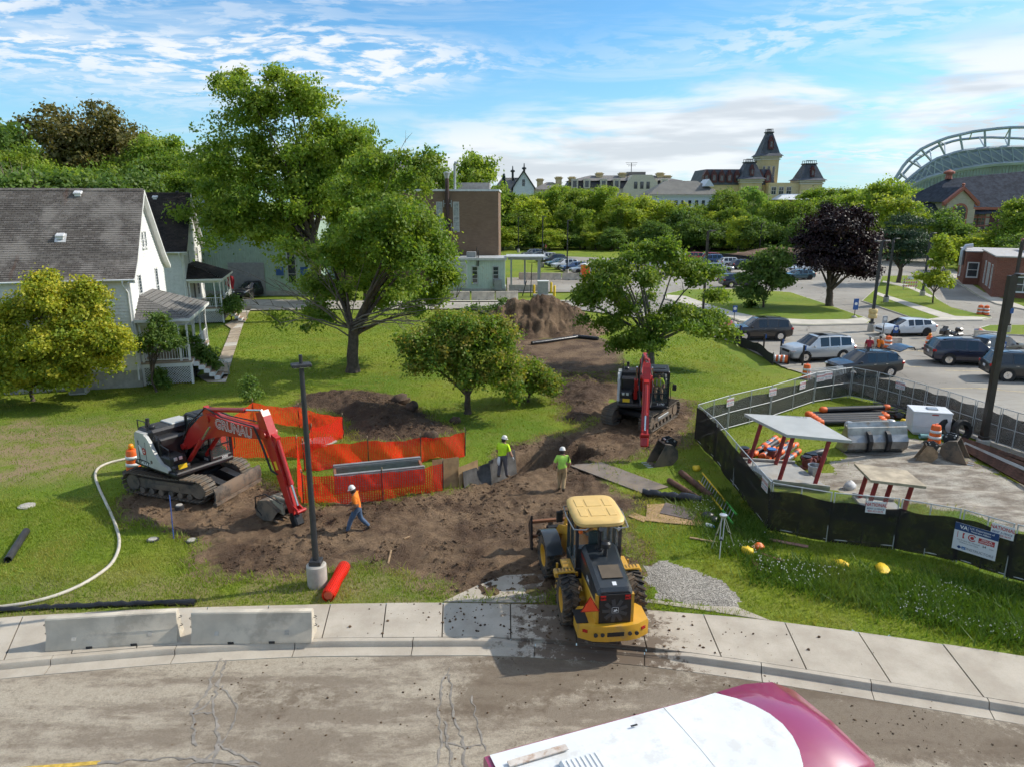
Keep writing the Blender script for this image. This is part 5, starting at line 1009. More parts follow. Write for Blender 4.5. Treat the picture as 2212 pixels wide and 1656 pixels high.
def make_car(kind,col,label,loc,rz,group='cars in the parking lots',hatch=False,rims=CHROME,detail=True):
 key=(kind,hatch)
 if key in CARPROTO and not hatch:T=clone(CARPROTO[key],loc,rz,label,group=group)
 else:
  d=CARS[kind];T=thing('parked_car',label,'car',loc,rz,group);CARPROTO[key]=T;st=d['st'];S=[]
  for(x,w_,zl,zb,wr,zt)in st:
   h=[(0,zl),(.84*w_,zl),(.97*w_,zl+.10),(w_,zl+.34),(w_*.985,zb-.06),(w_*.955,zb),(wr+(w_*.955-wr)*.06,zb+(zt-zb)*.90),(wr*.86,zt-.006),(wr*.45,zt+.012)]
   S.append([(x,y,z)for y,z in h]+[(x,-y,z)for y,z in h[::-1][:-1]])
  n=len(S[0]);body=MB();glass={};half=len(h)
  for k in range(len(S)-1):
   for i in range(n):
    j=(i+1)%n;q=[S[k][i],S[k][j],S[k+1][j],S[k+1][i]];side=i==5 or i==n-6;top=6<=i<=n-7;nm=None
    if k==d['ws']and top:nm='windscreen'
    elif k==d['rg']and top:nm='rear_window'
    elif side and d['rg']<k<d['ws']-1 and k not in d['pil']:nm=('side_window',k,i)
    (glass.setdefault(nm,MB())if nm else body).add(q,[(0,1,2,3)])
  body.add(S[0],[tuple(range(n))[::-1]]).add(S[-1],[tuple(range(n))])
  def weld(mb,nm,mat,par,sm):
   import bmesh
   me=bpy.data.meshes.new(nm);me.from_pydata(mb.v,[],mb.f);b=bmesh.new();b.from_mesh(me);bmesh.ops.remove_doubles(b,verts=b.verts,dist=.0005);bmesh.ops.recalc_face_normals(b,faces=b.faces);b.to_mesh(me);b.free();return link(nm,me,mat,par,sm)
  bo=weld(body,'body',PT['black'],T,34)
  for nm,mb in glass.items():weld(mb,nm if isinstance(nm,str)else 'side_window',GLASS,T,40)
  Lh=d['L']/2;w0=max(s[1]for s in st)+.005;r_=d['r']
  for sx in(-1,1):
   for sy in(-1,1):
    x=sx*d['wb']+(.03 if kind=='suv' else 0);wh=MB().lathe([(r_*.62,-.11),(r_*.95,-.115),(r_,-.08),(r_,.08),(r_*.95,.115),(r_*.62,.11),(r_*.62,-.11)],(x,sy*(w0-.10),r_),20,'Y')
    t_=obj('wheel',wh,RUBBER,T,40);rm=MB();yo=sy*(w0+.0)
    rm.cyl((x,sy*(w0-.16),r_),(x,yo+sy*.006,r_),r_*.64,n=18)
    for a in range(5):ca,sa=math.cos(a*1.2566+.3),math.sin(a*1.2566+.3);rm.box((x+ca*r_*.32,yo+sy*.012,r_+sa*r_*.32),(r_*.58,.03,.085),(0,-(a*1.2566+.3),0))
    obj('rim',rm,rims,t_);obj('wheel_arch',MB().lathe([(r_*.98,-.15),(r_*1.16,-.15),(r_*1.16,.15),(r_*.98,.15),(r_*.98,-.15)],(x,sy*(w0-.138),r_+.01),24,'Y'),TRIM,T)
  f=st[-2];b_=st[1]
  for sy in(-1,1):
   obj('headlight',MB().box((f[0]-.05,sy*f[1]*.80,f[3]-.06),(.36,.36,.17),(0,.12,-sy*.45),.05),LAMP,T);obj('tail_light',MB().box((b_[0]+.03,sy*b_[1]*.90,b_[3]-.10),(.26,.2,.20),(0,0,sy*.3),.04),TAIL,T)
   xm=st[d['ws']][0]+.42;obj('mirror',MB().box((xm,sy*(w0+.10),st[d['ws']][3]+.06),(.12,.20,.14),None,.04),PT['black'],T)
   for k in(0,1):obj('door_handle',MB().box(((-.15,-1.0)[k],sy*(w0+.018),st[5][3]-.12),(.18,.03,.03)),CHROME,T)
   if kind!='wagon':obj('roof_rail',MB().tube([(st[2][0]+.2,sy*.60,st[2][5]+.02),(st[3][0],sy*.63,st[3][5]+.07),(st[7][0],sy*.63,st[7][5]+.06),(st[7][0]+.15,sy*.62,st[7][5]-.0)],.02,6),TRIM,T)
  obj('grille',MB().box((Lh-.035,0,f[3]-.14),(.10,.98,.24),(0,-.1,0),.04).box((Lh-.07,0,.44),(.12,1.15,.14),None,.03),TRIM,T);obj('bumper',MB().box((-Lh+.06,0,.50),(.16,1.5,.16),None,.05),TRIM,T)
  obj('licence_plate',MB().box((-Lh-.005,0,.86),(.03,.32,.16)),PLATE,T);[obj('sill',MB().box((0,s_*(w0-.02),st[5][2]+.04),(d['wb']*2-.9,.1,.06)),TRIM,T)for s_ in(-1,1)]
  if kind!='wagon':obj('sunroof',MB().box((-.15,0,st[5][5]+.012),(.75,.8,.02),None,.008),GLASS,T)
  if hatch:obj('tailgate',MB().loft([[(-2.0,-.70,1.60),(-2.0,.70,1.60),(-2.0,.70,1.66),(-2.0,-.70,1.66)],[(-2.55,-.72,1.86),(-2.55,.72,1.86),(-2.58,.72,1.92),(-2.58,-.72,1.92)],[(-3.0,-.66,1.84),(-3.0,.66,1.84),(-3.05,.66,1.92),(-3.05,-.66,1.92)],[(-3.2,-.58,1.66),(-3.2,.58,1.66),(-3.27,.58,1.70),(-3.27,-.58,1.70)]]),PT['black'],T,40)
 for c in CH[T.name]:
  if c.name.split('.')[0]in('body','mirror')or c.name.startswith('tailgate'):
   c.material_slots[0].link='OBJECT';c.material_slots[0].material=PT[col]
 return T
def car_px(kind,col,label,wf,wr_,side,**kw):
 """place a car from the pixels of its two visible wheels' contact points; side=+1 when the visible flank is its left"""
 F,B=at(*wf,.05),at(*wr_,.05);dv=(F-B);rz=math.atan2(dv.y,dv.x);c=(F+B)/2;wd=max(s[1]for s in CARS[kind]['st']);c=c+Vector((math.sin(rz),-math.cos(rz),0))*wd*side
 return make_car(kind,col,label,(c.x,c.y,.055),rz,**kw)
BLK=pm('black_rim',(.02,.02,.022),.4,.4,var=0)
car_px('suv','brown','dark brown station-style SUV nearest the covered red machine',(1618,737),(1675,737),1)
car_px('suv','silver','silver full-size SUV parked nose to the lawn',(1746,784),(1813,781),1)
car_px('cuv','black','black crossover behind the fence corner with its tailgate raised',(1842,818),(1920,815),1,hatch=True)
car_px('wagon','white','white low estate car with black wheels near the barrel-wrapped pole',(1943,728),(1990,727),1,rims=BLK)
car_px('suv','navy','dark blue SUV with black wheels seen from behind left',(2124,792),(2068,790),-1)
car_px('cuv','black','black crossover half hidden behind the dark pole',(2198,772),(2146,779),-1)
car_px('suv','black','black SUV cut off by the right picture edge',(2262,828),(2196,825),-1)
for k,(kind,col,px_,py_,hd,lb)in enumerate([('cuv','grey',1150,556,200,'grey car at the far end of the row beside the shed'),('wagon','black',1163,560,200,'black low car second in the row beside the shed'),('cuv','white',1177,565,200,'white car third in the row beside the shed'),('cuv','black',1196,569,198,'black car middle of the row beside the shed'),('wagon','teal',1206,576,198,'teal blue low car in the row beside the shed'),('cuv','white',1220,581,198,'white crossover in the row beside the shed'),('wagon','blue',1240,585,196,'blue low car in the row beside the shed'),('wagon','lsilver',1262,590,196,'pale silver low car by the orange toilet'),('suv','white',1306,588,190,'white SUV right of the orange toilet'),('suv','blue',1548,572,5,'blue minivan beside the black silt fence'),('cuv','white',1580,577,8,'white crossover behind the grey one in the middle lot'),('cuv','grey',1558,606,8,'grey crossover with rear to us in the middle lot'),('suv','navy',1594,620,8,'navy SUV left of the round island tree'),('cuv','navy',1606,582,8,'dark blue crossover behind the round island tree'),('wagon','lsilver',1550,588,8,'pale silver estate behind the grey crossover'),('wagon','teal',1722,604,190,'teal car glimpsed left of the purple maple'),('cuv','white',1734,590,190,'white car glimpsed behind the purple maple'),('cuv','white',1345,582,188,'white car seen through the spreading maple left side'),('suv','white',1430,578,188,'white van-like SUV seen through the spreading maple'),('cuv','blue',1468,592,188,'blue car seen through the spreading maple right side'),('suv','red',1490,566,182,'red SUV behind the spreading maple'),('suv','red',1525,567,182,'second red SUV behind the spreading maple'),('wagon','lsilver',1388,574,188,'silver low car behind the spreading maple'),('suv','black',545,640,255,'black pickup-like SUV parked behind the second house porch')]):
 p=at(px_,py_,.05);make_car(kind,col,lb,(p.x,p.y,.055 if k<23 else-.03),R(hd))
p=at(2048,742,.05);T=thing('motorcycle','black touring motorcycle with luggage between the parked cars','motorcycle',(p.x,p.y,.055),R(200))
for x in(-.8,.8):
 wh=obj('wheel',MB().lathe([(.22,-.06),(.31,-.07),(.33,0),(.31,.07),(.22,.06),(.22,-.06)],(x,0,.33),18,'Y'),RUBBER,T,40);obj('rim',MB().lathe([(.05,-.05),(.22,-.05),(.22,.05),(.05,.05)],(x,0,.33),14,'Y'),BLK,wh)
obj('engine',MB().box((0,0,.48),(.6,.42,.42),None,.08),STEEL,T);obj('fuel_tank',MB().ball((.2,0,.95),(.34,.2,.17),12,8),PT['black'],T,180);obj('seat',MB().loft([[(x,y,z)for y,z in((-w_,zz),(-w_*.8,zz+.1),(w_*.8,zz+.1),(w_,zz))]for x,w_,zz in((-.75,.14,.86),(-.4,.2,.78),(-.05,.14,.8))]),TRIM,T,50)
obj('fairing',MB().loft([[(x,y,z)for y,z in((-w_,z0),(-w_,z1),(0,z1+.06),(w_,z1),(w_,z0))]for x,w_,z0,z1 in((.45,.26,.8,1.2),(.75,.32,.75,1.22),(.98,.2,.8,1.05))]),PT['black'],T,40);obj('windshield',MB().box((.62,0,1.32),(.03,.46,.3),(0,-.5,0)),GLASS,T)
for sy in(-1,1):obj('pannier',MB().box((-.72,sy*.32,.68),(.6,.22,.36),None,.07),PT['black'],T);obj('handlebar',MB().tube([(.5,0,1.08),(.45,sy*.25,1.16),(.2,sy*.42,1.1)],.018,6),BLACKM,T);obj('exhaust',MB().cyl((.1,sy*.2,.3),(-1.0,sy*.24,.32),.055,n=10),CHROME,T)
obj('top_box',MB().box((-.95,0,1.08),(.42,.55,.32),None,.09),PT['black'],T);obj('fork',MB().cyl((.8,.1,.33),(.55,.1,1.05),.03).cyl((.8,-.1,.33),(.55,-.1,1.05),.03),CHROME,T);obj('mudguard',MB().prism([(.8+.38*math.cos(a),.33+.38*math.sin(a))for a in np.linspace(.3,2.6,9)]+[(.8+.35*math.cos(a),.33+.35*math.sin(a))for a in np.linspace(2.6,.3,9)],-.08,.08,'Y'),PT['black'],T)
p=at(1556,722,.05);T=thing('covered_machine','small machine under a red and black cover at the lot edge','cover',(p.x,p.y,0),.4)
obj('cover',MB().loft([[(x,-w_,0),(x,-w_*.9,h_*.6),(x,-w_*.4,h_),(x,w_*.4,h_),(x,w_*.9,h_*.6),(x,w_,0)]for x,w_,h_ in((-1.1,.35,.9),(-.8,.5,1.3),(0,.55,1.25),(.6,.5,1.5),(1.1,.35,1.1))]),PT['red'],T,50);obj('skirt',MB().box((0,0,.3),(2.0,1.12,.62),None,.1),TRIM,T)
# excavators, wheel loader, bus
XRED=pm('excavator_red',(.42,.018,.015),.35,var=.06,dirt=(.17,.10,.07),damt=.16,coat=.2);XWHT=pm('excavator_grey_white',(.46,.46,.43),.45,var=.05,dirt=(.3,.25,.2),damt=.22);XBLK=pm('excavator_black',(.014,.014,.016),.4,var=.2,dirt=(.10,.075,.055),damt=.16);MUDST=pm('muddy_steel',(.10,.085,.07),.75,.2,var=.35,scale=3,dirt=(.21,.155,.11),damt=.6);SHOE=pm('track_shoe_steel',(.15,.135,.115),.6,.5,var=.35,scale=4,dirt=(.20,.15,.105),damt=.5,dscale=2.5)
YELS=pm('warning_yellow',(.75,.48,.02),.5,var=0);LBLK=pm('letter_black',(.01,.01,.01),.5,var=0);LWHT=pm('letter_white',(.75,.75,.73),.5,var=0);LRED=pm('letter_red',(.45,.03,.025),.5,var=0);SILV=pm('polished_rod',(.6,.6,.6),.18,1.0,var=0);HOSE=pm('hydraulic_hose',(.018,.018,.018),.5,var=0);SEATM=pm('seat_fabric',(.05,.06,.055),.8)
def clear_glass():return pm('cab_glass',(.10,.14,.13),.03,var=0,alpha=.18,spec=.8)
CABG=clear_glass();SHOE_ME=None
def excavator(label,loc,a_un,a_up,num,boom,bucket=True,s=1.06):
 global SHOE_ME
 T=thing('excavator',label,'excavator',loc,a_up,'red and white crawler excavators');T.scale=(s,)*3;U=Matrix.Rotation(a_un-a_up,4,'Z')
 def M():m=MB();m.M=U;return m
 hl,R1,zc=1.50,.40,.43
 def loop(t):
  per=2*(2*hl)+2*math.pi*R1;q=(t%1)*per
  if q<2*hl:return(-hl+q,zc+R1-.04*math.sin(math.pi*q/(2*hl)),0)
  q-=2*hl
  if q<math.pi*R1:a=q/R1;return(hl+R1*math.sin(a),zc+R1*math.cos(a),a)
  q-=math.pi*R1
  if q<2*hl:return(hl-q,zc-R1,math.pi)
  q-=2*hl;a=q/R1;return(-hl-R1*math.sin(a),zc-R1*math.cos(a),math.pi+a)
 if SHOE_ME is None:
  m=MB().box((0,0,0),(.145,.62,.04),None,.01).box((-.05,0,.045),(.03,.60,.07),None,.008).box((.03,0,.03),(.02,.60,.04),None,.005)
  SHOE_ME=mesh_of('track_shoe',m);SHOE_ME.materials.append(SHOE)
 for sy in(-1,1):
  y=sy*1.0;fr=M().prism([(-1.75,.25),(1.75,.25),(1.80,.43),(1.55,.62),(-1.55,.62),(-1.80,.43)],y-.16,y+.16,'Y');fr.box((0,y-sy*.25,.5),(1.6,.35,.25),None,.03)
  tr=obj('track',fr,MUDST,T);ds=M().lathe([(.0,-.2),(.30,-.2),(.34,-.1),(.34,.1),(.30,.2),(0,.2)],(hl,y,zc),18,'Y').lathe([(0,-.2),(.31,-.2),(.31,.2),(0,.2)],(-hl,y,zc),14,'Y')
  for x in np.linspace(-1.1,1.1,6):ds.cyl((x,y-.2,.15),(x,y+.2,.15),.12,n=10)
  obj('rollers',ds,MUDST,tr);obj('track_cover',M().box((0,y+sy*.17,.40),(1.3,.03,.16),None,.01),STEEL if num!='145' else MUDST,tr)
  N=48
  for i in range(N):
   x,z,a=loop((i+.3)/N);o=bpy.data.objects.new('track_shoe',SHOE_ME);COL.objects.link(o);o.parent=tr;CH.setdefault(tr.name,[]).append(o);o.matrix_local=U@Matrix.Translation((x,y,z))@Matrix.Rotation(a,4,'Y')
 obj('undercarriage',M().box((0,0,.55),(1.9,1.75,.34),None,.08).cyl((0,0,.55),(0,0,.98),.62,n=24),XBLK,T)
 for sy in(-1,1)if bucket else():ar=obj('blade_arm',M().prism([(.9,.42),(1.3,.74),(2.25,.46),(2.3,.22),(1.2,.34)],sy*.42-.17,sy*.42+.17,'Y'),XBLK,T)
 bl=[(2.30+.16*math.sin(t*3.0)*.9-.12*(1-abs(t-.5)),.04+t*.62)for t in np.linspace(0,1,8)]
 if bucket:obj('dozer_blade',M().prism([(x+.06,z)for x,z in bl]+[(x,z)for x,z in bl[::-1]],-1.3,1.3,'Y').box((2.36,0,.06),(.06,2.6,.12)),MUDST,T,40)
 obj('deck',MB().box((-.1,0,1.06),(2.75,2.44,.18),None,.05),XBLK,T)
 tail=[(-1.20-.28*math.cos(t)*1.0+.0,1.24*math.sin(t))for t in np.linspace(-1.45,1.45,12)]
 cw=MB().loft([[(x*f+dx_,y,z)for x,y in tail]+[(-.55,1.22,z),(-.55,-1.22,z)]for z,f,dx_ in((1.10,.97,0),(1.2,1,0),(2.12,1.0,0),(2.28,.97,.0),(2.34,.9,.0))])
 obj('counterweight',cw,XWHT,T,35)
 side=[(-.56,1.10),(.82,1.10),(.90,1.20),(.80,1.30),(.45,1.36),(.12,1.62),(-.22,2.10),(-.40,2.26),(-.56,2.30)]
 pn=obj('side_panel',MB().prism(side,-1.25,-1.12,'Y'),XWHT,T);obj('side_panel',MB().prism([(-.56,1.10),(-.05,1.10),(-.05,2.1),(-.56,2.3)],1.12,1.25,'Y'),XWHT,T)
 obj('panel_seam',MB().box((-.50,-1.252,1.58),(.012,.01,.9)).box((-1.0,-1.235,1.6),(.012,.03,.85)).box((-.8,-1.25,1.24),(1.1,.012,.02)),XBLK,pn)
 eng=MB().box((-.85,0,2.26),(1.0,2.1,.36),None,.09).box((-.2,-.55,1.65),(.75,1.0,1.1),None,.06).box((.55,-.80,1.40),(.75,.66,.5),None,.07).box((.98,-.8,1.22),(.25,.66,.26),None,.05)
 obj('engine_hood',eng,XBLK,T);obj('hood_top',MB().box((-.85,.25,2.46),(.8,.8,.06),None,.02),XWHT,T);obj('exhaust',MB().cyl((-1.05,-.75,2.3),(-1.05,-.75,2.75),.07).ball((-.7,-.8,2.48),(.12,.12,.1)),XBLK,T)
 for sy,pts in((-1,[(-1.3,-1.0,2.3),(-1.3,-1.0,2.72),(-.75,-1.0,2.72),(-.7,-1.0,2.3)]),(-1,[(.25,-1.1,1.3),(.2,-1.1,2.3),(.0,-1.1,2.35),(-.15,-1.1,1.9)]),(-1,[(.85,-1.1,1.5),(.8,-1.1,1.95),(.3,-1.1,2.05),(.22,-1.1,1.4)])):obj('handrail',MB().tube(pts,.022,6),XBLK,T,60)
 obj('warning_label',MB().box((1.10,-.80,1.30),(.02,.34,.17)),YELS,T);obj('work_light',MB().box((.93,-.95,1.58),(.05,.12,.12)).box((.93,-.75,1.58),(.05,.12,.12)),LAMP,T)
 x0,x1,y0,y1,z0,z1=-.30,1.22,.28,1.24,1.12,2.78
 cb=MB().box(((x0+x1)/2,(y0+y1)/2,1.2),(x1-x0,y1-y0,.18),None,.04).box(((x0+x1)/2-.02,(y0+y1)/2,z1),(x1-x0-.05,y1-y0-.02,.12),None,.05)
 for x,y in((x0+.04,y0+.04),(x0+.04,y1-.04),(x1-.05,y0+.04),(x1-.05,y1-.04),(.42,y1-.04)):cb.box((x,y,(z0+z1)/2),(.09,.08,z1-z0))
 cb.box((x0+.04,(y0+y1)/2,1.5),(.06,y1-y0,.7)).box((x1-.04,(y0+y1)/2,1.72),(.05,y1-y0,.05)).box((.05,y1-.03,1.5),(.7,.05,.75)).box((x0+.3,y0+.03,1.55),(.6,.05,.8))
 cab=obj('cab',cb,XBLK,T);gl=MB().box((x1-.03,(y0+y1)/2,2.0),(.012,y1-y0-.16,1.5)).box(((.45+x1)/2,y1-.03,2.0),(.7,.012,1.5)).box((.05,y1-.03,2.3),(.66,.012,.8)).box((.45,y0+.03,2.0),(1.4,.012,1.5))
 obj('cab_window',gl,CABG,cab);obj('seat',MB().box((.15,.76,1.6),(.5,.52,.16),None,.05).box((-.06,.76,2.0),(.14,.5,.75),(0,-.15,0),.05).box((.35,.42,1.65),(.35,.14,.25)).box((.35,1.1,1.65),(.35,.14,.25)),SEATM,cab);obj('roof_hatch',MB().box((.35,.76,2.85),(.7,.6,.04),None,.02),XBLK,cab)
 obj('mirror',MB().tube([(x1,y1-.05,2.3),(x1+.12,y1+.18,2.3),(x1+.12,y1+.18,2.1)],.015,5).box((x1+.12,y1+.22,2.1),(.05,.2,.3),None,.03),XBLK,cab);obj('grab_bar',MB().tube([(x1+.02,y1+.03,1.4),(x1+.06,y1+.06,1.5),(x1+.06,y1+.06,2.2),(x1+.02,y1+.03,2.3)],.018,5),XBLK,cab)
 F,K,Tp,SB,SE=[Vector((p[0],0,p[1]))for p in boom];hw=.19
 def plate(nm,pts,w_,mat=XRED,par=T):return obj(nm,MB().prism(pts,-w_,w_,'Y'),mat,par)
 dn=Vector((0,0,-1));kk=.36;d2=(Tp-K).normalized();n2=Vector((-d2.z,0,d2.x));d1=(K-F).normalized();n1=Vector((-d1.z,0,d1.x));P2=lambda v:(v.x,v.z)
 bp=[F-d1*.1-n1*.1,F-d1*.1+n1*.12,F.lerp(K,.35)+n1*.32,K-d1*.35+n1*.26,K+n1*.10+n2*.06,K+d2*.5+n2*.12,K.lerp(Tp,.55)+n2*.10,Tp+n2*.15+d2*.05,Tp+d2*.2,Tp-n2*.17+d2*.05,K.lerp(Tp,.6)-n2*.36,K.lerp(Tp,.3)-n2*.50,K-n1*.30-n2*.50,F.lerp(K,.5)-n1*.36,F+d1*.15-n1*.2]
 bo=plate('boom',[P2(v)for v in bp],hw)
 for f,w_ in((.30,.24),(0.0,.3),(1.0,.26)):c=F if f==0 else(Tp if f==1.0 else K-n1*.05);obj('pivot_pin',MB().cyl((c.x,-w_,c.z),(c.x,w_,c.z),.12,n=12),XRED,bo)
 sd=(SE-SB).normalized();sn=Vector((-sd.z,0,sd.x));L_=(SE-SB).length
 sp=[SB+sn*.16,SB+sn*.2+sd*.2,SB+sd*L_*.35+sn*.24,SB+sd*L_*.6+sn*.2,SE+sn*.12,SE+sd*.12,SE-sn*.12,SB+sd*L_*.5-sn*.16,Tp-sn*.26+sd*.15,Tp-sn*.28-sd*.1,SB+sd*.35-sn*.2,SB-sn*.14]
 st=plate('stick',[P2(v)for v in sp],.155);sp2=MB()
 def cylr(a,b_,r_,f=.58,y=0.0):a,b_=Vector((a.x,y,a.z)),Vector((b_.x,y,b_.z));c=obj('hydraulic_cylinder',MB().cyl(a,a.lerp(b_,f),r_,n=12).cyl(a.lerp(b_,f-.04),a.lerp(b_,f+.02),r_*1.15,n=12),XRED,T,40);obj('piston_rod',MB().cyl(a.lerp(b_,f),b_,r_*.5,n=10),SILV,c,40)
 for y in(-.36,.36):cylr(Vector((.85,0,1.35)),K.lerp(Tp,.12)-n2*.22,.085,.6,y)
 cylr(K-d1*.1+n1*.42+d2*.25,SB-sd*.02+sn*.02,.085,.68);cylr(SB+sd*L_*.30+sn*.34,SE-sd*.25+sn*.26,.08,.66)
 obj('cylinder_bracket',MB().prism([P2(v)for v in(K+n1*.1,K-d1*.3+n1*.3,K+n1*.48,K+d2*.5+n2*.1)],-.1,.1,'Y').prism([P2(v)for v in(SB+sd*L_*.2+sn*.1,SB+sd*L_*.28+sn*.42,SB+sd*L_*.45+sn*.1)],-.1,.1,'Y'),XRED,bo)
 lk=SE+sn*.34-sd*.05;obj('bucket_link',MB().box((0,0,0),(.01,.01,.01))if False else MB().prism([P2(v)for v in(SE-sd*.42+sn*.06,lk+sn*.05,lk-sn*.02+sd*.08,SE-sd*.3)],-.13,-.08,'Y').prism([P2(v)for v in(SE-sd*.42+sn*.06,lk+sn*.05,lk-sn*.02+sd*.08,SE-sd*.3)],.08,.13,'Y').cyl((lk.x,-.18,lk.z),(lk.x,.18,lk.z),.06),XRED,T)
 for k,y in enumerate((-.24,-.21,.22)):
  e_=[F+Vector((0,y,.3)),F.lerp(K,.5)+n1*.42+Vector((0,y,0)),K+n1*.3+n2*.1+Vector((0,y*.4,0)),K+d2*.8+n2*.16+Vector((0,y*.6,0)),Tp-d2*.5+n2*.2+Vector((0,y,0)),Tp-d2*.05-n2*.35+Vector((0,y*1.3,0)),SB+sd*L_*.55-sn*.22+Vector((0,y,0)),SB+sd*L_*.6+Vector((0,y*.9,0))]
  pts=[]
  for a,b_ in zip(e_[:-1],e_[1:]):pts+=[a.lerp(b_,t)for t in(0,.33,.66)]
  obj('hose',MB().tube(pts+[e_[-1]],.022,6),HOSE,bo,60)
 cpl=obj('coupler',MB().box(SE+sd*.22-sn*.05,(.42,.34,.34),(0,math.atan2(-sd.z,sd.x),0),.05).cyl((SE.x,-.2,SE.z),(SE.x,.2,SE.z),.08),XBLK if bucket else XRED,T)
 for y in(-.158,):obj('warning_label',MB().box(SB+sd*L_*.52+sn*.02+Vector((0,y,0)),(.30,.01,.13),(0,math.atan2(-sd.z,sd.x),0)),YELS,st)
 if bucket:
  B=SE+Vector((-.25,0,-.12));bk=MB();prof=[(B.x-.15,B.z+.22),(B.x-.75,B.z+.50),(B.x-1.15,B.z+.40),(B.x-1.38,B.z+.10),(B.x-1.30,B.z-.18),(B.x-.95,B.z-.28),(B.x-.5,B.z-.2)]
  sh=[(x,z)for x,z in prof];inn=[(x+.05*(B.x-.7-x),z+.05*(B.z+.1-z))for x,z in prof]
  for a in range(len(prof)-1):bk.add([(prof[a][0],-.42,prof[a][1]),(prof[a][0],.42,prof[a][1]),(prof[a+1][0],.42,prof[a+1][1]),(prof[a+1][0],-.42,prof[a+1][1]),(inn[a][0],-.40,inn[a][1]),(inn[a][0],.40,inn[a][1]),(inn[a+1][0],.40,inn[a+1][1]),(inn[a+1][0],-.40,inn[a+1][1])],[(0,1,2,3),(7,6,5,4),(0,4,5,1),(3,2,6,7)])
  bk.prism(prof,-.44,-.40,'Y').prism(prof,.40,.44,'Y')
  bu=obj('bucket',bk,MUDST,T);obj('bucket_bracket',MB().box((B.x-.55,0,B.z+.42),(.7,.1,.22),None,.03).box((B.x-.4,-.25,B.z+.3),(.75,.06,.4)).box((B.x-.4,.25,B.z+.3),(.75,.06,.4)).cyl((B.x-.1,-.3,B.z+.32),(B.x-.1,.3,B.z+.32),.07),pm('pale_worn_steel',(.36,.32,.24),.6,.3,var=.3),bu);obj('hose',MB().tube([(B.x-.1,-.3,B.z+.5),(B.x-.7,-.45,B.z+.75),(B.x-1.2,-.5,B.z+.55),(B.x-1.3,-.46,B.z+.1),(B.x-1.0,-.46,B.z-.1)],.02,6),HOSE,bu,60)
  for y in(-.3,-.1,.1,.3):obj('tooth',MB().box((B.x-.45,y,B.z-.24),(.22,.07,.06),None,.01),MUDST,bu)
 mid=K.lerp(Tp,.47)-n2*.12;Mx=frame((mid.x,-hw-.004,mid.z),(d2.x,0,d2.z),(n2.x,0,n2.z))
 for k,(mt,b_)in enumerate(((LBLK,.030),(LWHT,.016),(LRED,-.004))):lettering('GRUNAU',mt,bo,Mx@Matrix.Translation((0,0,k*.003)),.50,b_)
 Mx2=frame((mid.x,hw+.004,mid.z),(-d2.x,0,-d2.z),(n2.x,0,n2.z))
 for k,(mt,b_)in enumerate(((LBLK,.030),(LWHT,.016),(LRED,-.004))):lettering('GRUNAU',mt,bo,Mx2@Matrix.Translation((0,0,k*.003)),.50,b_)
 Ms=frame((-.70,-1.262,1.17),(1,0,0),(0,0,1));obj('name_plate',MB().box((-.72,-1.25,1.17),(.64,.018,.22)),LBLK,pn);lettering('145X4',LWHT,pn,Ms,.2,.006,align='CENTER')
 lettering('3320' if num=='145' else '3-1743',LWHT,cab,frame((x1+.003,(y0+y1)/2+.1,1.2),(0,1,0),(0,0,1)),.13,.003);lettering('3320' if num=='145' else '3-1743',LWHT,cab,frame((.9,y0-.002,1.2),(1,0,0),(0,0,1)),.13,.003)
 em=MB().prism([(-.62+.14*math.cos(a),1.66+.14*math.sin(a))for a in np.linspace(0,6.28,17)[:-1]],-1.262,-1.256,'Y');obj('round_emblem',em,LRED,pn);lettering('G',LWHT,pn,frame((-.62,-1.264,1.66),(1,0,0),(0,0,1)),.2,.004)
 obj('wing_emblem',MB().prism([(-.96,1.86),(-.82,1.80),(-.74,1.70),(-.70,1.52),(-.80,1.50),(-.92,1.66)],-1.263,-1.25,'Y'),LWHT,pn)
 obj('seal_emblem',MB().prism([(-.18+.07*math.cos(a),1.32+.07*math.sin(a))for a in np.linspace(0,6.28,13)[:-1]],-1.258,-1.252,'Y'),MUDST,pn)
 return T
BOOM1=[(.35,1.75),(2.0,3.15),(5.25,3.12),(4.95,3.85),(6.3,.45)]
p=Vector((-13.35,27.45));excavator('red excavator with a curled bucket and dozer blade beside the orange netting',(p.x,p.y,gz(p.x,p.y)*.3),R(-18),R(-34),'145',BOOM1)
BOOM2=[(.35,1.75),(1.75,3.45),(4.75,3.35),(4.6,3.95),(5.85,1.05)]
excavator('red excavator facing us with a driver in its cab, at the dug bank',(6.95,36.6,gz(6.9,36.6)*.3),R(-124),R(-99),'3',BOOM2,False)
DY=pm('loader_yellow',(.62,.33,.025),.42,var=.05,dirt=(.25,.17,.10),damt=.24,coat=.1);DYR=pm('faded_roof_yellow',(.66,.44,.15),.5,var=.05);DG=pm('loader_charcoal',(.022,.028,.034),.35,var=.1,dirt=(.12,.1,.08),damt=.22,coat=.2)
T=thing('wheel_loader','yellow and charcoal wheel loader standing across the sidewalk','wheel loader',(2.32,19.1,.0),R(96));T.scale=(.89,)*3;ART=Matrix.Rotation(R(5),4,'Z')
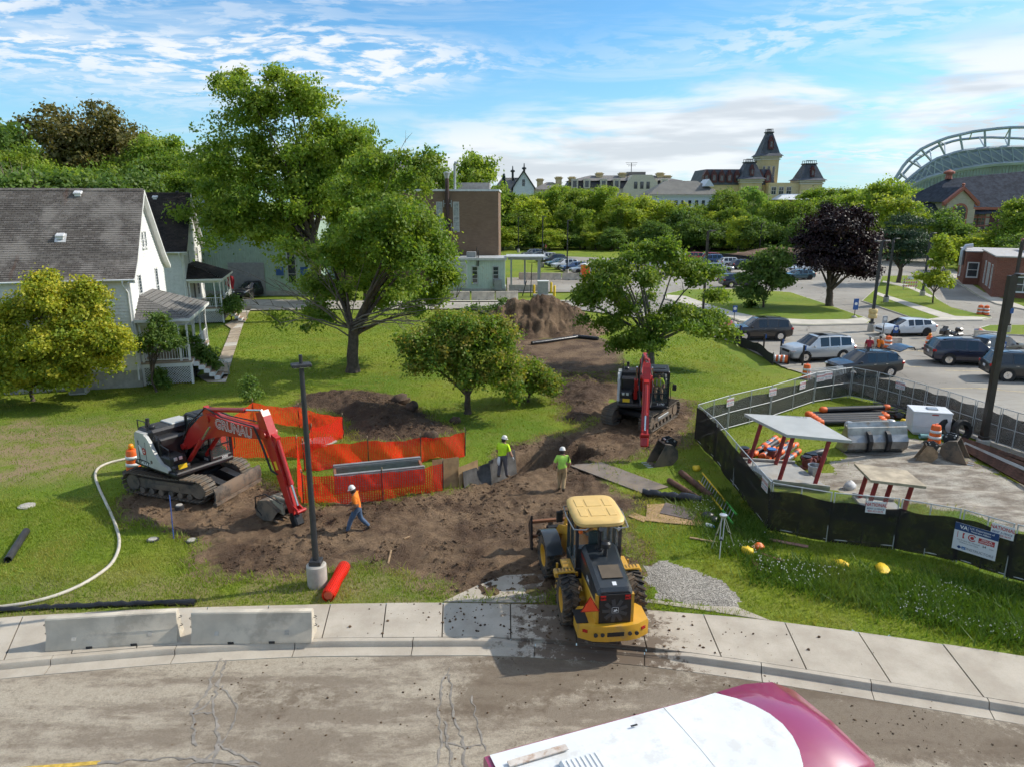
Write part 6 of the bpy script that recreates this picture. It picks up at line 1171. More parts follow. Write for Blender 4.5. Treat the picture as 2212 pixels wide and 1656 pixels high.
def big_wheel(x,sy,m4=None):
 r_,w_=.77,.52;y=sy*1.03;m=MB();m.M=m4
 m.lathe([(.40,-w_/2+.03),(.60,-w_/2),(.70,-w_/2+.03),(.735,-w_/2+.09),(.735,w_/2-.09),(.70,w_/2-.03),(.60,w_/2),(.40,w_/2-.03),(.40,-w_/2+.03)],(x,y,r_),28,'Y')
 for i in range(22):
  a=2*math.pi*i/22
  for s in(-1,1):
   aa=a+(.14 if s>0 else 0);rot=Matrix.Rotation(-aa,3,'Y')@Matrix.Rotation(s*.45,3,'X')if False else Matrix.Rotation(math.pi/2-aa,3,'Y')@Matrix.Rotation(s*.5,3,'Z')
   m.box((x+math.cos(aa)*.745,y+s*.13,r_+math.sin(aa)*.745),(.085,.30,.07),rot,.01)
 t_=obj('tyre',m,MUDRUB,T,35);m=MB();m.M=m4
 m.lathe([(.0,-.1),(.18,-.1),(.20,.08),(.34,.08),(.36,.2),(.40,.22),(.41,.1),(.41,-.22),(.3,-.2),(0,-.2)],(x,y+(-.03 if sy>0 else .03),r_),24,'Y')if sy<0 else m.lathe([(0,.1),(.18,.1),(.20,-.08),(.34,-.08),(.36,-.2),(.40,-.22),(.41,-.1),(.41,.22),(.3,.2),(0,.2)],(x,y,r_),24,'Y')
 obj('rim',m,DY,t_,40)
for sy in(-1,1):big_wheel(-1.52,sy);big_wheel(1.52,sy,ART)
obj('rear_frame',MB().box((-1.6,0,.85),(2.9,.8,.5),None,.05).box((-1.52,0,.75),(.5,1.8,.4),None,.1),DY,T)
cwp=[(-3.45,-.66),(-3.52,-.3),(-3.52,.3),(-3.45,.66),(-3.22,1.04),(-2.55,1.04),(-2.35,.9),(-2.35,-.9),(-2.55,-1.04),(-3.22,-1.04)]
cwo=obj('counterweight',MB().loft([[(x,y,z)for x,y in cwp]for z in(.55,.62,.98)]+[[(x*.985-.04,y*.98,1.03)for x,y in cwp]]),DY,T,30)
obj('tow_slot',MB().box((-3.515,0,.78),(.03,.5,.14),None,.01),TRIM,cwo)
for y in(-.5,.5):obj('rear_lamp',MB().cyl((-3.49,y-.12,.78),(-3.53,y-.12,.78),.06).cyl((-3.49,y+.08,.78),(-3.53,y+.08,.78),.06),DG,cwo)
for y in(-.86,.86):obj('reflector',MB().box((-3.345,y,.84),(.02,.15,.09),(0,0,-.5 if y>0 else .5)),TAIL,cwo)
obj('walkway_mat',MB().box((-2.9,.92,1.045),(.7,.35,.02)),TRIM,cwo)
hd=[(-3.30,.50,1.0,2.02),(-3.22,.52,1.0,2.12),(-2.6,.53,1.0,2.22),(-1.9,.54,1.0,2.32),(-1.15,.56,1.0,2.42)]
obj('engine_hood',MB().loft([[(x,-w_,1.55),(x,-w_,zt-.12),(x,-w_+.10,zt),(x,w_-.10,zt),(x,w_,zt-.12),(x,w_,1.55)]for x,w_,z0,zt in hd]),DG,T,30)
obj('hood_side',MB().box((-2.25,0,1.28),(2.05,1.10,.58),None,.03).box((-3.24,.50,1.45),(.14,.12,.95)).box((-3.24,-.50,1.45),(.14,.12,.95)),DY,T)
gq=obj('fan_grille',MB().box((-3.325,0,1.50),(.03,.94,.92),None,.01),TRIM,T)
for i in range(9):a=i*.698;obj('fan_blade',MB().box((-3.345,.22*math.cos(a),1.44+.22*math.sin(a)),(.012,.30,.11),(a,0,0)),pm('fan_grey',(.05,.052,.055),.5,var=0),gq)
for y in(-.36,.36):obj('tail_light',MB().box((-3.35,y,1.90),(.03,.16,.05)).box((-3.35,y,1.82),(.03,.16,.05)),TAIL,T)
em=obj('badge',MB().box((-3.36,0,1.47),(.012,.21,.19),None,.004),LBLK,gq);obj('badge_mark',MB().prism([(.07,1.43),(.03,1.45),(.05,1.50),(.0,1.48),(-.04,1.52),(-.05,1.47),(-.08,1.44),(-.03,1.44),(.0,1.42)],-3.372,-3.366,'X').box((-3.368,0,1.557),(.006,.17,.008)).box((-3.368,0,1.385),(.006,.17,.008)).box((-3.368,.095,1.47),(.006,.008,.16)).box((-3.368,-.095,1.47),(.006,.008,.16)),LWHT,em)
obj('radiator_screen',MB().box((-2.55,-.02,2.245),(.62,.62,.02),(0,-.13,0)),pm('screen_brown',(.10,.075,.05),.8),T);obj('hood_label',MB().box((-3.08,-.02,2.155),(.16,.12,.01),(0,-.16,0)),PLATE,T)
obj('exhaust_stack',MB().tube([(-1.45,.05,2.35),(-1.45,.05,2.95),(-1.47,.05,3.05),(-1.55,.05,3.12)],.075,12).cyl((-1.45,.05,2.36),(-1.45,.05,2.42),.12),BLACKM,T,50);obj('pre_cleaner',MB().cyl((-1.75,-.06,2.3),(-1.75,-.06,2.62),.06).lathe([(.06,2.58),(.15,2.62),(.16,2.76),(.10,2.82),(0,2.82)],(-1.75,-.06,0),16),BLACKM,T,40)
obj('warning_triangle',MB().prism([(.50,1.50),(.98,1.50),(.74,1.92)],-3.40,-3.385,'X'),pm('smv_orange',(.80,.08,.02),.45,var=0),T);tri=obj('triangle_border',MB().prism([(.46,1.475),(1.02,1.475),(.74,1.97)],-3.384,-3.375,'X'),pm('smv_red',(.35,.01,.01),.4,var=0),T)
lettering('COASTAL',LRED,T,frame((-1.55,.561,2.12),(-1,0,0),(0,0,1)),.17,.004);lettering('524L',LWHT,T,frame((-2.2,.561,1.8),(-1,0,0),(0,0,1)),.2,.006)
for sy in(-1,1):
 obj('step_platform',MB().box((-1.02,sy*1.02,1.42),(.34,.75,.16),None,.02).box((-.6,sy*.90,1.44),(.7,.34,.1),None,.02),DY,T);gp=MB()
 for i in range(6):
  for j in range(4):gp.box((-1.13+j*.075,sy*(.72+i*.11),1.503),(.035,.05,.008))
 obj('tread_holes',gp,TRIM,T)['kind']='stuff'
 obj('ladder',MB().box((-.75,sy*1.18,.95),(.06,.06,.9)).box((-.35,sy*1.18,.95),(.06,.06,.9)).box((-.55,sy*1.18,.6),(.4,.14,.04)).box((-.55,sy*1.18,.95),(.4,.14,.04)),DY,T)
 obj('rear_fender',MB().prism([(-1.52+.86*math.cos(a),.77+.86*math.sin(a))for a in np.linspace(.6,1.35,7)]+[(-1.52+.82*math.cos(a),.77+.82*math.sin(a))for a in np.linspace(1.35,.6,7)],sy*.82,sy*1.28,'Y'),DY,T)
 m=MB();m.M=ART;m.prism([(1.52+.90*math.cos(a),.77+.90*math.sin(a))for a in np.linspace(.5,2.7,14)]+[(1.52+.86*math.cos(a),.77+.86*math.sin(a))for a in np.linspace(2.7,.5,14)],sy*.76,sy*1.32,'Y');obj('front_fender',m,DG,T,40)
cx0,cx1,hw=-1.12,.42,.74;cb=MB().box(((cx0+cx1)/2,0,1.42),(cx1-cx0,hw*2,.45),None,.06).box((cx0+.05,0,1.9),(.08,hw*2-.1,.7)).box(((cx0+cx1)/2,0,3.03),(cx1-cx0,hw*2-.06,.12),None,.04)
for x,y in((cx0+.06,hw-.06),(cx0+.06,-hw+.06),(cx1-.06,hw-.06),(cx1-.06,-hw+.06),(-.3,hw-.05),(-.3,-hw+.05)):cb.box((x,y,2.3),(.10,.09,1.4))
cab=obj('cab',cb,DG,T);obj('cab_window',MB().box((cx0+.02,0,2.62),(.012,hw*2-.2,.78)).box((cx1-.03,0,2.3),(.012,hw*2-.2,1.4)).box((-.7,hw-.03,2.3),(.7,.012,1.35)).box((-.7,-hw+.03,2.3),(.7,.012,1.35)).box((.05,hw-.03,2.3),(.6,.012,1.35)).box((.05,-hw+.03,2.3),(.6,.012,1.35)),CABG,cab);obj('seat',MB().box((-.45,0,1.9),(.5,.55,.15),None,.05).box((-.72,0,2.3),(.14,.5,.75),None,.05).cyl((.05,0,1.6),(-.05,0,2.2),.05).lathe([(.17,0),(.2,.02),(.17,.04)],(-.08,0,2.2),14),SEATM,cab)
rp=[]
for z,e_ in((3.09,0),(3.14,.06),(3.24,.07),(3.30,.02),(3.325,-.10)):
 ring=[]
 for a in np.linspace(0,2*math.pi,29)[:-1]:c,s_=math.cos(a),math.sin(a);ring.append((-.40+(.98+e_)*math.copysign(abs(c)**.38,c),(.74+e_)*math.copysign(abs(s_)**.38,s_),z))
 rp.append(ring)
rf=obj('cab_roof',MB().loft(rp),DYR,cab,40)
for i,x in enumerate((-.78,-.05)):
 for j,(y,wd)in enumerate(((-.46,.25),(0,.50),(.46,.25))):obj('roof_rib',MB().box((x,y,3.327),(.55,wd,.03),None,.012),DYR,rf)
for sy in(-1,1):obj('mirror_rail',MB().tube([(-1.25,sy*.35,3.05),(-1.42,sy*.5,3.05),(-1.35,sy*.85,3.05),(-.4,sy*.92,3.08),(.3,sy*.88,3.08),(.45,sy*.7,3.0)],.022,6),STEEL,cab,60)
obj('beacon',MB().box((-1.18,.60,2.88),(.12,.13,.12),None,.03),pm('amber_lamp',(.8,.15,.02),.3,var=0),cab);obj('work_lamp',MB().cyl((-1.16,-.6,2.93),(-1.22,-.6,2.93),.05),LAMP,cab);obj('mirror',MB().box((.35,1.0,2.7),(.08,.22,.4),None,.03).tube([(.3,.7,2.9),(.35,1.0,2.92)],.015,5),TRIM,cab);obj('mirror',MB().box((.35,-1.0,2.7),(.08,.22,.4),None,.03).tube([(.3,-.7,2.9),(.35,-1.0,2.92)],.015,5),TRIM,cab)
def A():m=MB();m.M=ART;return m
obj('front_frame',A().box((1.35,0,.95),(1.9,.8,.6),None,.06).prism([(.5,1.1),(.9,2.0),(1.3,2.0),(1.9,1.1)],-.5,-.38,'Y').prism([(.5,1.1),(.9,2.0),(1.3,2.0),(1.9,1.1)],.38,.5,'Y'),DY,T)
for sy in(-1,1):obj('lift_arm',A().prism([(.95,1.75),(1.1,1.98),(2.2,1.55),(3.2,.55),(3.1,.32),(2.9,.36),(2.1,1.25)],sy*.45-.07,sy*.45+.07,'Y'),DY,T);cyl_=obj('lift_cylinder',A().cyl((.9,sy*.3,.95),(2.0,sy*.33,1.1),.09),BLACKM,T)
obj('tilt_link',A().prism([(1.3,1.7),(1.5,2.1),(2.5,2.0),(3.2,1.0),(3.05,.9),(2.4,1.6)],-.08,.08,'Y'),DY,T)
cr=obj('coupler',A().box((3.25,0,.62),(.2,1.4,.8),None,.04),BLACKM,T);fk=obj('fork_carriage',A().box((3.42,0,1.15),(.12,2.5,.12),None,.02).box((3.42,0,.55),(.12,2.5,.12),None,.02),pm('fork_rust',(.20,.085,.04),.7,.2,var=.3),T)
for y in(-1.26,1.26):obj('side_plate',A().prism([(3.2,.1),(3.3,1.45),(3.42,1.3),(3.6,1.1),(3.75,.95),(3.75,.8),(3.55,.5),(3.5,.1)],y-.03,y+.03,'Y'),BLACKM,fk)
for y in(-.5,.5):obj('fork_tine',A().box((4.0,y,.08),(1.3,.16,.06),None,.01).box((3.45,y,.6),(.08,.16,1.1)),MUDST,fk)
MAR=paint('maroon',(.29,.028,.10),.4);BW=pm('bus_roof_white',(.70,.71,.71),.5,var=.05,scale=1.2,dirt=(.52,.51,.48),damt=.28,dscale=2.5)
Aq,Bq=at(1046,1624,2.9),at(1622,1468,2.9);dv=(Bq-Aq);hdg=math.atan2(dv.y,dv.x);Lb=dv.length;Wb=2.35
T=thing('shuttle_bus','maroon shuttle bus with white roof passing at the bottom edge','bus',(Aq.x,Aq.y,-.155),hdg)
def sec(x,zt,w0=0.0,zb=.5,w1=None):
 w1=Wb if w1 is None else w1;return[(x,w0,zb),(x,w0,zt-.12),(x,w0-.02,zt-.04),(x,w0-.06,zt),(x,(w0-w1)/2*0-Wb/2,zt+.05),(x,-w1+.06,zt),(x,-w1+.02,zt-.04),(x,-w1,zt-.12),(x,-w1,zb)]
z=3.05
obj('body',MB().loft([sec(-.02,z-.02),sec(.3,z),sec(Lb-.75,z)]),MAR,T,40)
obj('front_cap',MB().loft([sec(Lb-.75,z+.012),sec(Lb-.2,z+.03,-.01),sec(Lb+.35,z-.02,-.08,.5,Wb-.06),sec(Lb+.75,z-.2,-.22,.8,Wb-.2),sec(Lb+.98,z-.55,-.4,1.2,Wb-.35),sec(Lb+1.05,z-1.0,-.5,1.5,Wb-.45)]),MAR,T,60)
rv=[];n=9
for x in(.06,.5,Lb-1.2):rv.append([(x,-.085-(Wb-.17)*i/(n-1),z+.012+.05*math.sin(math.pi*i/(n-1)))for i in range(n)])
rv.append([(Lb-.85+.55*math.sin(math.pi*i/(n-1))**.8,-.085-(Wb-.17)*i/(n-1),z+.03+.05*math.sin(math.pi*i/(n-1)))for i in range(n)])
me=MB();[me.add(rv[k]+rv[k+1],[(i,i+1,n+i+1,n+i)for i in range(n-1)])for k in range(3)]
rf=obj('roof_panel',me,BW,T,60)
obj('roof_hatch',MB().box((1.35,-1.05,z+.10),(.75,.75,.10),None,.04),BW,rf);hs=MB()
for i in range(7):hs.box((1.1+i*.08,-1.05,z+.155),(.03,.6,.02))
obj('hatch_ribs',hs,BW,rf);obj('roof_strip',MB().box((.75,-.42,z+.075),(1.0,.12,.025),(0,0,.02)),pm('rusty_white',(.58,.52,.46),.6,var=.1,dirt=(.28,.13,.05),damt=.4,dscale=4),rf)
obj('roof_seam',MB().tube([(Lb-1.9,-.06-(Wb-.12)*i/8,z+.014+.05*math.sin(math.pi*i/8))for i in range(9)],.004,4),pm('seam_grey',(.5,.5,.49),.6),rf)
obj('rivet_dark',MB().box((2.5,-.35,z+.072),(.12,.03,.01)),TRIM,rf)
obj('bonnet',MB().loft([[(x,-w_,.6),(x,-w_,zt-.1),(x,-w_-.15,zt),(x,-Wb+w_+.15,zt),(x,-Wb+w_,zt-.1),(x,-Wb+w_,.6)]for x,w_,zt in((Lb+.6,.2,1.72),(Lb+1.3,.22,1.5),(Lb+1.9,.28,1.32),(Lb+2.05,.36,1.1))]),MAR,T,40);obj('windscreen',MB().loft([[(Lb+1.06,-.5,1.95),(Lb+1.06,-Wb+.5,1.95)],[(Lb+1.45,-.42,1.5),(Lb+1.45,-Wb+.42,1.5)]],close=False),GLASS,T)
for x in(.9,2.1,3.3):obj('side_window',MB().box((x,.0,2.05),(1.05,.04,.8),None,.015),GLASS,T);obj('side_window',MB().box((x,-Wb,2.05),(1.05,.04,.8),None,.015),GLASS,T)
for x in(.9,Lb+1.1):
 for y in(-.25,-Wb+.25):wh=obj('wheel',MB().lathe([(.25,-.13),(.40,-.13),(.42,0),(.40,.13),(.25,.13),(.25,-.13)],(x,y,.42),18,'Y'),RUBBER,T);obj('rim',MB().cyl((x,y-.1,.42),(x,y+.1,.42),.25,n=14),STEEL,wh)
 # people
import bmesh
SKIN=pm('skin',(.42,.24,.16),.6,var=.05);SKIN2=pm('skin_brown',(.22,.12,.075),.6,var=.05)
def cloth(nm,c):return pm('cloth_'+nm,c,.85,var=.14,scale=7,bump=.2,bscale=18)
C_ORG=cloth('orange',(.80,.20,.015));C_LIM=cloth('lime',(.52,.78,.02));C_LIM2=cloth('pale_lime',(.42,.70,.10));C_JEAN=cloth('jeans',(.06,.10,.17));C_GRY=cloth('grey',(.10,.09,.095));C_KHA=cloth('khaki',(.36,.25,.13));C_BOOT=cloth('boots',(.10,.07,.045));HAT=pm('hard_hat_white',(.68,.66,.61),.4,var=.05);BEARD=cloth('beard',(.02,.015,.012));C_RED=cloth('redshirt',(.35,.03,.05));C_BLK=cloth('black',(.02,.02,.022));C_TEAL=cloth('teal',(.05,.25,.25))
def person(label,loc,rz,pose,shirt,pants,skin=SKIN,hat=True,beard=False,hair=(.03,.02,.015),group='people on the site',extra=None,h=1.76,glove=None):
 """pose: joint overrides in metres for a 1.76 m figure facing +x"""
 J=dict(pel=(0,0,.96),wst=(0,0,1.10),chs=(.0,0,1.32),nck=(.0,0,1.50),hd=(.03,0,1.60),sl=(0,.19,1.43),sr=(0,-.19,1.43),el=(-.04,.26,1.16),er=(-.04,-.26,1.16),hl=(.06,.27,.93),hr=(.06,-.27,.93),kl=(.03,.11,.52),kr=(.03,-.11,.52),al=(0,.11,.09),ar=(0,-.11,.09),tl=(.20,.12,.04),tr=(.20,-.12,.04),jl=(0,.10,.92),jr=(0,-.10,.92))
 J.update(pose);rad=dict(pel=(.18,.16),wst=(.19,.17),chs=(.215,.175),nck=.07,hd=.07,sl=.105,sr=.105,el=.068,er=.068,hl=.044,hr=.044,kl=.092,kr=.092,al=.068,ar=.068,tl=.058,tr=.058,jl=.13,jr=.13)
 bones=[('pel','wst',0),('wst','chs',0),('chs','nck',0),('nck','hd',2),('chs','sl',0),('chs','sr',0),('sl','el',0),('sr','er',0),('el','hl',2),('er','hr',2),('pel','jl',1),('pel','jr',1),('jl','kl',1),('jr','kr',1),('kl','al',1),('kr','ar',1),('al','tl',3),('ar','tr',3)]
 b=bmesh.new();lay=b.verts.layers.skin.verify();V={k:b.verts.new(J[k])for k in rad}
 for a,c,_ in bones:b.edges.new((V[a],V[c]))
 for k,v in V.items():r_=rad[k];v[lay].radius=r_ if isinstance(r_,tuple)else(r_,r_);v[lay].use_root=k=='pel'
 me=bpy.data.meshes.new('tmp');b.to_mesh(me);b.free();o=bpy.data.objects.new('tmp',me);TMP.collection.objects.link(o)
 md=o.modifiers.new('s','SKIN');md.use_smooth_shade=True;o.modifiers.new('u','SUBSURF').levels=1;o.modifiers['u'].render_levels=1
 ev=eval_mesh(o);bpy.data.objects.remove(o)
 m=MB();m.v=[tuple(v.co)for v in ev.vertices];m.f=[tuple(p.vertices)for p in ev.polygons];n0=len(m.f)
 hd=Vector(J['hd']);fw=Vector(J.get('look',(1,0,0))).normalized();sd_=Vector((-fw.y,fw.x,0));up=Vector((0,0,1));c=hd+up*.06
 HM=frame(c,fw,sd_);m.M=HM;hb=MB().ball((0,0,0),(.098,.076,.125),14,10)
 vs=[((x*(1.0-.12*max(0,-z/.12))+.012*(z<-.02)),y*(1-.22*max(0,-z/.12)),z)for x,y,z in hb.v];m.add(vs,hb.f)
 m.add([(.094,-.014,.02),(.094,.014,.02),(.122,0,-.03),(.092,-.018,-.035),(.092,.018,-.035)],[(0,2,1),(0,3,2),(1,2,4),(3,4,2)])
 for s in(-1,1):m.ball((.0,s*.078,0),(.022,.012,.034),6,5)
 m.M=None
 for w_,e_ in(('hl','el'),('hr','er')):
  H_=Vector(J[w_]);d=(H_-Vector(J[e_])).normalized();sd2=d.cross(up);sd2=sd2.normalized()if sd2.length>.1 else Vector((0,1,0));nn=sd2.cross(d)
  m.loft([[H_+d*t+sd2*a*w2+nn*b_*.016 for a,b_ in((-1,-1),(1,-1),(1,1),(-1,1))]for t,w2 in((.0,.026),(.05,.042),(.09,.040))])
  for k,L in enumerate((.062,.075,.07,.055)):q=H_+d*.085+sd2*(-.03+.02*k);m.tube([q,q+d*L*.5-nn*.008,q+d*L*.85-nn*.03],[.0095,.009,.007],5)
  q=H_+d*.03+sd2*.038;m.tube([q,q+d*.03+sd2*.022,q+d*.06+sd2*.024-nn*.012],[.011,.010,.008],5)
 T=thing('person',label,'person',loc,rz,group);s=h/1.76;T.scale=(s,)*3
 me=mesh_of('body',m);mats=[shirt,pants,skin,C_BOOT]+([glove]if glove else[])
 for q in mats:me.materials.append(q)
 seg=[(Vector(J[a]),Vector(J[c_]),mi,a,c_)for a,c_,mi in bones];idx=[]
 for p in me.polygons:
  if p.index>=n0:
   cz=p.center;near=min((cz-Vector(J[k])).length for k in('hl','hr'));idx.append(4 if glove and near<.2 else 2);continue
  best,bd=0,9
  for a,c_,mi,na,nc in seg:
   ab=c_-a;t=max(0,min(1,(p.center-a).dot(ab)/ab.length_squared));d=(p.center-a-ab*t).length
   d-=.04 if na in('chs','wst')else 0
   if d<bd:
    bd=d;best=mi
    if na in('el','er'):best=2
    if na in('sl','sr')and t>.72:best=2
    if na=='chs' and nc=='nck' and t>.95:best=2
    if na in('kl','kr')and t>.9:best=3
  idx.append(best)
 me.polygons.foreach_set('material_index',idx);bo=link('body',me,None,T,180);me.polygons.foreach_set('use_smooth',[True]*len(me.polygons))
 if hat:
  hm=MB();hm.M=HM;hm.lathe([(.112,.05),(.125,.045),(.128,.055),(.116,.075),(.110,.12),(.090,.165),(.05,.19),(0,.198)],(0,0,-.01),20);ht=obj('hard_hat',hm,HAT,T,60)
  hm=MB();hm.M=HM;hm.box((.125,0,.043),(.07,.15,.012),(0,.15,0),.005);obj('hat_peak',hm,HAT,ht)
  for s_ in(-1,1):hm=MB();hm.M=HM;hm.box((.02,s_*.117,.075),(.05,.01,.03));obj('hat_sticker',hm,LRED if s_>0 else LBLK,ht)
  hm=MB();hm.M=HM;hm.lathe([(.080,-.10),(.086,-.05),(.092,.0),(.09,.05),(.0,.06)],(-.02,0,0),14);obj('hair',hm,pm('hair_dark',hair,.8),T,60)
 else:hm=MB();hm.M=HM;hm.lathe([(.088,.0),(.098,.04),(.095,.09),(.06,.125),(0,.135)],(-.012,0,0),14);obj('hair',hm,pm('hair_%.2f'%hair[0],hair,.8),T,60)
 for s_ in(-1,1):hm=MB();hm.M=HM;hm.ball((.088,s_*.03,.015),.011,6,5);obj('eye',hm,LBLK,T)
 hm=MB();hm.M=HM;hm.box((.096,0,-.06),(.02,.045,.01));obj('mouth',hm,pm('lips',(.25,.09,.07),.6,var=0),T)
 if beard:hm=MB();hm.M=HM;hm.ball((.045,0,-.075),(.062,.066,.06),10,8);obj('beard',hm,BEARD,T,180)
 if extra:extra(T,J)
 return T
def P_(px_,py_):p=ground(px_,py_);return(p.x,p.y,p.z)
person('bearded worker in orange shirt and jeans walking left',P_(775,1148),R(184),dict(pel=(0,0,.93),wst=(.02,0,1.08),chs=(.06,0,1.30),nck=(.10,0,1.47),hd=(.14,0,1.55),look=(1,.05,-.35),kl=(.24,.10,.54),al=(.38,.11,.10),tl=(.55,.12,.07),kr=(-.06,-.10,.50),ar=(-.38,-.11,.15),tr=(-.24,-.12,.05),jl=(.02,.10,.90),jr=(-.02,-.10,.90),sl=(.07,.19,1.40),sr=(.05,-.19,1.40),el=(.0,.27,1.13),er=(.10,-.27,1.13),hl=(.22,.22,.98),hr=(.30,-.2,1.0)),C_ORG,C_JEAN,SKIN2,beard=True,h=1.78)
def rag(T,J):obj('rag',MB().loft([[(-.16,.02,.98),(-.16,.12,.98)],[(-.19,.0,.78),(-.2,.14,.8)],[(-.17,.05,.62),(-.18,.1,.6)]],close=False),LWHT,T)
person('worker in bright lime shirt and grey trousers by the standing boards',P_(1085,1032),R(62),dict(look=(.85,-.5,-.25),wst=(.03,0,1.1),chs=(.07,0,1.31),nck=(.11,0,1.48),hd=(.15,0,1.57),sl=(.06,.2,1.42),sr=(.08,-.2,1.41),er=(.10,-.30,1.14),hr=(.20,-.36,.92),el=(.05,.27,1.15),hl=(.2,.26,.95),kl=(.02,.13,.52),al=(-.08,.15,.09),tl=(.12,.18,.04),kr=(.06,-.12,.52),ar=(.10,-.16,.09),tr=(.30,-.18,.04)),C_LIM,C_GRY,glove=LWHT,extra=rag,h=1.82)
def printb(T,J):lettering('GRUNAU',LBLK,T,frame((-.145,0,1.30),(0,-1,0),(0,0,1)),.07,.001)
person('worker in pale lime shirt and tan trousers seen from behind',P_(1213,1060),R(86),dict(look=(1,.1,-.3),kl=(.10,.10,.50),al=(.02,.10,.10),tl=(.2,.11,.05),kr=(.06,-.08,.52),ar=(-.20,-.06,.14),tr=(-.05,-.06,.04),el=(-.02,.30,1.16),hl=(.14,.32,.95),er=(.02,-.28,1.16),hr=(.2,-.24,.98),hd=(.07,0,1.58),nck=(.04,0,1.49)),C_LIM2,C_KHA,h=1.82)
q=Vector((6.95,36.6));a=R(-99);off=Vector((.30*1.06,.76*1.06));dx_=off.x*math.cos(a)-off.y*math.sin(a);dy_=off.x*math.sin(a)+off.y*math.cos(a)
person('driver in lime vest seated in the far excavator cab',(q.x+dx_,q.y+dy_,.95),a,dict(pel=(0,0,.96),jl=(.04,.1,.95),jr=(.04,-.1,.95),kl=(.46,.16,.92),kr=(.46,-.16,.92),al=(.50,.16,.50),ar=(.50,-.16,.50),tl=(.66,.17,.46),tr=(.66,-.17,.46),wst=(-.02,0,1.1),chs=(-.02,0,1.32),el=(.10,.30,1.14),er=(.10,-.30,1.14),hl=(.36,.28,1.12),hr=(.36,-.28,1.12),look=(1,0,-.15)),C_LIM,C_KHA,hat=False,h=1.7,extra=lambda T,J:[obj('reflective_stripe',MB().box((.125,y,1.30),(.02,.05,.3)),LWHT,T)for y in(-.1,.1)])
p=at(1873,778,.05);person('person in red shirt behind the raised tailgate',(p.x,p.y,.05),R(250),{},C_RED,C_BLK,hat=False,hair=(.4,.38,.36),group='people in the lot')
p=at(1896,778,.05);person('person in orange vest over black behind the raised tailgate',(p.x,p.y,.05),R(200),{},C_ORG,C_BLK,SKIN2,hat=False,group='people in the lot')
for k,(x,y,c,lb)in enumerate(((1173,543,C_TEAL,'walker in teal top on the far path'),(1178,545,C_RED,'walker in red top on the far path'))):p=at(x,y);person(lb,(p.x,p.y,-.05),R(185),dict(kl=(.15,.1,.52),al=(.25,.1,.1),tl=(.42,.1,.06),ar=(-.25,-.1,.12),tr=(-.1,-.1,.05)),c,C_BLK,hat=False,group='walkers on the far path',h=1.85)
# site objects
def m_net(nm,col,cell,wire,asp=1.0,tr=.0):
 def f(t,tc):
  s=t.new('ShaderNodeSeparateXYZ',i_0=tc.outputs['UV'])
  def ln(o,c):fr=t.math('FRACT',t.math('DIVIDE',o,c));return t.math('LESS_THAN',fr,wire)
  k=t.math('MAXIMUM',ln(s.outputs[0],cell*asp),ln(s.outputs[1],cell));k=t.math('MAXIMUM',k,tr)
  b=bsdf(t,col,.5,None,.4);x=t.new('ShaderNodeBsdfTranslucent',i_0=tuple(min(1,q*1.1)for q in col));b=t.new('ShaderNodeMixShader',i_0=.55,i_1=b,i_2=x.outputs[0]).outputs[0]
  return t.new('ShaderNodeMixShader',i_0=k,i_1=t.new('ShaderNodeBsdfTransparent').outputs[0],i_2=b).outputs[0]
 return custom(nm,f)
NET=m_net('orange_netting',(.88,.045,.018),.075,.46,1.25,.14);NET2=m_net('orange_netting_dense',(.88,.04,.016),.06,.54,1.2,.34)
def m_chain(t,tc):
 s=t.new('ShaderNodeSeparateXYZ',i_0=tc.outputs['UV']);a=t.math('ADD',s.outputs[0],s.outputs[1]);b_=t.math('SUBTRACT',s.outputs[0],s.outputs[1])
 k=t.math('MAXIMUM',t.math('LESS_THAN',t.math('FRACT',t.math('DIVIDE',a,.085)),.11),t.math('LESS_THAN',t.math('FRACT',t.math('DIVIDE',b_,.085)),.11))
 return t.new('ShaderNodeMixShader',i_0=k,i_1=t.new('ShaderNodeBsdfTransparent').outputs[0],i_2=bsdf(t,(.40,.42,.43),.45,None,.5,.6)).outputs[0]
CHAIN=custom('chain_link',m_chain)
def m_screen(t,tc):
 n=t.noise(1.6,4,tc.outputs['Object'],.6);w_=t.noise(60,2,t.vmul(tc.outputs['UV'],(.15,2,1)),.5);k=t.ramp(t.math('ADD',t.math('MULTIPLY',n,.6),t.math('MULTIPLY',w_,.4)),.3,.75,.99,.88)
 return t.new('ShaderNodeMixShader',i_0=k,i_1=t.new('ShaderNodeBsdfTransparent').outputs[0],i_2=bsdf(t,(.016,.015,.015),.8,None,.2)).outputs[0]
SCREEN=custom('black_windscreen',m_screen)
def sheet(name,mat,parent,fn,U_,V_,nu,nv,smooth=180):
 """grid surface fn(u,v) with UVs in metres"""
 me=MB();me.v=[tuple(fn(i/nu,j/nv))for j in range(nv+1)for i in range(nu+1)];me.f=[(j*(nu+1)+i,j*(nu+1)+i+1,(j+1)*(nu+1)+i+1,(j+1)*(nu+1)+i)for j in range(nv)for i in range(nu)]
 m=bpy.data.meshes.new(name);m.from_pydata(me.v,[],me.f);uv=m.uv_layers.new(name='UVMap')
 for lp in m.loops:k=lp.vertex_index;uv.data[lp.index].uv=((k%(nu+1))/nu*U_,(k//(nu+1))/nv*V_)
 return link(name,m,mat,parent,smooth)
STAKE=pm('dark_stake',(.035,.03,.028),.7);LATH=pm('wood_lath',(.42,.32,.2),.8)
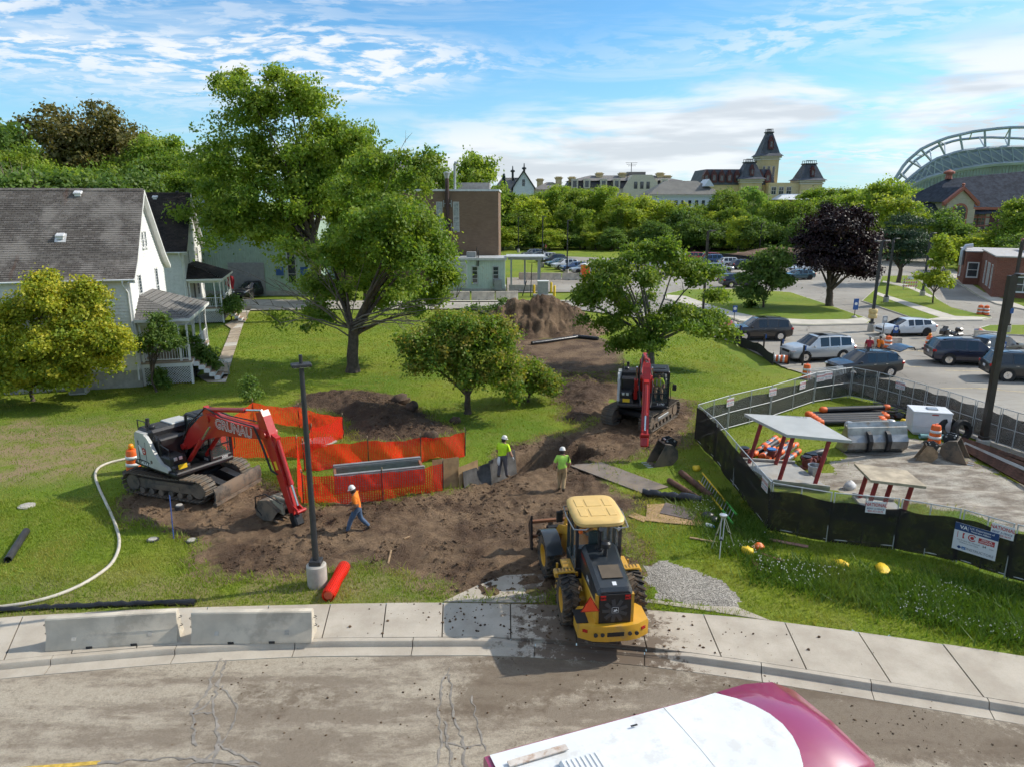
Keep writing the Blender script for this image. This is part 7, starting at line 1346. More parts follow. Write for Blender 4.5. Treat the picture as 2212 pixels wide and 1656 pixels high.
def netting(label,pts,hs,mat=NET,seed=1,sag=.12,bulge=.18):
 P=[ground(x,y)for x,y in pts];g=random.Random(seed);T=thing('netting_fence',label,'netting fence',P[0],0,'orange safety netting runs')
 for k,(p,h_)in enumerate(zip(P,hs)):q=p-P[0];st=obj('stake',MB().cyl((q.x,q.y,-.2),(q.x+g.uniform(-.04,.04),q.y,h_+.14),.022,n=6),STAKE,T);obj('stake_tip',MB().box((q.x,q.y,h_+.16),(.035,.035,.14)),LATH,st)
 for k in range(len(P)-1):
  a,b_=P[k]-P[0],P[k+1]-P[0];L=(b_-a).length;n_=Vector((-(b_-a).y,(b_-a).x,0)).normalized();ph=g.random()*6;h0,h1=hs[k],hs[k+1]
  def fn(u,v,a=a,b_=b_,n_=n_,ph=ph,h0=h0,h1=h1):s=math.sin(math.pi*u);q=a.lerp(b_,u);hh=(h0+(h1-h0)*u)-sag*s;return q+n_*(bulge*s*math.sin(u*5+ph+v*2)*(1.2-v)+.03*math.sin(u*31+ph+v*9))+Vector((0,0,.02+v*hh+.02*math.sin(u*17+ph)))
  sheet('netting',mat,T,fn,L,1.2,max(6,int(L/.15)),8)
netting('orange netting enclosure in the far corner behind the lamp pole',[(494,985),(478,958),(549,912),(647,922),(742,946),(676,972),(662,990),(494,986)],[1.1]*8,NET,3,.12,.1)
netting('orange netting run along the far side of the trench box',[(658,1016),(796,1005),(909,1000),(1004,984)],[1.25,1.15,1.2,1.15],NET2,5,.1,.35)
netting('orange netting run along the near side of the trench box',[(645,1010),(655,1088),(828,1080),(957,1058)],[1.3,1.2,1.15,1.15],NET,8,.08,.15)
GRYST=pm('grey_shield_steel',(.30,.31,.31),.55,.4,var=.15,dirt=(.2,.13,.08),damt=.2)
a,b_=ground(724,1066),ground(918,1044);dv=(b_-a);L=dv.length;T=thing('trench_box','grey steel trench box inside the orange netting','trench box',a,math.atan2(dv.y,dv.x))
for y in(0,1.1):pn=obj('side_panel',MB().box((L/2,y,.42),(L,.12,.84),None,.02),GRYST,T);obj('rib',MB().box((L/2,y-.07,.7),(L-.1,.03,.1)).box((L/2,y-.07,.2),(L-.1,.03,.1)),GRYST,pn)
for x in(.06,L-.06):obj('end_spreader',MB().box((x,.55,.65),(.1,1.0,.12)).box((x,.55,.3),(.1,1.0,.12)),pm('rust_steel',(.22,.09,.05),.8,var=.3),T)
PLY=pm('plywood',(.33,.21,.10),.8,var=.22,scale=2.5,bump=.1);PLYD=pm('weathered_black_plywood',(.085,.08,.075),.8,var=.5,scale=1.6)
def board_stand(label,pa,pb,h_,mat,lean=.1,t=.02,drop=0.0):
 A_,B_=at(*pa),at(*pb);dv=B_-A_;T=thing('plywood_sheet',label,'board',(A_.x,A_.y,-.35),math.atan2(dv.y,dv.x),'boards standing along the trench');L=dv.length;n=4
 o=obj('sheet',MB().prism([(0,0),(L,0),(L,h_+.35-drop),(L*.5,h_+.35-drop*.4),(0,h_+.35)],0,t,'Y'),mat,T);o.rotation_euler=(-lean,0,0);return T
board_stand('tan plywood sheet standing at the end of the netting',(937,1058),(994,1050),1.25,PLY);board_stand('shorter tan plywood sheet next to the tall one',(992,1052),(1034,1040),.85,PLY,.05,drop=-.12)
board_stand('dark weathered sheet left half of the black pair',(1004,1052),(1062,1032),.66,PLYD,.12,drop=-.02);board_stand('dark weathered sheet behind the lime-shirted worker',(1060,1030),(1116,1006),.72,PLYD,.1,drop=-.05)
def lamp_pole(label,base,ytop,style='round',col=DARKPOLE,base_h=.6,r_=.09,heads=1,z0=0.0,hd=0.0,hw=.45):
 p=at(*base,z0);zt=atY(base[0],ytop,p.y).z;T=thing('lamp_pole',label,'lamp pole',(p.x,p.y,z0),0,'parking lot lamp poles');h_=zt-z0
 obj('footing',MB().lathe([(.30,-.1),(.30,base_h-.04),(.26,base_h)],(0,0,0),20),CONC,T,40);obj('base_plate',MB().box((0,0,base_h+.07),(.36,.36,.16),None,.02),col,T)
 obj('pole',MB().cyl((0,0,base_h),(0,0,h_),r_*1.1,r_*.8,14)if style=='round' else MB().box((0,0,(base_h+h_)/2),(r_*2,r_*2,h_-base_h)),col,T,40 if style=='round' else None)
 for k in range(heads):
  a=hd+k*math.pi;c,s_=math.cos(a),math.sin(a);hb=MB();hb.M=Matrix.Rotation(a,4,'Z');off=0 if heads==0 else(.0 if style=='round' else hw*.9)
  hb.box((off,0,h_+.05),(hw*1.1,hw*.75,.09),None,.02);hb.box((off*.5,0,h_+.0),(max(.1,off),.08,.08));lh=obj('lamp_head',hb,col,T);gb=MB();gb.M=hb.M;gb.box((off,0,h_+.0),(hw*.8,hw*.5,.03));obj('lens',gb,LAMP,lh)
 return T
T=lamp_pole('black round lamp pole on concrete footing in the foreground',(686,1262),792,'round',DARKPOLE,.72,.085,1,gz(-5.94,19.5),.4,.5);obj('sensor',MB().cyl((.0,0,6.9),(0,0,7.2),.05),DARKPOLE,T)
lamp_pole('tall square bronze lamp pole rising inside the fenced yard',(2121,962),596,'square',BRONZE,.35,.13,1,0,0,.6)
for(b_,yt,col,hd,lb)in(((1880,716),522,DARKPOLE,2,'tall grey lamp pole wrapped in yellow barrels'),((1912,655),517,DARKPOLE,1,'dark twin-head lamp pole beside the walkway'),((1991,641),505,DARKPOLE,1,'dark lamp pole at the narrow drive'),((2173,720),522,BRONZE,1,'bronze lamp pole with blue sign at far right'),((1119,545),469,DARKPOLE,1,'distant lamp pole left of the car row'),((1171,576),469,DARKPOLE,1,'distant lamp pole on a footing in the car row'),((1224,592),477,DARKPOLE,1,'distant lamp pole by the concrete barriers'),((1516,700),500,BRONZE,1,'brown lamp pole behind the spreading maple'),((1544,540),472,DARKPOLE,1,'distant lamp pole at the dirt enclosure'),((1639,550),484,BRONZE,1,'distant brown lamp pole behind the round island tree'),((1750,544),487,DARKPOLE,1,'distant lamp pole left of the purple maple')):
 T=lamp_pole(lb,b_,yt,'square',col,.7,.10,hd,.05,.3,.5)
 if b_[0]==1880:
  for k in range(2):obj('barrel_wrap',MB().lathe([(.32,1.2+k*.42),(.36,1.25+k*.42),(.37,1.4+k*.42),(.36,1.55+k*.42),(.32,1.6+k*.42)],(0,0,0),18),pm('pale_yellow_plastic',(.62,.45,.18),.5),T,40)
 if b_[0]==2173:obj('blue_sign',MB().box((0,-.14,2.0),(.4,.03,.45)),pm('sign_blue',(.02,.09,.30),.4,var=0),T)
JERM=pm('barrier_concrete',(.54,.48,.385),.88,var=.14,scale=1.2,bump=.12,bscale=30,dirt=(.22,.19,.15),damt=.22,dscale=.9)
def jersey(label,a,b_,mat=JERM,hh=.81,group='concrete jersey barriers'):
 dv=b_-a;L=dv.length;T=thing('jersey_barrier',label,'barrier',a,math.atan2(dv.y,dv.x),group)
 pr=[(0,0),(0,.075),(.14,.33),(.20,hh-.03),(.225,hh),(.375,hh),(.40,hh-.03),(.46,.33),(.60,.075),(.60,0)];secs=[]
 for x,i in((0,.03),(.02,0),(L-.02,0),(L,.03)):secs.append([(x,.3+(y-.3)*(1-i),z*(1-i*.3))for y,z in pr])
 bo=obj('block',MB().loft(secs),mat,T,30)
 for f in(.33,.67):obj('forklift_slot',MB().box((L*f,.02,.035),(.16,.08,.07),None,.01),DARKIN,bo);obj('lift_pocket',MB().box((L*(f-.12 if f<.5 else f+.12),.105,.255),(.11,.03,.10),(-.5,0,0)),CONC,bo)
 for x in(-.03,L+.03):
  for z in(.35,.6):obj('steel_loop',MB().tube([(x,.25,z),(x+(.06 if x>0 else-.06),.28,z),(x+(.06 if x>0 else-.06),.32,z),(x,.35,z)],.01,5),BLACKM,bo)
 return T
def sw(px_,py_):p=at(px_,py_,.015);return p
jersey('left concrete jersey barrier on the sidewalk',sw(98,1406),sw(382,1387));jersey('right concrete jersey barrier on the sidewalk',sw(412,1391),sw(673,1387))
for k,(a,b_,lb)in enumerate((((968,649),(1014,649),'concrete barrier left of three below the green shed'),((1018,649),(1068,649),'concrete barrier middle of three below the green shed'),((1071,649),(1119,648),'concrete barrier right of three below the green shed'),((1890,751),(1948,752),'concrete barrier behind the orange drum in the lot'),((1120,604),(1166,605),'concrete barrier left end of the far row'),((1168,605),(1212,605),'concrete barrier middle of the far row'),((1214,605),(1258,605),'concrete barrier right end of the far row'),((2100,740),(2150,744),'concrete barrier behind the black crossover'))):jersey(lb,at(*a,.05),at(*b_,.05),JERM,1.0 if k!=3 else .81,'concrete barriers around the lots')
REFL=pm('reflective_white',(.72,.72,.70),.4,var=.05)
def drum(label,p,lying=False,lamp=False,s=1.0,rz=0.0):
 T=thing('traffic_drum',label,'traffic drum',p,rz,'orange and white traffic drums');pr=[.0,.06,.26,.28,.46,.48,.66,.68,.84,.90];seq=[]
 def q(z):return .29-.09*z
 bo=obj('barrel',MB().lathe([(q(0),.0),(q(.2),.22),(q(.24),.235),(q(.43),.43),(q(.45),.445),(q(.64),.64),(q(.66),.655),(q(.86),.86),(q(.9)-.02,.92),(.06,.93),(0,.93)],(0,0,.04),24),ORANGE,T,30)
 for z in(.15,.44,.72)[:2 if not lying else 3]:obj('reflective_band',MB().lathe([(q(z)+.006,z),(q(z+.13)+.006,z+.13)],(0,0,.15),24),REFL,bo,180)
 obj('rubber_base',MB().lathe([(.44,0),(.44,.06),(.30,.10)],(0,0,-.0),20),RUBBER,T);obj('handle',MB().tube([(-.09,0,.95),(-.07,0,1.03),(.07,0,1.03),(.09,0,.95)],.02,6),ORANGE,bo)
 if lamp:lo=obj('warning_lamp',MB().lathe([(.03,.96),(.10,1.02),(.11,1.12),(.07,1.2),(0,1.22)],(0,0,0),14),pm('amber_lens',(.85,.28,.01),.25,var=0),bo,60)
 if lying:T.rotation_euler=(0,R(88),rz);T.location=(p[0],p[1],p[2]+.28)
 T.scale=(s,)*3;return T
p=ground(290,1018);drum('orange drum with amber lamp behind the left excavator',p,lamp=True,s=1.06,rz=.4)
for px_,py_,ly,lp,rz,lb in((1916,754,0,0,.2,'orange drum in front of the lot barrier'),(2004,754,0,1,.5,'orange drum with lamp standing alone in the lot'),(1703,785,1,0,2.8,'orange drum lying on its side at the lawn edge'),(1740,818,0,0,.7,'orange drum behind the fence corner'),(2115,681,0,0,.1,'left orange drum of the pair at the drive'),(2128,682,0,0,.3,'right orange drum of the pair at the drive'),(2016,958,0,0,.3,'orange drum standing in the fenced yard'),(2112,738,0,0,0,'orange drum by the far accessible sign')):
 p=ground(px_,py_)if py_>800 else at(px_,py_,.05);drum(lb,p,bool(ly),bool(lp),1.0 if py_>800 else 1.05,rz)
FST=pm('fence_tube',(.45,.47,.48),.45,.25,var=.1)
def fence_panel(label,A_,B_,h_=1.85,scr=(0.0,.80),seed=1,sag=.06,side=1,chain=True):
 A_,B_=Vector(A_),Vector(B_);dv=B_-A_;dv.z=0;L=dv.length;T=thing('fence_panel',label,'fence',(A_.x,A_.y,A_.z),math.atan2(dv.y,dv.x),'temporary chain-link panels round the yard');dz=B_.z-A_.z;g=random.Random(seed);fr=MB();S=lambda x,z,y=0:Vector((x,y,z+dz*x/L))
 for x in(.03,L/2,L-.03):fr.cyl(S(x,-.05),S(x,h_),.022,n=7)
 for z in(.12,h_*.5,h_-.02):fr.cyl(S(.03,z),S(L-.03,z),.02,n=7)
 obj('frame',fr,FST,T)
 if chain:sheet('chain_mesh',CHAIN,T,lambda u,v:S(u*L,.12+v*(h_-.14)),L,h_,2,2)
 ph=g.random()*6;k=.03*side
 if scr:sheet('privacy_screen',SCREEN,T,lambda u,v:S(-.04+u*(L+.08),scr[0]*h_+v*h_*(scr[1]-scr[0])-v*sag*(math.sin(u*math.pi*2+ph)+.5*math.sin(u*7+ph)),-.035*side-.03*math.sin(u*9+ph)*(1-v)*side),L,h_,14,5)
 return T
def run(corners,names,scr,seed,sag,h_=1.85,side=1):
 """corners: pixels of the top rail at each post"""
 P=[]
 for x,y in corners:
  p=at(x,y,h_);P.append(Vector((p.x,p.y,0)))
 for k in range(len(P)-1):
  d=(P[k+1]-P[k]).normalized()*.02;fence_panel(names[k]if k<len(names)else names[-1],P[k]+d,P[k+1]-d,h_,scr[k%len(scr)],seed+k,sag,side)
 return P
FB=run([(1507,873),(1576,853),(1668,832),(1763,804),(1842,793)],['fence panel at the left end of the back run','second fence panel of the back run from the left','third fence panel of the back run from the left','fence panel of the back run with white signs at the corner'],[(.05,.80)],3,.04,side=-1)
FR=run([(1842,793),(1897,803),(1948,817),(2003,832),(2050,845),(2110,863),(2165,880),(2235,900),(2330,928)],['fence panel beside the raised-tailgate car','second panel of the lot-side fence from the corner','third panel of the lot-side fence with a small sign','fourth panel of the lot-side fence behind the white box','fifth panel of the lot-side fence left of the bronze pole','sixth panel of the lot-side fence at the bronze pole','seventh panel of the lot-side fence','last panel of the lot-side fence at the picture edge'],[(.05,.82)],20,.03,side=-1)
FL=run([(1507,873),(1549,908),(1591,956),(1667,1040)],['fence panel at the far end of the left run','middle fence panel of the left run','fence panel beside the yellow ladder'],[(.0,.93),(.0,.88),(.0,.84)],40,.03)
FF=run([(1667,1040),(1800,1062),(1946,1075),(2080,1098),(2195,1130),(2350,1165)],['front fence panel at the corner by the tripod','front fence panel with the large rental sign','front fence panel right of the rental sign','front fence panel carrying the safety board','front fence panel at the right picture edge'],[(.02,.84),(.0,.80),(.02,.80),(.04,.82)],60,.035)
a,b_=at(1752,866),at(1838,858)
for k,off in enumerate((0,.35)):
 T=fence_panel('spare fence panel leaning in the yard corner, '+('front one' if k==0 else 'rear one'),(a.x,a.y+off,0),(b_.x-.2,b_.y+off,0),1.8,None,90+k);T.rotation_euler.x=-.25
SGNW=pm('sign_white',(.66,.67,.68),.45,var=.03);SGNB=pm('sign_navy',(.015,.05,.16),.45,var=0);SGNR=pm('sign_red',(.42,.025,.03),.45,var=0);GREYT=pm('letter_grey',(.16,.17,.18),.5,var=0)
def board(name,label,pos,u,w_,h_,cat='sign',group='fence signs'):
 u=Vector(u).normalized();T=thing(name,label,cat,pos,math.atan2(u.y,u.x),group);obj('panel',MB().box((0,0,0),(w_,.012,h_)),SGNW,T);return T
def national(label,pos,u,s=1.0):
 T=board('rental_sign',label,pos,u,.62*s,.42*s);F=lambda z:frame((0,-.009,z*s),(1,0,0),(0,0,1));lettering('NATIONAL',SGNR,T,F(.085),.165*s,.004*s,.80);lettering('RENT A FENCE',SGNB,T,F(-.055),.085*s,.0015*s,.95);lettering('800-352-5675',SGNR,T,F(-.145),.085*s,.0015*s,1.0)
def on(Pa,Pb,px_,z,off=-.06):
 """point on a fence line seen at pixel column px_"""
 best=min(((abs(1105.5+FPX*q.x/(q.y*math.cos(PITCH)-(z-H)*math.sin(PITCH))-px_),t)for t in np.linspace(0,1,200)for q in[Pa.lerp(Pb,t)]))[1];q=Pa.lerp(Pb,best);d=(Pb-Pa).normalized();n_=Vector((d.y,-d.x,0));return Vector((q.x,q.y,z))+n_*.06,d
for(Pa,Pb,px_,z,lb)in((FF[1],FF[2],1890,1.47,'large white rental sign with red lettering on the front fence'),(FF[3],FF[4],2166,1.50,'white rental sign on the front fence above the safety board'),(FL[2],FL[3],1655,1.55,'white rental sign at the fence corner by the tripod'),(FB[0],FB[1],1610,1.5,'white rental sign on the back fence, leftmost'),(FB[1],FB[2],1677,1.5,'white rental sign on the back fence, second from left'),(FB[2],FB[3],1731,1.35,'white rental sign on the back fence, third from left'),(FB[3],FB[4],1770,1.5,'white rental sign on the back fence, fourth from left'),(FB[3],FB[4],1787,1.55,'white rental sign on the back fence, nearest the corner'),(FR[1],FR[2],1955,1.45,'small white rental sign on the lot-side fence')):
 pos,d=on(Pa,Pb,px_,z);national(lb,pos,d,1.0)
pos,d=on(FF[3],FF[4],2108,.95);pos=pos+Vector((d.y,-d.x,0))*.06;T=board('safety_board','white and blue project safety board on the front fence',pos,d,1.22,.92);K=lambda x,z,y=-.009:frame((x,y,z),(1,0,0),(0,0,1))
obj('blue_band',MB().box((0,-.0085,.335),(1.22,.004,.25)),SGNB,T);obj('red_band',MB().box((.31,-.0085,.065),(.44,.004,.17)),SGNR,T);obj('red_mark',MB().box((-.50,-.0085,.07),(.015,.004,.2)).prism([(-.36,-.02),(-.36,.16),(-.30,.16),(-.33,.07),(-.30,-.02)],-.010,-.007,'Y'),SGNR,T)
obj('target_ring',MB().prism([(-.09+.115*math.cos(a_),.065+.115*math.sin(a_))for a_ in np.linspace(.5,5.8,24)]+[(-.09+.085*math.cos(a_),.065+.085*math.sin(a_))for a_ in np.linspace(5.8,.5,24)],-.011,-.007,'Y').prism([(-.09+.055*math.cos(a_),.065+.055*math.sin(a_))for a_ in np.linspace(.3,6.0,16)],-.011,-.007,'Y'),SGNR,T)
for s,x,z,sz,mt,bd in(('VA',-.36,.335,.17,LWHT,.004),('U.S. Department of',.15,.375,.085,LWHT,.001),('Veterans Affairs',.12,.285,.085,LWHT,.001),('ZERO IN',.31,.105,.075,LWHT,.001),('ON SAFETY',.31,.03,.075,LWHT,.001),('This Project Has Worked',-.18,-.10,.062,GREYT,.0005),('54',.27,-.105,.10,LBLK,.002),('Days',.47,-.12,.06,GREYT,.0005),('Without a Lost Time',-.16,-.175,.062,GREYT,.0005),('CONSTRUCTORS',.10,-.345,.115,GREYT,.0)):lettering(s,mt,T,K(x,z,-.012),sz,bd)
obj('logo_diamond',MB().prism([(-.47,-.35),(-.41,-.29),(-.35,-.35),(-.41,-.41)],-.010,-.007,'Y'),SGNB,T);obj('logo_bars',MB().box((-.28,-.0085,-.33),(.11,.004,.05)).box((-.28,-.0085,-.385),(.11,.004,.02)),pm('logo_blue',(.05,.18,.45),.5,var=0),T);obj('divider',MB().box((-.23,-.012,.335),(.006,.004,.17)),LWHT,T)
# loose things on the site and in the yard
RUST=pm('rusty_steel',(.12,.06,.04),.8,.3,var=.4,scale=3);PIPEB=pm('black_pipe',(.03,.03,.032),.5,var=.3);PLATEM=pm('steel_plate',(.20,.165,.135),.7,.3,var=.25,scale=1.2,dirt=(.28,.22,.16),damt=.35);REDP=pm('red_spreader_paint',(.30,.03,.03),.55,var=.2,dirt=(.2,.12,.08),damt=.2);SHLD=pm('pale_shield_steel',(.42,.41,.38),.6,.3,var=.12,dirt=(.3,.24,.17),damt=.25);YELP=pm('yellow_plastic',(.75,.50,.02),.55,var=.1);BLKP=pm('black_plastic_wrap',(.012,.013,.016),.3,var=.3,bump=.5,bscale=7);WHTB=pm('white_box_paint',(.66,.67,.68),.45,var=.04,dirt=(.45,.43,.4),damt=.1)
def flat(name,label,px_,z,t,mat,cat,group=None,part='panel'):
 P=[at(x,y)for x,y in px_];zz=max(gz(p.x,p.y)for p in P)*.6+z;T=thing(name,label,cat,(P[0].x,P[0].y,zz),0,group);obj(part,MB().prism([(p.x-P[0].x,p.y-P[0].y)for p in P],0,t,'Z'),mat,T);return T
flat('steel_plate','large rusty steel road plate on the mud',[(1228,1006),(1300,1000),(1443,1053),(1388,1067)],.03,.03,PLATEM,'plate')
flat('plywood_sheet','large tan plywood sheet flat on the grass',[(1397,1091),(1440,1089),(1522,1108),(1520,1138),(1440,1131),(1394,1126)],.03,.02,PLY,'board');flat('plastic_board','grey-brown plastic mat lying on the plywood',[(1437,1088),(1507,1106),(1496,1126),(1425,1111)],.055,.02,pm('mat_grey',(.13,.10,.09),.8,var=.25),'mat');flat('plywood_scrap','small tan plywood scrap left of the flat sheet',[(1356,1116),(1370,1109),(1398,1119),(1390,1129)],.03,.015,PLY,'board')
def pipe(name,label,a,b_,r_,mat,cat,group=None,z=None,ends=None,n=12,extra=0.0):
 A_,B_=at(*a),at(*b_);za=(gz(A_.x,A_.y)+gz(B_.x,B_.y))/2+r_*.9 if z is None else z;T=thing(name,label,cat,(A_.x,A_.y,za),math.atan2((B_-A_).y,(B_-A_).x),group);L=(B_-A_).length
 obj('tube',MB().lathe([(r_,0),(r_,L),(r_*.8,L),(r_*.8,.0),(r_,0)],(0,0,0),n,'X'),mat,T,40)
 if ends:
  for x,nm in((-.02,'end_cap'),(L-.22,'end_cap')):obj(nm,MB().lathe([(r_*.8,-.06),(r_*1.12,.0),(r_*1.2,.12),(r_*1.04,.28)],(x,0,0),n,'X'),ends,T,50)
 return T
pipe('steel_pipe','right rusty steel pipe lying on the grass',(1470,1025),(1536,1078),.13,RUST,'pipe','pipes on the grass');pipe('steel_pipe','left rusty steel pipe ending at the black roll',(1444,1042),(1508,1082),.12,RUST,'pipe','pipes on the grass')
A_,B_=ground(1387,1071),ground(1514,1087);g=random.Random(2);T=thing('plastic_roll','crumpled black plastic sheeting roll','roll',A_)
obj('roll',MB().tube([(B_-A_)*t+Vector((0,0,.16+g.uniform(-.02,.03)))for t in np.linspace(0,1,22)],[.16+g.uniform(-.05,.05)for _ in range(22)],9),BLKP,T,60)
a0,a1,c0,c1=ground(1516,1026),ground(1590,1117),ground(1508,1043),ground(1582,1136);T=thing('ladder','yellow ladder with green end lying along the black fence','ladder',a0);GRN=pm('ladder_green',(.06,.38,.05),.5)
for s_,e_ in((a0,a1),(c0,c1)):
 m_=s_.lerp(e_,.72);up=Vector((0,0,.12));obj('rail',MB().box((0,0,0),(.001,.001,.001))if False else MB().tube([s_-a0+up,m_-a0+up],.035,6),YELP,T);obj('rail',MB().tube([m_-a0+up,e_-a0+up],.045,6),GRN,T)
for i in range(1,15):f=i/15;obj('rung',MB().cyl(a0.lerp(a1,f)-a0+Vector((0,0,.12)),c0.lerp(c1,f)-a0+Vector((0,0,.12)),.018,n=6),STEEL,T)
F_=[ground(1535,1185),ground(1553,1208),ground(1586,1181)];c=sum(F_,Vector())/3;hd=atY(1562,1112,c.y);T=thing('survey_tripod','aluminium survey tripod standing on the grass','tripod',(c.x,c.y,c.z));C0=Vector((c.x,c.y,c.z))
ALU=pm('aluminium',(.60,.61,.60),.35,.7,var=.05);obj('head',MB().lathe([(.10,-.05),(.13,0),(.13,.03),(.06,.05)],hd-C0,14),ALU,T)
for f in F_:
 v=f-C0;u=hd-C0;sdv=(v-u).cross(Vector((0,0,1))).normalized()*.05;lg=obj('leg',MB().cyl(u+sdv,u.lerp(v,.55)+sdv,.014,n=6).cyl(u-sdv,u.lerp(v,.55)-sdv,.014,n=6).cyl(u.lerp(v,.48),v,.018,n=6),ALU,T);obj('clamp',MB().box(u.lerp(v,.55),(.09,.05,.06)),BLACKM,lg)
def digbucket(label,px_,py_,w_,rz,mat,s=1.0,teeth=True,flip=False,z=0.0):
 p=ground(px_,py_);T=thing('digging_bucket',label,'bucket',(p.x,p.y,p.z-.05+z),rz,'loose machine buckets');T.scale=(s,)*3
 pr=[(.55,0.02),(.1,.0),(-.35,.08),(-.58,.35),(-.55,.70),(-.30,.95),(.02,1.02)];m=MB();inn=[(x*.93+.03,z*.93+.04)for x,z in pr]
 for a in range(len(pr)-1):m.add([(pr[a][0],-w_/2,pr[a][1]),(pr[a][0],w_/2,pr[a][1]),(pr[a+1][0],w_/2,pr[a+1][1]),(pr[a+1][0],-w_/2,pr[a+1][1]),(inn[a][0],-w_/2,inn[a][1]),(inn[a][0],w_/2,inn[a][1]),(inn[a+1][0],w_/2,inn[a+1][1]),(inn[a+1][0],-w_/2,inn[a+1][1])],[(0,1,2,3),(7,6,5,4),(0,4,5,1),(3,2,6,7)])
 obj('shell',m,mat,T,50);[obj('side_plate',MB().prism(pr,y-.02,y+.02,'Y'),mat,T)for y in(-w_/2,w_/2)]
 for y in(-.16,.16):obj('hanger',MB().prism([(-.5,.75),(-.62,1.05),(-.35,1.22),(-.05,1.16),(.0,1.0),(-.3,.93)],y-.025,y+.025,'Y'),BLACKM,T)
 obj('pin',MB().cyl((-.45,-.22,1.08),(-.45,.22,1.08),.04).cyl((-.12,-.22,1.1),(-.12,.22,1.1),.04),STEEL,T)
 if teeth:[obj('tooth',MB().box((.66,y,.03),(.26,.08,.06),None,.015),STEEL,T)for y in np.linspace(-w_/2+.06,w_/2-.06,4)]
 return T
digbucket('brown digging bucket on the ground beside the far excavator stick',1428,1000,.7,R(195),MUDST,1.05);digbucket('small tan bucket on its side in the yard',1996,993,.5,R(160),pm('tan_worn_steel',(.28,.19,.11),.8,var=.3),.8,False);digbucket('dark round-backed bucket beside the steel beams',2062,990,1.0,R(-40),MUDST,1.0)
p=ground(1884,975);T=thing('loader_bucket','large silver loader bucket standing on its lip in the yard','bucket',(p.x,p.y,p.z),R(6));SILB=pm('worn_silver_steel',(.34,.34,.33),.4,.75,var=.25,scale=2,dirt=(.25,.18,.12),damt=.3);pr=[(-.75,.0),(-.35,.02),(.10,.05),(.36,.28),(.40,.62),(.22,.92),(.15,1.25),(-.05,1.35)];W2=1.42;m=MB()
for a in range(len(pr)-1):m.add([(-W2,-pr[a][0]*-1,pr[a][1]),(W2,pr[a][0],pr[a][1]),(W2,pr[a+1][0],pr[a+1][1]),(-W2,pr[a+1][0],pr[a+1][1])],[(0,1,2,3)])
T.rotation_euler.z=R(180+4);obj('shell',m,SILB,T,40);[obj('side_plate',MB().prism(pr,x-.02,x+.02,'X'),SILB,T)for x in(-W2,W2)]
for x in(-.45,.45):obj('coupler_rib',MB().prism([(.30,.1),(.50,.25),(.56,.7),(.40,1.0),(.22,1.1),(.18,.95),(.40,.6),(.36,.3)],x-.09,x+.09,'X'),BLACKM,T)
obj('top_plate',MB().box((0,.08,1.30),(2*W2,.04,.4),(R(20),0,0)),SILB,T)
def shield(label,q,zt,posts,topm,t=.12,zb=.18,tilt=(0,0),overhang=0.0):
 P=[at(x,y,zb)for x,y in q];o=P[0];T=thing('stacked_shield',label,'trench shield',(o.x,o.y,0));L=[(p.x-o.x,p.y-o.y)for p in P];c=Vector((sum(x for x,_ in L)/4,sum(y for _,y in L)/4,0));gr=lambda k:[(c.x+(x-c.x)*k+tilt[0],c.y+(y-c.y)*k+tilt[1])for x,y in L]
 lp=obj('lower_plate',MB().prism(L,zb-t,zb,'Z'),SHLD,T);up=obj('upper_plate',MB().prism(gr(1+overhang),zt-t,zt,'Z'),topm,T)
 for a,b_ in((0,1),(3,2)):A2,B2=Vector((*L[a],zb+.06)),Vector((*L[b_],zb+.06));obj('channel',MB().tube([A2,B2],.07,4),SHLD,lp)
 for fx_,fy in posts:
  q0=Vector(L[0]).lerp(Vector(L[1]),fx_).lerp(Vector(L[3]).lerp(Vector(L[2]),fx_),fy);obj('spreader',MB().cyl((q0.x,q0.y,zb),(q0.x+tilt[0],q0.y+tilt[1],zt-t),.085,n=10),REDP,T)
 return T
S1=shield('large grey trench shield standing on red spreader posts',[(1669,1040),(1792,1054),(1716,1000),(1590,992)],2.25,((.18,.10),(.82,.12),(.15,.88),(.62,.9)),pm('shield_boards',(.46,.46,.43),.55,.2,var=.08,scale=1),tilt=(.45,.1),overhang=.12);lettering('SHIELD',GREYT,S1,frame((1.7,2.4,2.26),(.9,-.45,0),(.45,.9,0)),.28)
shield('small muddy trench shield on red posts near the front fence',[(1868,1100),(1962,1112),(1930,1082),(1840,1068)],1.35,((.1,.1),(.9,.1),(.15,.9),(.6,.5)),pm('muddy_board',(.42,.35,.25),.75,.1,var=.3,scale=1.6),t=.1,zb=.1,tilt=(.2,0),overhang=.25)
for k in range(6):pipe('long_pipe',['long black pipe with orange ends, rearmost of the stack','long black pipe with orange ends, second from the back','long black pipe with orange ends, third from the back','long black pipe with orange ends, middle front','long black pipe with orange ends, frontmost','long black pipe with orange ends lying on top of the stack'][k],(1742+k*6,901+(k%5)*4.4),(1905+(k%3)*5,896+(k%5)*5),.15,PIPEB,'pipe','long pipes stacked in the yard',.18 if k<5 else .44,ORANGE)
pipe('wrapped_pipe','grey pipe with plastic-wrapped end behind the silver bucket',(1828,927),(1925,922),.19,pm('grey_pipe',(.20,.20,.19),.6,var=.2),'pipe',None,.22,pm('plastic_wrap',(.45,.47,.5),.3));pipe('teal_pipe','teal plastic pipe lying below the white box',(1985,947),(2050,949),.13,pm('teal_pvc',(.20,.42,.42),.4),'pipe',None,.15)
WRAP=pm('foil_wrap',(.33,.34,.35),.25,.6,var=.5,scale=9)
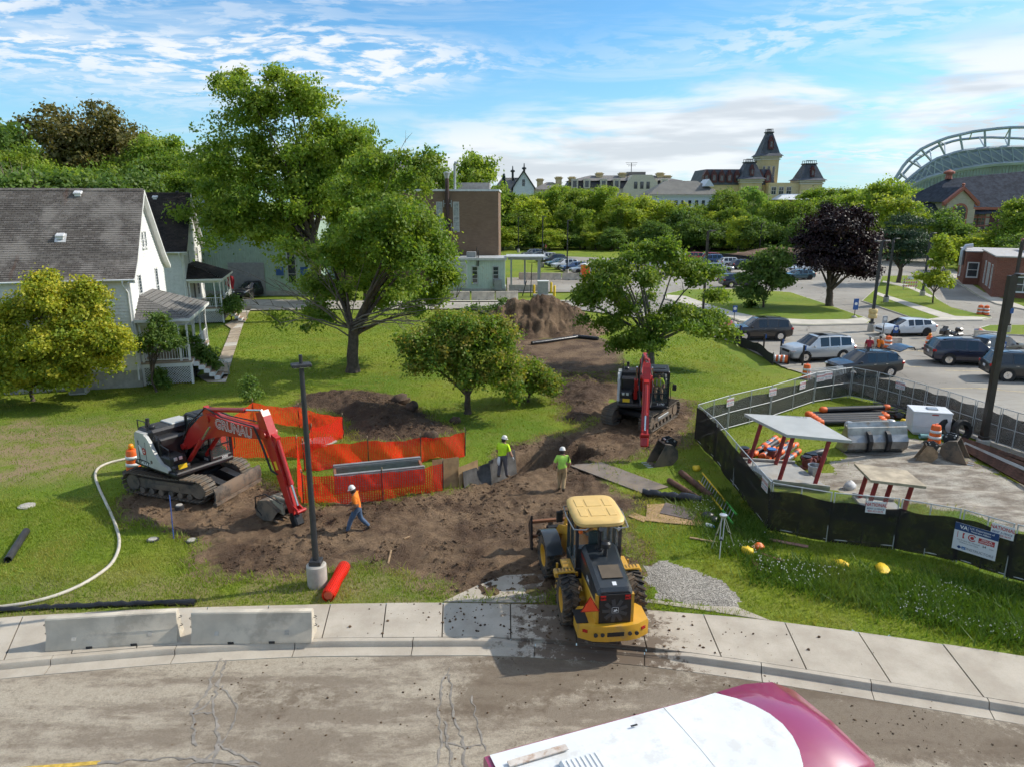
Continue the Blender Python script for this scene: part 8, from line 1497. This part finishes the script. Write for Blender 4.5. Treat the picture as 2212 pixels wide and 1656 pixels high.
for k in range(14):r_,c_=divmod(k,5);x=1628+c_*15+r_*10;y=966+c_*5-r_*9+6;pipe('short_pipe','foil-wrapped short pipe with orange end among the bundle under the large shield',(x,y+14),(x+26,y-4),.12,WRAP if k%3 else PIPEB,'pipe','short wrapped pipes in the bundle',.13+(.2 if r_==1 and c_%2 else 0),ORANGE)
for k,(a,b_)in enumerate((((1722,928),(1748,914)),((1738,938),(1768,918)),((1752,940),(1774,926)))):pipe('short_pipe',['foil-wrapped pipe behind the shield roof, left','foil-wrapped pipe behind the shield roof, middle','foil-wrapped pipe behind the shield roof, right'][k],a,b_,.13,WRAP,'pipe','wrapped pipes behind the shield',.15,ORANGE)
VALV=pm('valve_red',(.20,.05,.04),.6,var=.2)
for k,(x,y)in enumerate(((1606,990),(1664,993),(1740,1010),(1752,1004))):p=at(x,y);T=thing('pipe_fitting',['red-brown valve left of the large shield','red-brown valve with blue rim under the shield','red-brown fitting right of the shield, front','red-brown fitting right of the shield, back'][k],'valve',(p.x,p.y,0));obj('body',MB().lathe([(.26,0),(.26,.06),(.16,.1),(.2,.25),(.16,.4),(.24,.44),(.24,.5),(.1,.5)],(0,0,0),16),VALV,T,40);obj('rim',MB().lathe([(.18,.5),(.2,.56),(.1,.57)],(0,0,0),16),pm('rim_blue',(.03,.16,.45),.5)if k==1 else BLACKM,T);obj('side_port',MB().lathe([(.12,0),(.12,.2),(.2,.22),(.2,.28)],(.1,0,.25),12,'X'),VALV,T)
for k,(a,b_,z)in enumerate((((1732,996),(1772,990),.16),((1744,1008),(1778,996),.16),((1738,1002),(1776,992),.40))):pipe('black_elbow_pipe',['short black pipe beside the shield, back','short black pipe beside the shield, front','short black pipe beside the shield, on top'][k],a,b_,.15,PIPEB,'pipe','short black pipes beside the shield',z)
p=at(1757,1028);T=thing('metal_bin','grey ribbed metal bin beside the large shield','bin',(p.x,p.y,0));obj('bin',MB().lathe([(.24,0),(.27,.5),(.29,.52),(.25,.52),(.22,.04)],(0,0,0),18),STEEL,T,30)
p=at(2008,941);T=thing('site_box','white steel equipment box in the yard','box',(p.x,p.y,0),R(-14));b0=obj('cabinet',MB().box((0,.6,.80),(1.75,1.2,.75),None,.03),WHTB,T);obj('lower_cabinet',MB().box((0,.6,.28),(1.72,1.17,.32)).box((0,.6,.08),(1.5,1.0,.14)),WHTB,T);obj('lid',MB().box((0,.6,1.20),(1.80,1.25,.08),None,.02),WHTB,T);obj('lid_vent',MB().box((.1,.6,1.27),(.5,.4,.07),None,.03),STEEL,T);obj('sticker',MB().box((.1,-.01,1.1),(.3,.012,.05)),LRED,T)
for k,(x,y)in enumerate(((2078,950),(2048,944))):p=at(x,y);T=thing('tyre',['black tyre leaning right of the white box','black tyre half behind the white box'][k],'tyre',(p.x,p.y,.0),R(10));o=obj('tyre_ring',MB().lathe([(.28,-.13),(.46,-.15),(.52,-.08),(.52,.08),(.46,.15),(.28,.13),(.26,0),(.28,-.13)],(0,0,.5),24,'Y'),RUBBER,T,50);o.rotation_euler=(-.25,0,0)
for k in range(6):pipe('steel_beam',['rusty beam at the fence side of the row','rusty beam second from the fence side','pale worn beam in the middle of the row','rusty beam fourth in the row','rusty beam fifth in the row','rusty beam nearest us in the row'][k],(2078+k*2,953+k*5),(2330,1040+k*15),.11,(RUST,RUST,SHLD,RUST,RUST,RUST)[k],'beam','steel beams laid along the fence',.12,None,4)
g=random.Random(12)
for k in range(12):x,y=g.uniform(1905,1975),g.uniform(878,905);p=at(x,y);T=thing('scrap_board','dark scrap board in the heap behind the long pipes','board',(p.x,p.y,.05+k*.03),g.uniform(-.8,.4),'scrap boards in the heap');obj('plank',MB().box((0,0,0),(g.uniform(.9,1.8),.18,.04),(g.uniform(-.2,.2),g.uniform(-.25,.25),0)),PLYD,T)
def lump(name,label,px_,py_,r_,mat,cat,seed,group=None,zf=.55,z=0.0):
 p=ground(px_,py_);g2=np.random.default_rng(seed);m=MB().ball((0,0,r_[2]*zf),r_,10,7);m.v=[tuple(np.array(v)*(1+g2.uniform(-.14,.14)))for v in m.v];T=thing(name,label,cat,(p.x,p.y,p.z+z),seed,group);obj('bag' if 'bag' in cat else 'lump',m,mat,T,60);return T
for k,(x,y,mt,lb,r_)in enumerate(((1950,920,YELP,'yellow jug beside the red bags',(.2,.18,.28)),(1958,922,YELP,'yellow jug with blue cap nearest the red bags',(.18,.18,.26)),(1966,912,pm('red_bag',(.45,.06,.03),.6),'red bag beside the white box, rear',(.34,.25,.2)),(1968,928,MATS['red_bag'],'red bag beside the white box, front',(.34,.25,.22)),(1942,905,BLKP,'black bag beside the scrap heap',(.3,.25,.25)),(1834,1054,pm('white_bag',(.55,.55,.55),.6),'crumpled white bag near the front fence',(.28,.22,.2)),(1503,1014,YELP,'yellow bag at the far end of the ladder',(.22,.18,.14)),(1613,1194,YELP,'yellow bag on the grass right of the tripod',(.22,.2,.16)),(1637,1184,ORANGE,'orange saw beside the timber',(.22,.14,.14)),(1905,1230,YELP,'large flat yellow sandbag below the front fence',(.36,.2,.10)),(1816,1218,YELP,'small yellow sandbag left of the large one',(.28,.16,.09)),(1527,1120,BLKP,'black gear bag on the plywood',(.28,.22,.18)),(1541,1128,BLKP,'black gear bag at the tripod',(.2,.18,.16)),(1462,958,PLY,'tan sack at the fence foot by the far excavator',(.2,.2,.2)),(1785,862,YELP,'yellow bag under the leaning panels',(.25,.2,.12)))):lump('bag',lb,x,y,r_,mt,'bag',30+k)
p=ground(1523,1137);T=thing('water_bottle','white plastic bottle with blue cap on the plywood edge','bottle',(p.x,p.y,p.z+.1),-.6);obj('bottle',MB().lathe([(.06,0),(.075,.02),(.075,.24),(.03,.30)],(0,0,0),12,'X'),LWHT,T,40);obj('cap',MB().lathe([(.035,.30),(.035,.34)],(0,0,0),10,'X'),MATS['rim_blue'],T)
for k,(a,b_,wd,mt,lb)in enumerate((((1620,1203),(1641,1234),.14,RUST,'short brown board on the grass below the tripod'),((1636,1194),(1693,1214),.12,RUST,'long brown board beside the orange saw'),((1648,1207),(1665,1217),.16,RUST,'stub of board under the long one'),((1588,1138),(1629,1182),.14,RUST,'rusty timber along the fence foot'),((1489,1162),(1552,1173),.09,WOOD,'thin board in the grass left of the tripod'),((1660,1166),(1745,1182),.16,pm('red_timber',(.3,.16,.12),.8),'reddish timber under the front fence'),((838,1218),(845,1190),.06,WOOD,'thin lath on the mud below the walking worker'),((872,1164),(885,1160),.07,WOOD,'wood offcut on the mud'),((590,1078),(650,1052),.05,WOOD,'long stick beside the dozer blade'))):
 A_,B_=ground(*a),ground(*b_);dv=B_-A_;T=thing('timber',lb,'board',(A_.x,A_.y,(A_.z+B_.z)/2+.04),math.atan2(dv.y,dv.x),'loose boards on the ground');obj('plank',MB().box((dv.length/2,0,0),(dv.length,wd,.045),None,.006),mt,T)
A_,B_=ground(709,1298),ground(744,1233);dv=B_-A_;L=dv.length;T=thing('netting_roll','rolled-up orange netting beside the lamp footing','netting roll',(A_.x,A_.y,A_.z+.18),math.atan2(dv.y,dv.x));me_=sheet('roll',NET2,T,lambda u,v:(u*L,.19*math.cos(v*6.283)*(1+.08*math.sin(u*9)),.19*math.sin(v*6.283)),L,1.2,18,16);obj('core',MB().lathe([(.13,.02),(.14,L/2),(.13,L-.02)],(0,0,0),12,'X'),pm('roll_core',(.5,.09,.04),.7),T)
HOSEW=pm('white_hose',(.50,.46,.38),.6,var=.12);hp=[ground(x,y,.05)for x,y in((300,985),(272,992),(235,1001),(212,1013),(206,1030),(214,1055),(228,1085),(242,1115),(253,1145),(258,1170),(254,1195),(240,1220),(212,1243),(170,1268),(115,1290),(60,1304),(0,1313),(-80,1322))]
def smooth_path(P,k=4):
 out=[]
 for i in range(len(P)-1):
  p0,p1,p2,p3=P[max(i-1,0)],P[i],P[i+1],P[min(i+2,len(P)-1)]
  for j in range(k):t=j/k;out.append(.5*(2*p1+(p2-p0)*t+(2*p0-5*p1+4*p2-p3)*t*t+(3*p1-p0-3*p2+p3)*t**3))
 return out+[P[-1]]
T=thing('hose','long off-white hose curving across the left grass','hose',hp[0]);obj('hose_tube',MB().tube([p-hp[0]for p in smooth_path(hp)],.055,8),HOSEW,T,60)
sp=[at(x,y,.06)for x,y in((-60,1322),(40,1316),(120,1311),(200,1308),(260,1305),(335,1303),(420,1302))];T=thing('silt_sock','black silt sock along the back of the sidewalk','silt sock',sp[0]);g=random.Random(5);obj('sock',MB().tube([p-sp[0]+Vector((0,.05,g.uniform(-.03,.02)))for p in smooth_path(sp,6)],[.10+g.uniform(-.03,.02)for _ in range(len(sp)*6-5)],8),BLKP,T,60)
pipe('corrugated_pipe','short black corrugated pipe on the grass at far left',(18,1215),(58,1152),.12,PIPEB,'pipe')
A_,B_=ground(375,1162),None;T=thing('marker_post','thin blue marker post leaning on the mud','post',A_);tp=atY(366,1068,A_.y+.3);obj('post',MB().cyl((0,0,0),tp-A_,.02,n=6),pm('marker_blue',(.04,.08,.25),.5),T)
for k,(x,y,r_,lb)in enumerate(((388,1098,.17,'grey capped pipe stub below the left excavator'),(330,1166,.2,'dark round lid in the left grass'),(414,1168,.2,'dark green round lid at the mud edge'),(58,1093,.3,'pale flat lid in the far left grass'))):p=ground(x,y);T=thing('utility_lid',lb,'lid',(p.x,p.y,p.z));obj('collar',MB().lathe([(r_,-.1),(r_,.14 if k<1 else .05),(r_*.8,.16 if k<1 else .06)],(0,0,0),16),PIPEB if k<3 else CONC,T,40);obj('lid',MB().lathe([(r_*.78,.05),(r_*.7,.18 if k<1 else .075),(0,.18 if k<1 else .08)],(0,0,0),16),CONC,T)
for k,(x,y,r_,lb)in enumerate(((984,914,.35,'dark clod of earth on the grass left of the crabapple'),(1012,1,0,''),(930,948,.4,'dark clod at the corner of the mound'),(865,872,.55,'heap of clods on top of the mound'),(890,885,.45,'clod heap right on the mound'))):
 if r_:lump('earth_clod',lb,x,y,(r_,r_*.8,r_*.7),pm('clod_earth',(.085,.055,.036),.9,var=.4,scale=3,bump=.6),'clod',70+k,'clods of earth')
flat('concrete_pad','pale concrete pad inside the far netting enclosure',[(650,962),(665,950),(715,945),(728,955),(700,966)],.03,.06,CONC,'pad')
c=at(1165,728);T=thing('dirt_pile','big brown dirt pile beside the access road','dirt pile',(c.x,c.y+3.5,-.05));xs=np.linspace(-7.0,7.2,110);ys=np.linspace(-5,5,76);X,Y_=np.meshgrid(xs,ys)
hh=2.7*np.exp(-((np.abs(X+.2)/3.9)**1.9))*np.exp(-((np.abs(Y_)/2.9)**2))+1.2*np.exp(-(((X-3.2)/2.0)**2+(Y_/2.2)**2))+1.1*np.exp(-(((X+3.0)/2.2)**2+(Y_/2.4)**2));hh=hh+(fbm(X,Y_,.9,5,5)*1.5+np.abs(fbm(X,Y_,2.2,3,9))*1.4-np.abs(fbm(X*2.2,Y_*.5,.8,3,15))*.9)*np.clip(hh,0,1)-.25;idx=np.arange(X.size).reshape(X.shape);q=np.stack([idx[:-1,:-1],idx[:-1,1:],idx[1:,1:],idx[1:,:-1]],-1).reshape(-1,4);me=np_mesh('heap',np.stack([X.ravel(),Y_.ravel(),hh.ravel()],-1),q);set_attr(me,'mix',np.full(X.size,5.0));set_attr(me,'dark',np.zeros(X.size));link('heap',me,MUDM,T,180)
for k,(pts,lb)in enumerate((([(1148,742),(1180,738),(1235,730),(1250,727)],'black silt sock in front of the dirt pile'),([(1238,727),(1262,729),(1292,732)],'folded black silt sock right of the dirt pile'))):P=[at(x,y,.1)for x,y in pts];T=thing('silt_sock',lb,'silt sock',P[0]);obj('sock',MB().tube([p-P[0]for p in smooth_path(P)],.17,8),BLKP,T,60)
p=at(1062,690);tree('weed_clump','tall weeds left of the dirt pile','weeds',p,[(-1.5,0,.6,1.6,1.2,.7),(1.2,.5,.9,1.5,1.2,.9),(0,0,.5,2.6,1.2,.5)],(.02,.2,4),LF_SHRUB,170,18,.2,77,clr=.45)
P=[at(1578,736),at(1600,750),at(1635,762),at(1668,788)];T=thing('silt_fence','black silt fence strip at the lawn edge by the brown SUV','silt fence',P[0])
for k in range(3):a,b_=P[k]-P[0],P[k+1]-P[0];sheet('fabric',pm('silt_fabric',(.012,.012,.013),.8,var=.2),T,lambda u,v,a=a,b_=b_:a.lerp(b_,u)+Vector((0,.05*math.sin(u*9),v*(.75+.06*math.sin(u*7)))),1,1,8,2)
[obj('stake',MB().cyl((p-P[0])+Vector((0,0,-.1)),(p-P[0])+Vector((0,0,.9)),.03,n=6),STAKE,T)for p in P]
for k,(x,y,yt)in enumerate(((1596,738,703),(1648,759,721),(1684,776,732),(1732,791,746))):p=at(x,y);h_=atY(x,yt,p.y).z;T=thing('parking_post',['dark post nearest the brown SUV','dark post second from the brown SUV','dark post third from the brown SUV','dark post in front of the silver SUV'][k],'post',(p.x,p.y,0),0,'dark posts along the lot edge');obj('post',MB().box((0,0,h_/2),(.11,.11,h_),None,.01),BRONZE,T);obj('tag',MB().box((.08,-.03,h_-.2),(.16,.02,.35)),MATS['sign_blue'],T)
for k,(x,y,yt,lb,c_)in enumerate(((1584,702,662,'round-topped blue parking sign at the brown SUV',0),(1844,689,652,'blue banner sign on a post by the purple maple',1),(1930,741,705,'blue accessible sign in front of the white estate',0),(2104,738,712,'pale accessible sign on the drum',0),(1905,730,684,'small sign post in a grey base by the barrel pole',0),(2160,776,740,'blue accessible sign beside the dark pole',0))):
 p=at(x,y,.05);h_=atY(x,yt,p.y).z;T=thing('sign_post',lb,'sign',(p.x,p.y,.05),0,'parking signs on posts');obj('post',MB().cyl((0,0,0),(0,0,h_),.035,n=7),BRONZE,T);obj('base',MB().lathe([(.32,0),(.28,.2),(.1,.34)],(0,0,0),14),CONC,T);pn=obj('panel',MB().box((0,-.05,h_-.3),(.42 if not c_ else .5,.03,.62 if not c_ else 1.1),None,.01),MATS['sign_blue']if k!=4 else STEEL,T);obj('symbol',MB().lathe([(.10,-.01),(.15,-.01),(.15,.01),(.10,.01)],(0,-.07,h_-.25),14,'Y'),LWHT,pn)
p=at(1263,604,.05);T=thing('portable_toilet','orange portable toilet beside the far car row','toilet',(p.x,p.y,.05),.1);obj('cabin',MB().box((0,0,1.1),(1.15,1.15,2.1),None,.04),ORANGE,T);obj('roof',MB().lathe([(.86,2.15),(.8,2.28),(.3,2.38),(0,2.38)],(0,0,0),4),LWHT,T);dr=obj('door',MB().box((0,-.585,1.05),(.7,.03,1.8),None,.01),ORANGE,T);obj('vent',MB().box((0,-.60,1.85),(.5,.02,.12)),DARKIN,dr)
p=at(1172,640);T=thing('fuel_pump','grey utility cabinet between yellow bollards','cabinet',(p.x,p.y,0));obj('cabinet',MB().box((0,0,1.0),(1.3,.7,1.6),None,.03),MATS['cabinet_grey'],T);obj('top',MB().box((0,0,1.85),(1.4,.8,.14),None,.02),LWHT,T);obj('plinth',MB().box((0,0,.1),(2.4,1.3,.22)),CONC,T)
for k,(x,y)in enumerate(((1153,638),(1190,632),(1197,640))):p=at(x,y);T=thing('bollard',['yellow bollard left of the cabinet','yellow bollard behind the cabinet','yellow bollard right of the cabinet'][k],'bollard',(p.x,p.y,0),0,'yellow bollards');obj('tube',MB().lathe([(.15,0),(.15,1.2),(.1,1.3),(0,1.33)],(0,0,0),12),YELP,T,40)
p=at(1128,640);T=thing('leaning_post','dark leaning post left of the cabinet','post',(p.x,p.y,0));obj('post',MB().cyl((0,0,0),(.5,0,1.9),.06).cyl((1.0,0,0),(1.15,0,4.0),.05),BLACKM,T)
p=at(1963,628,.05);T=thing('road_barricade','red and white striped road-closed barricade on the walkway','barricade',(p.x,p.y,.15));
for z in(.5,.95,1.4):
 pl=obj('rail',MB().box((0,0,z),(2.0,.04,.22)),LWHT,T)
 for i in range(6):obj('stripe',MB().box((-.8+i*.32,-.025,z),(.13,.01,.24),(0,.6,0)),ORANGE,pl)
obj('legs',MB().box((-.8,0,.8),(.06,.06,1.6)).box((.8,0,.8),(.06,.06,1.6)),STEEL,T);obj('notice',MB().box((0,-.06,1.55),(.9,.03,.4)),LWHT,T)
P=[at(1470,541),at(1560,541),at(1650,541),at(1758,541)]
for k in range(3):fence_panel(['far chain-link run behind the dirt heaps, left','far chain-link run behind the dirt heaps, middle','far chain-link run behind the dirt heaps, right'][k],P[k],P[k+1],1.9,(.05,.95),300+k,0,1,False)
for k,(x,y,r_)in enumerate(((1690,556,(9,3,1.9)),(1640,557,(7,3,1.3)),(1735,557,(6,3,1.6)))):
 c=at(x,y);g2=np.random.default_rng(k);m=MB().ball((0,0,0),r_,26,14);m.v=[tuple(np.array(v)*(1+g2.uniform(-.1,.1)))for v in m.v];T=thing('dirt_heap',['far dirt heap in the middle of the enclosure','far dirt heap left in the enclosure','far dirt heap right in the enclosure'][k],'dirt heap',(c.x,c.y,0));obj('heap',m,pm('dry_dirt',(.16,.10,.065),.9,var=.3,scale=.6,bump=.5),T,60)
P=[at(1530,556),at(1600,565),at(1720,574)]
T=thing('silt_fence','low black silt fence in front of the far dirt heaps','silt fence',P[0]);[sheet('fabric',MATS['silt_fabric'],T,lambda u,v,a=P[k]-P[0],b_=P[k+1]-P[0]:a.lerp(b_,u)+Vector((0,0,v*1.1)),1,1,6,1)for k in range(2)]
p=at(505,645);T=thing('flag','red flag hanging beside the second house','flag',(p.x,p.y,0));obj('pole',MB().cyl((0,0,0),(-.8,0,3.2),.03),WHITE,T);sheet('cloth',pm('flag_red',(.42,.02,.03),.7),T,lambda u,v:(-.75+.9*u+.1*math.sin(v*5),.1*math.sin(u*7),3.1-1.5*v-.5*u),1,1,10,8)
q=Vector((-23.4,43.6,0))+Vector((-math.cos(TH)*3.3+math.sin(TH)*1.0,-math.sin(TH)*3.3-math.cos(TH)*1.0,0));T=thing('air_conditioner','grey air conditioning unit against the house foundation','air conditioner',(q.x,q.y,gz(q.x,q.y)),TH);obj('casing',MB().box((0,0,.42),(.95,.75,.75),None,.03),pm('ac_grey',(.42,.42,.40),.5),T);obj('grille',MB().box((0,-.385,.40),(.8,.02,.5)),pm('ac_fins',(.2,.2,.2),.6),T);obj('badge',MB().box((-.2,-.4,.72),(.16,.01,.06)),LRED,T)
# uncountable: grass blades, clover, clods
def blades(name,n,x0,x1,y0,y1,h_,cond,seed,mat,wd=.022,lean=.5):
 g=np.random.default_rng(seed);x=g.uniform(x0,x1,n);y=g.uniform(y0,y1,n);mud,yard,grav=masks(x,y);keep=cond(x,y,mud,yard,grav,g);x,y=x[keep],y[keep];z=height(x,y);n=len(x)
 a=g.random(n)*6.283;hh=h_*(.5+.9*g.random(n))*(.7+.8*vnoise(x/.8,y/.8,3));l=g.normal(0,lean,(n,2))*hh[:,None];c,s=np.cos(a)*wd,np.sin(a)*wd
 v=np.empty((n,3,3));v[:,0]=np.stack([x-c,y-s,z-.02],-1);v[:,1]=np.stack([x+c,y+s,z-.02],-1);v[:,2]=np.stack([x+l[:,0],y+l[:,1],z+hh],-1)
 me=np_mesh(name,v.reshape(-1,3),np.arange(n*3).reshape(-1,3));set_attr(me,'tone',np.repeat(g.random(n),3));set_attr(me,'clump',np.repeat(vnoise(x/1.7,y/1.7,8),3));return link(name,me,mat)
GRB=m_leaf('grass_blades',(.16,.25,.022),(.26,.32,.035),(.38,.35,.09),.45)
lawnc=lambda x,y,m,ya,gr,g:(m<-.05+g.normal(0,.12,len(x)))&(ya<g.normal(0,.3,len(x)))&(gr<0)&(y>SWB(x)+.02)
tag(blades('grass',150000,-22,18,15.5,26,.08,lawnc,1,GRB,.016),'ragged grass strip behind the sidewalk and round the mud','grass',None,'stuff')
tag(blades('grass',80000,-28,30,44,74,.06,lambda x,y,m,ya,gr,g:(x<17)&(sdist(x,y,W(WORN))<g.normal(-.2,.4,len(x))),6,GRB,.035),'lawn grass round the maples up to the access road','grass',None,'stuff')
tag(blades('grass',90000,-30,24,26,44,.06,lawnc,2,GRB,.022),'short lawn grass between the mud and the houses','grass',None,'stuff')
edge=lambda x,y,m,ya,gr,g:(np.abs(m+.1)<.4)&(y>SWB(x)+.02)&(gr<0)
tag(blades('grass',60000,-22,18,16,40,.16,edge,3,GRB,.02,.7),'longer grass tufts fringing the dug mud','grass',None,'stuff')
fl=W([(1560,1190),(1700,1215),(2300,1290),(2300,1420),(1960,1330),(1640,1250),(1590,1150)]);fl2=W([(1480,1090),(1560,1060),(1660,1160),(1640,1210),(1560,1190)])
GRW=m_leaf('rank_grass_blades',(.07,.15,.016),(.12,.20,.022),(.16,.22,.04),.35)
tag(blades('grass',90000,6,18,15,27,.20,lambda x,y,m,ya,gr,g:lawnc(x,y,m,ya,gr,g)&(np.maximum(sdist(x,y,fl),sdist(x,y,fl2))>g.normal(-.1,.3,len(x))),4,GRW,.024,.6),'rank green grass along the outside of the front fence','grass',None,'stuff')
def flowers():
 g=np.random.default_rng(9);n=5000;x=g.uniform(6,18,n);y=g.uniform(15,27,n);k=(np.maximum(sdist(x,y,fl),sdist(x,y,fl2))>.1)&(vnoise(x/1.2,y/1.2,4)>.5);x,y=x[k][:700],y[k][:700];m=MB()
 for a,b_,z in zip(x,y,height(x,y)):m.add([(a-.02,b_,z+.16),(a,b_-.02,z+.15),(a+.02,b_,z+.16),(a,b_+.02,z+.15),(a,b_,z+.19)],[(0,1,4),(1,2,4),(2,3,4),(3,0,4)])
 tag(obj('clover_flowers',m,pm('clover_white',(.62,.62,.56),.8)),'scattered white clover flowers in the grass below the fence','flowers',None,'stuff')
flowers()
def clods(name,n,sampler,smin,smax,label,seed,zf=None):
 g=np.random.default_rng(seed);base=MB().ball((0,0,0),1.0,6,4);bv=np.array(base.v);V=[];F=[];o=0
 for x,y,z in sampler(g,n):
  s=smin+(smax-smin)*g.random()**3;a=g.random()*6.28;v=bv*(s*(1+g.uniform(-.3,.3,(len(bv),1))))*np.array([1,.8,.6]);ca,sa=math.cos(a),math.sin(a);v=np.stack([v[:,0]*ca-v[:,1]*sa+x,v[:,0]*sa+v[:,1]*ca+y,v[:,2]+z+s*.25],-1);V+=[tuple(q)for q in v];F+=[tuple(i+o for i in f)for f in base.f];o+=len(bv)
 me=bpy.data.meshes.new(name);me.from_pydata(V,[],F);set_attr(me,'mix',np.full(o,5.0));set_attr(me,'dark',np.full(o,.0));tag(link(name,me,MUDM),label,'clods',None,'stuff')
def on_road(g,n):
 out=[]
 while len(out)<n:
  x,y=g.uniform(-8,13),g.uniform(8,16.2)
  if y>KERB(np.array([x]))[0]-.1:continue
  d=max(float(sdist(np.array([x]),np.array([y]),p)[0])for p in ROADMUD)
  if g.random()<math.exp(min(0,d)*1.1)*(vnoise(x/.8,y/.8,2)**2)*1.6:out.append((x,y,-.155))
 return out
clods('mud_crumbs',700,on_road,.005,.032,'mud crumbs dropped on the road around the loader',3)
clods('mud_crumbs',320,lambda g,n:[(x,float(KERB(np.array([x]))[0])+g.uniform(.2,1.9),.015)for x in g.normal(1.0,3.0,n)],.01,.05,'mud crumbs scattered on the sidewalk',4)
def in_mud(g,n):
 x=g.uniform(-16,11,n*4);y=g.uniform(19,40,n*4);m,a,b_=masks(x,y);k=(m>.1)&(y>SWB(x)+.2)&(vnoise(x/1.1,y/1.1,6)>.5);x,y=x[k][:n],y[k][:n];return list(zip(x,y,height(x,y)))
clods('mud_lumps',6500,in_mud,.012,.075,'loose lumps of earth over the dug ground',5)
bpy.data.scenes.remove(TMP)
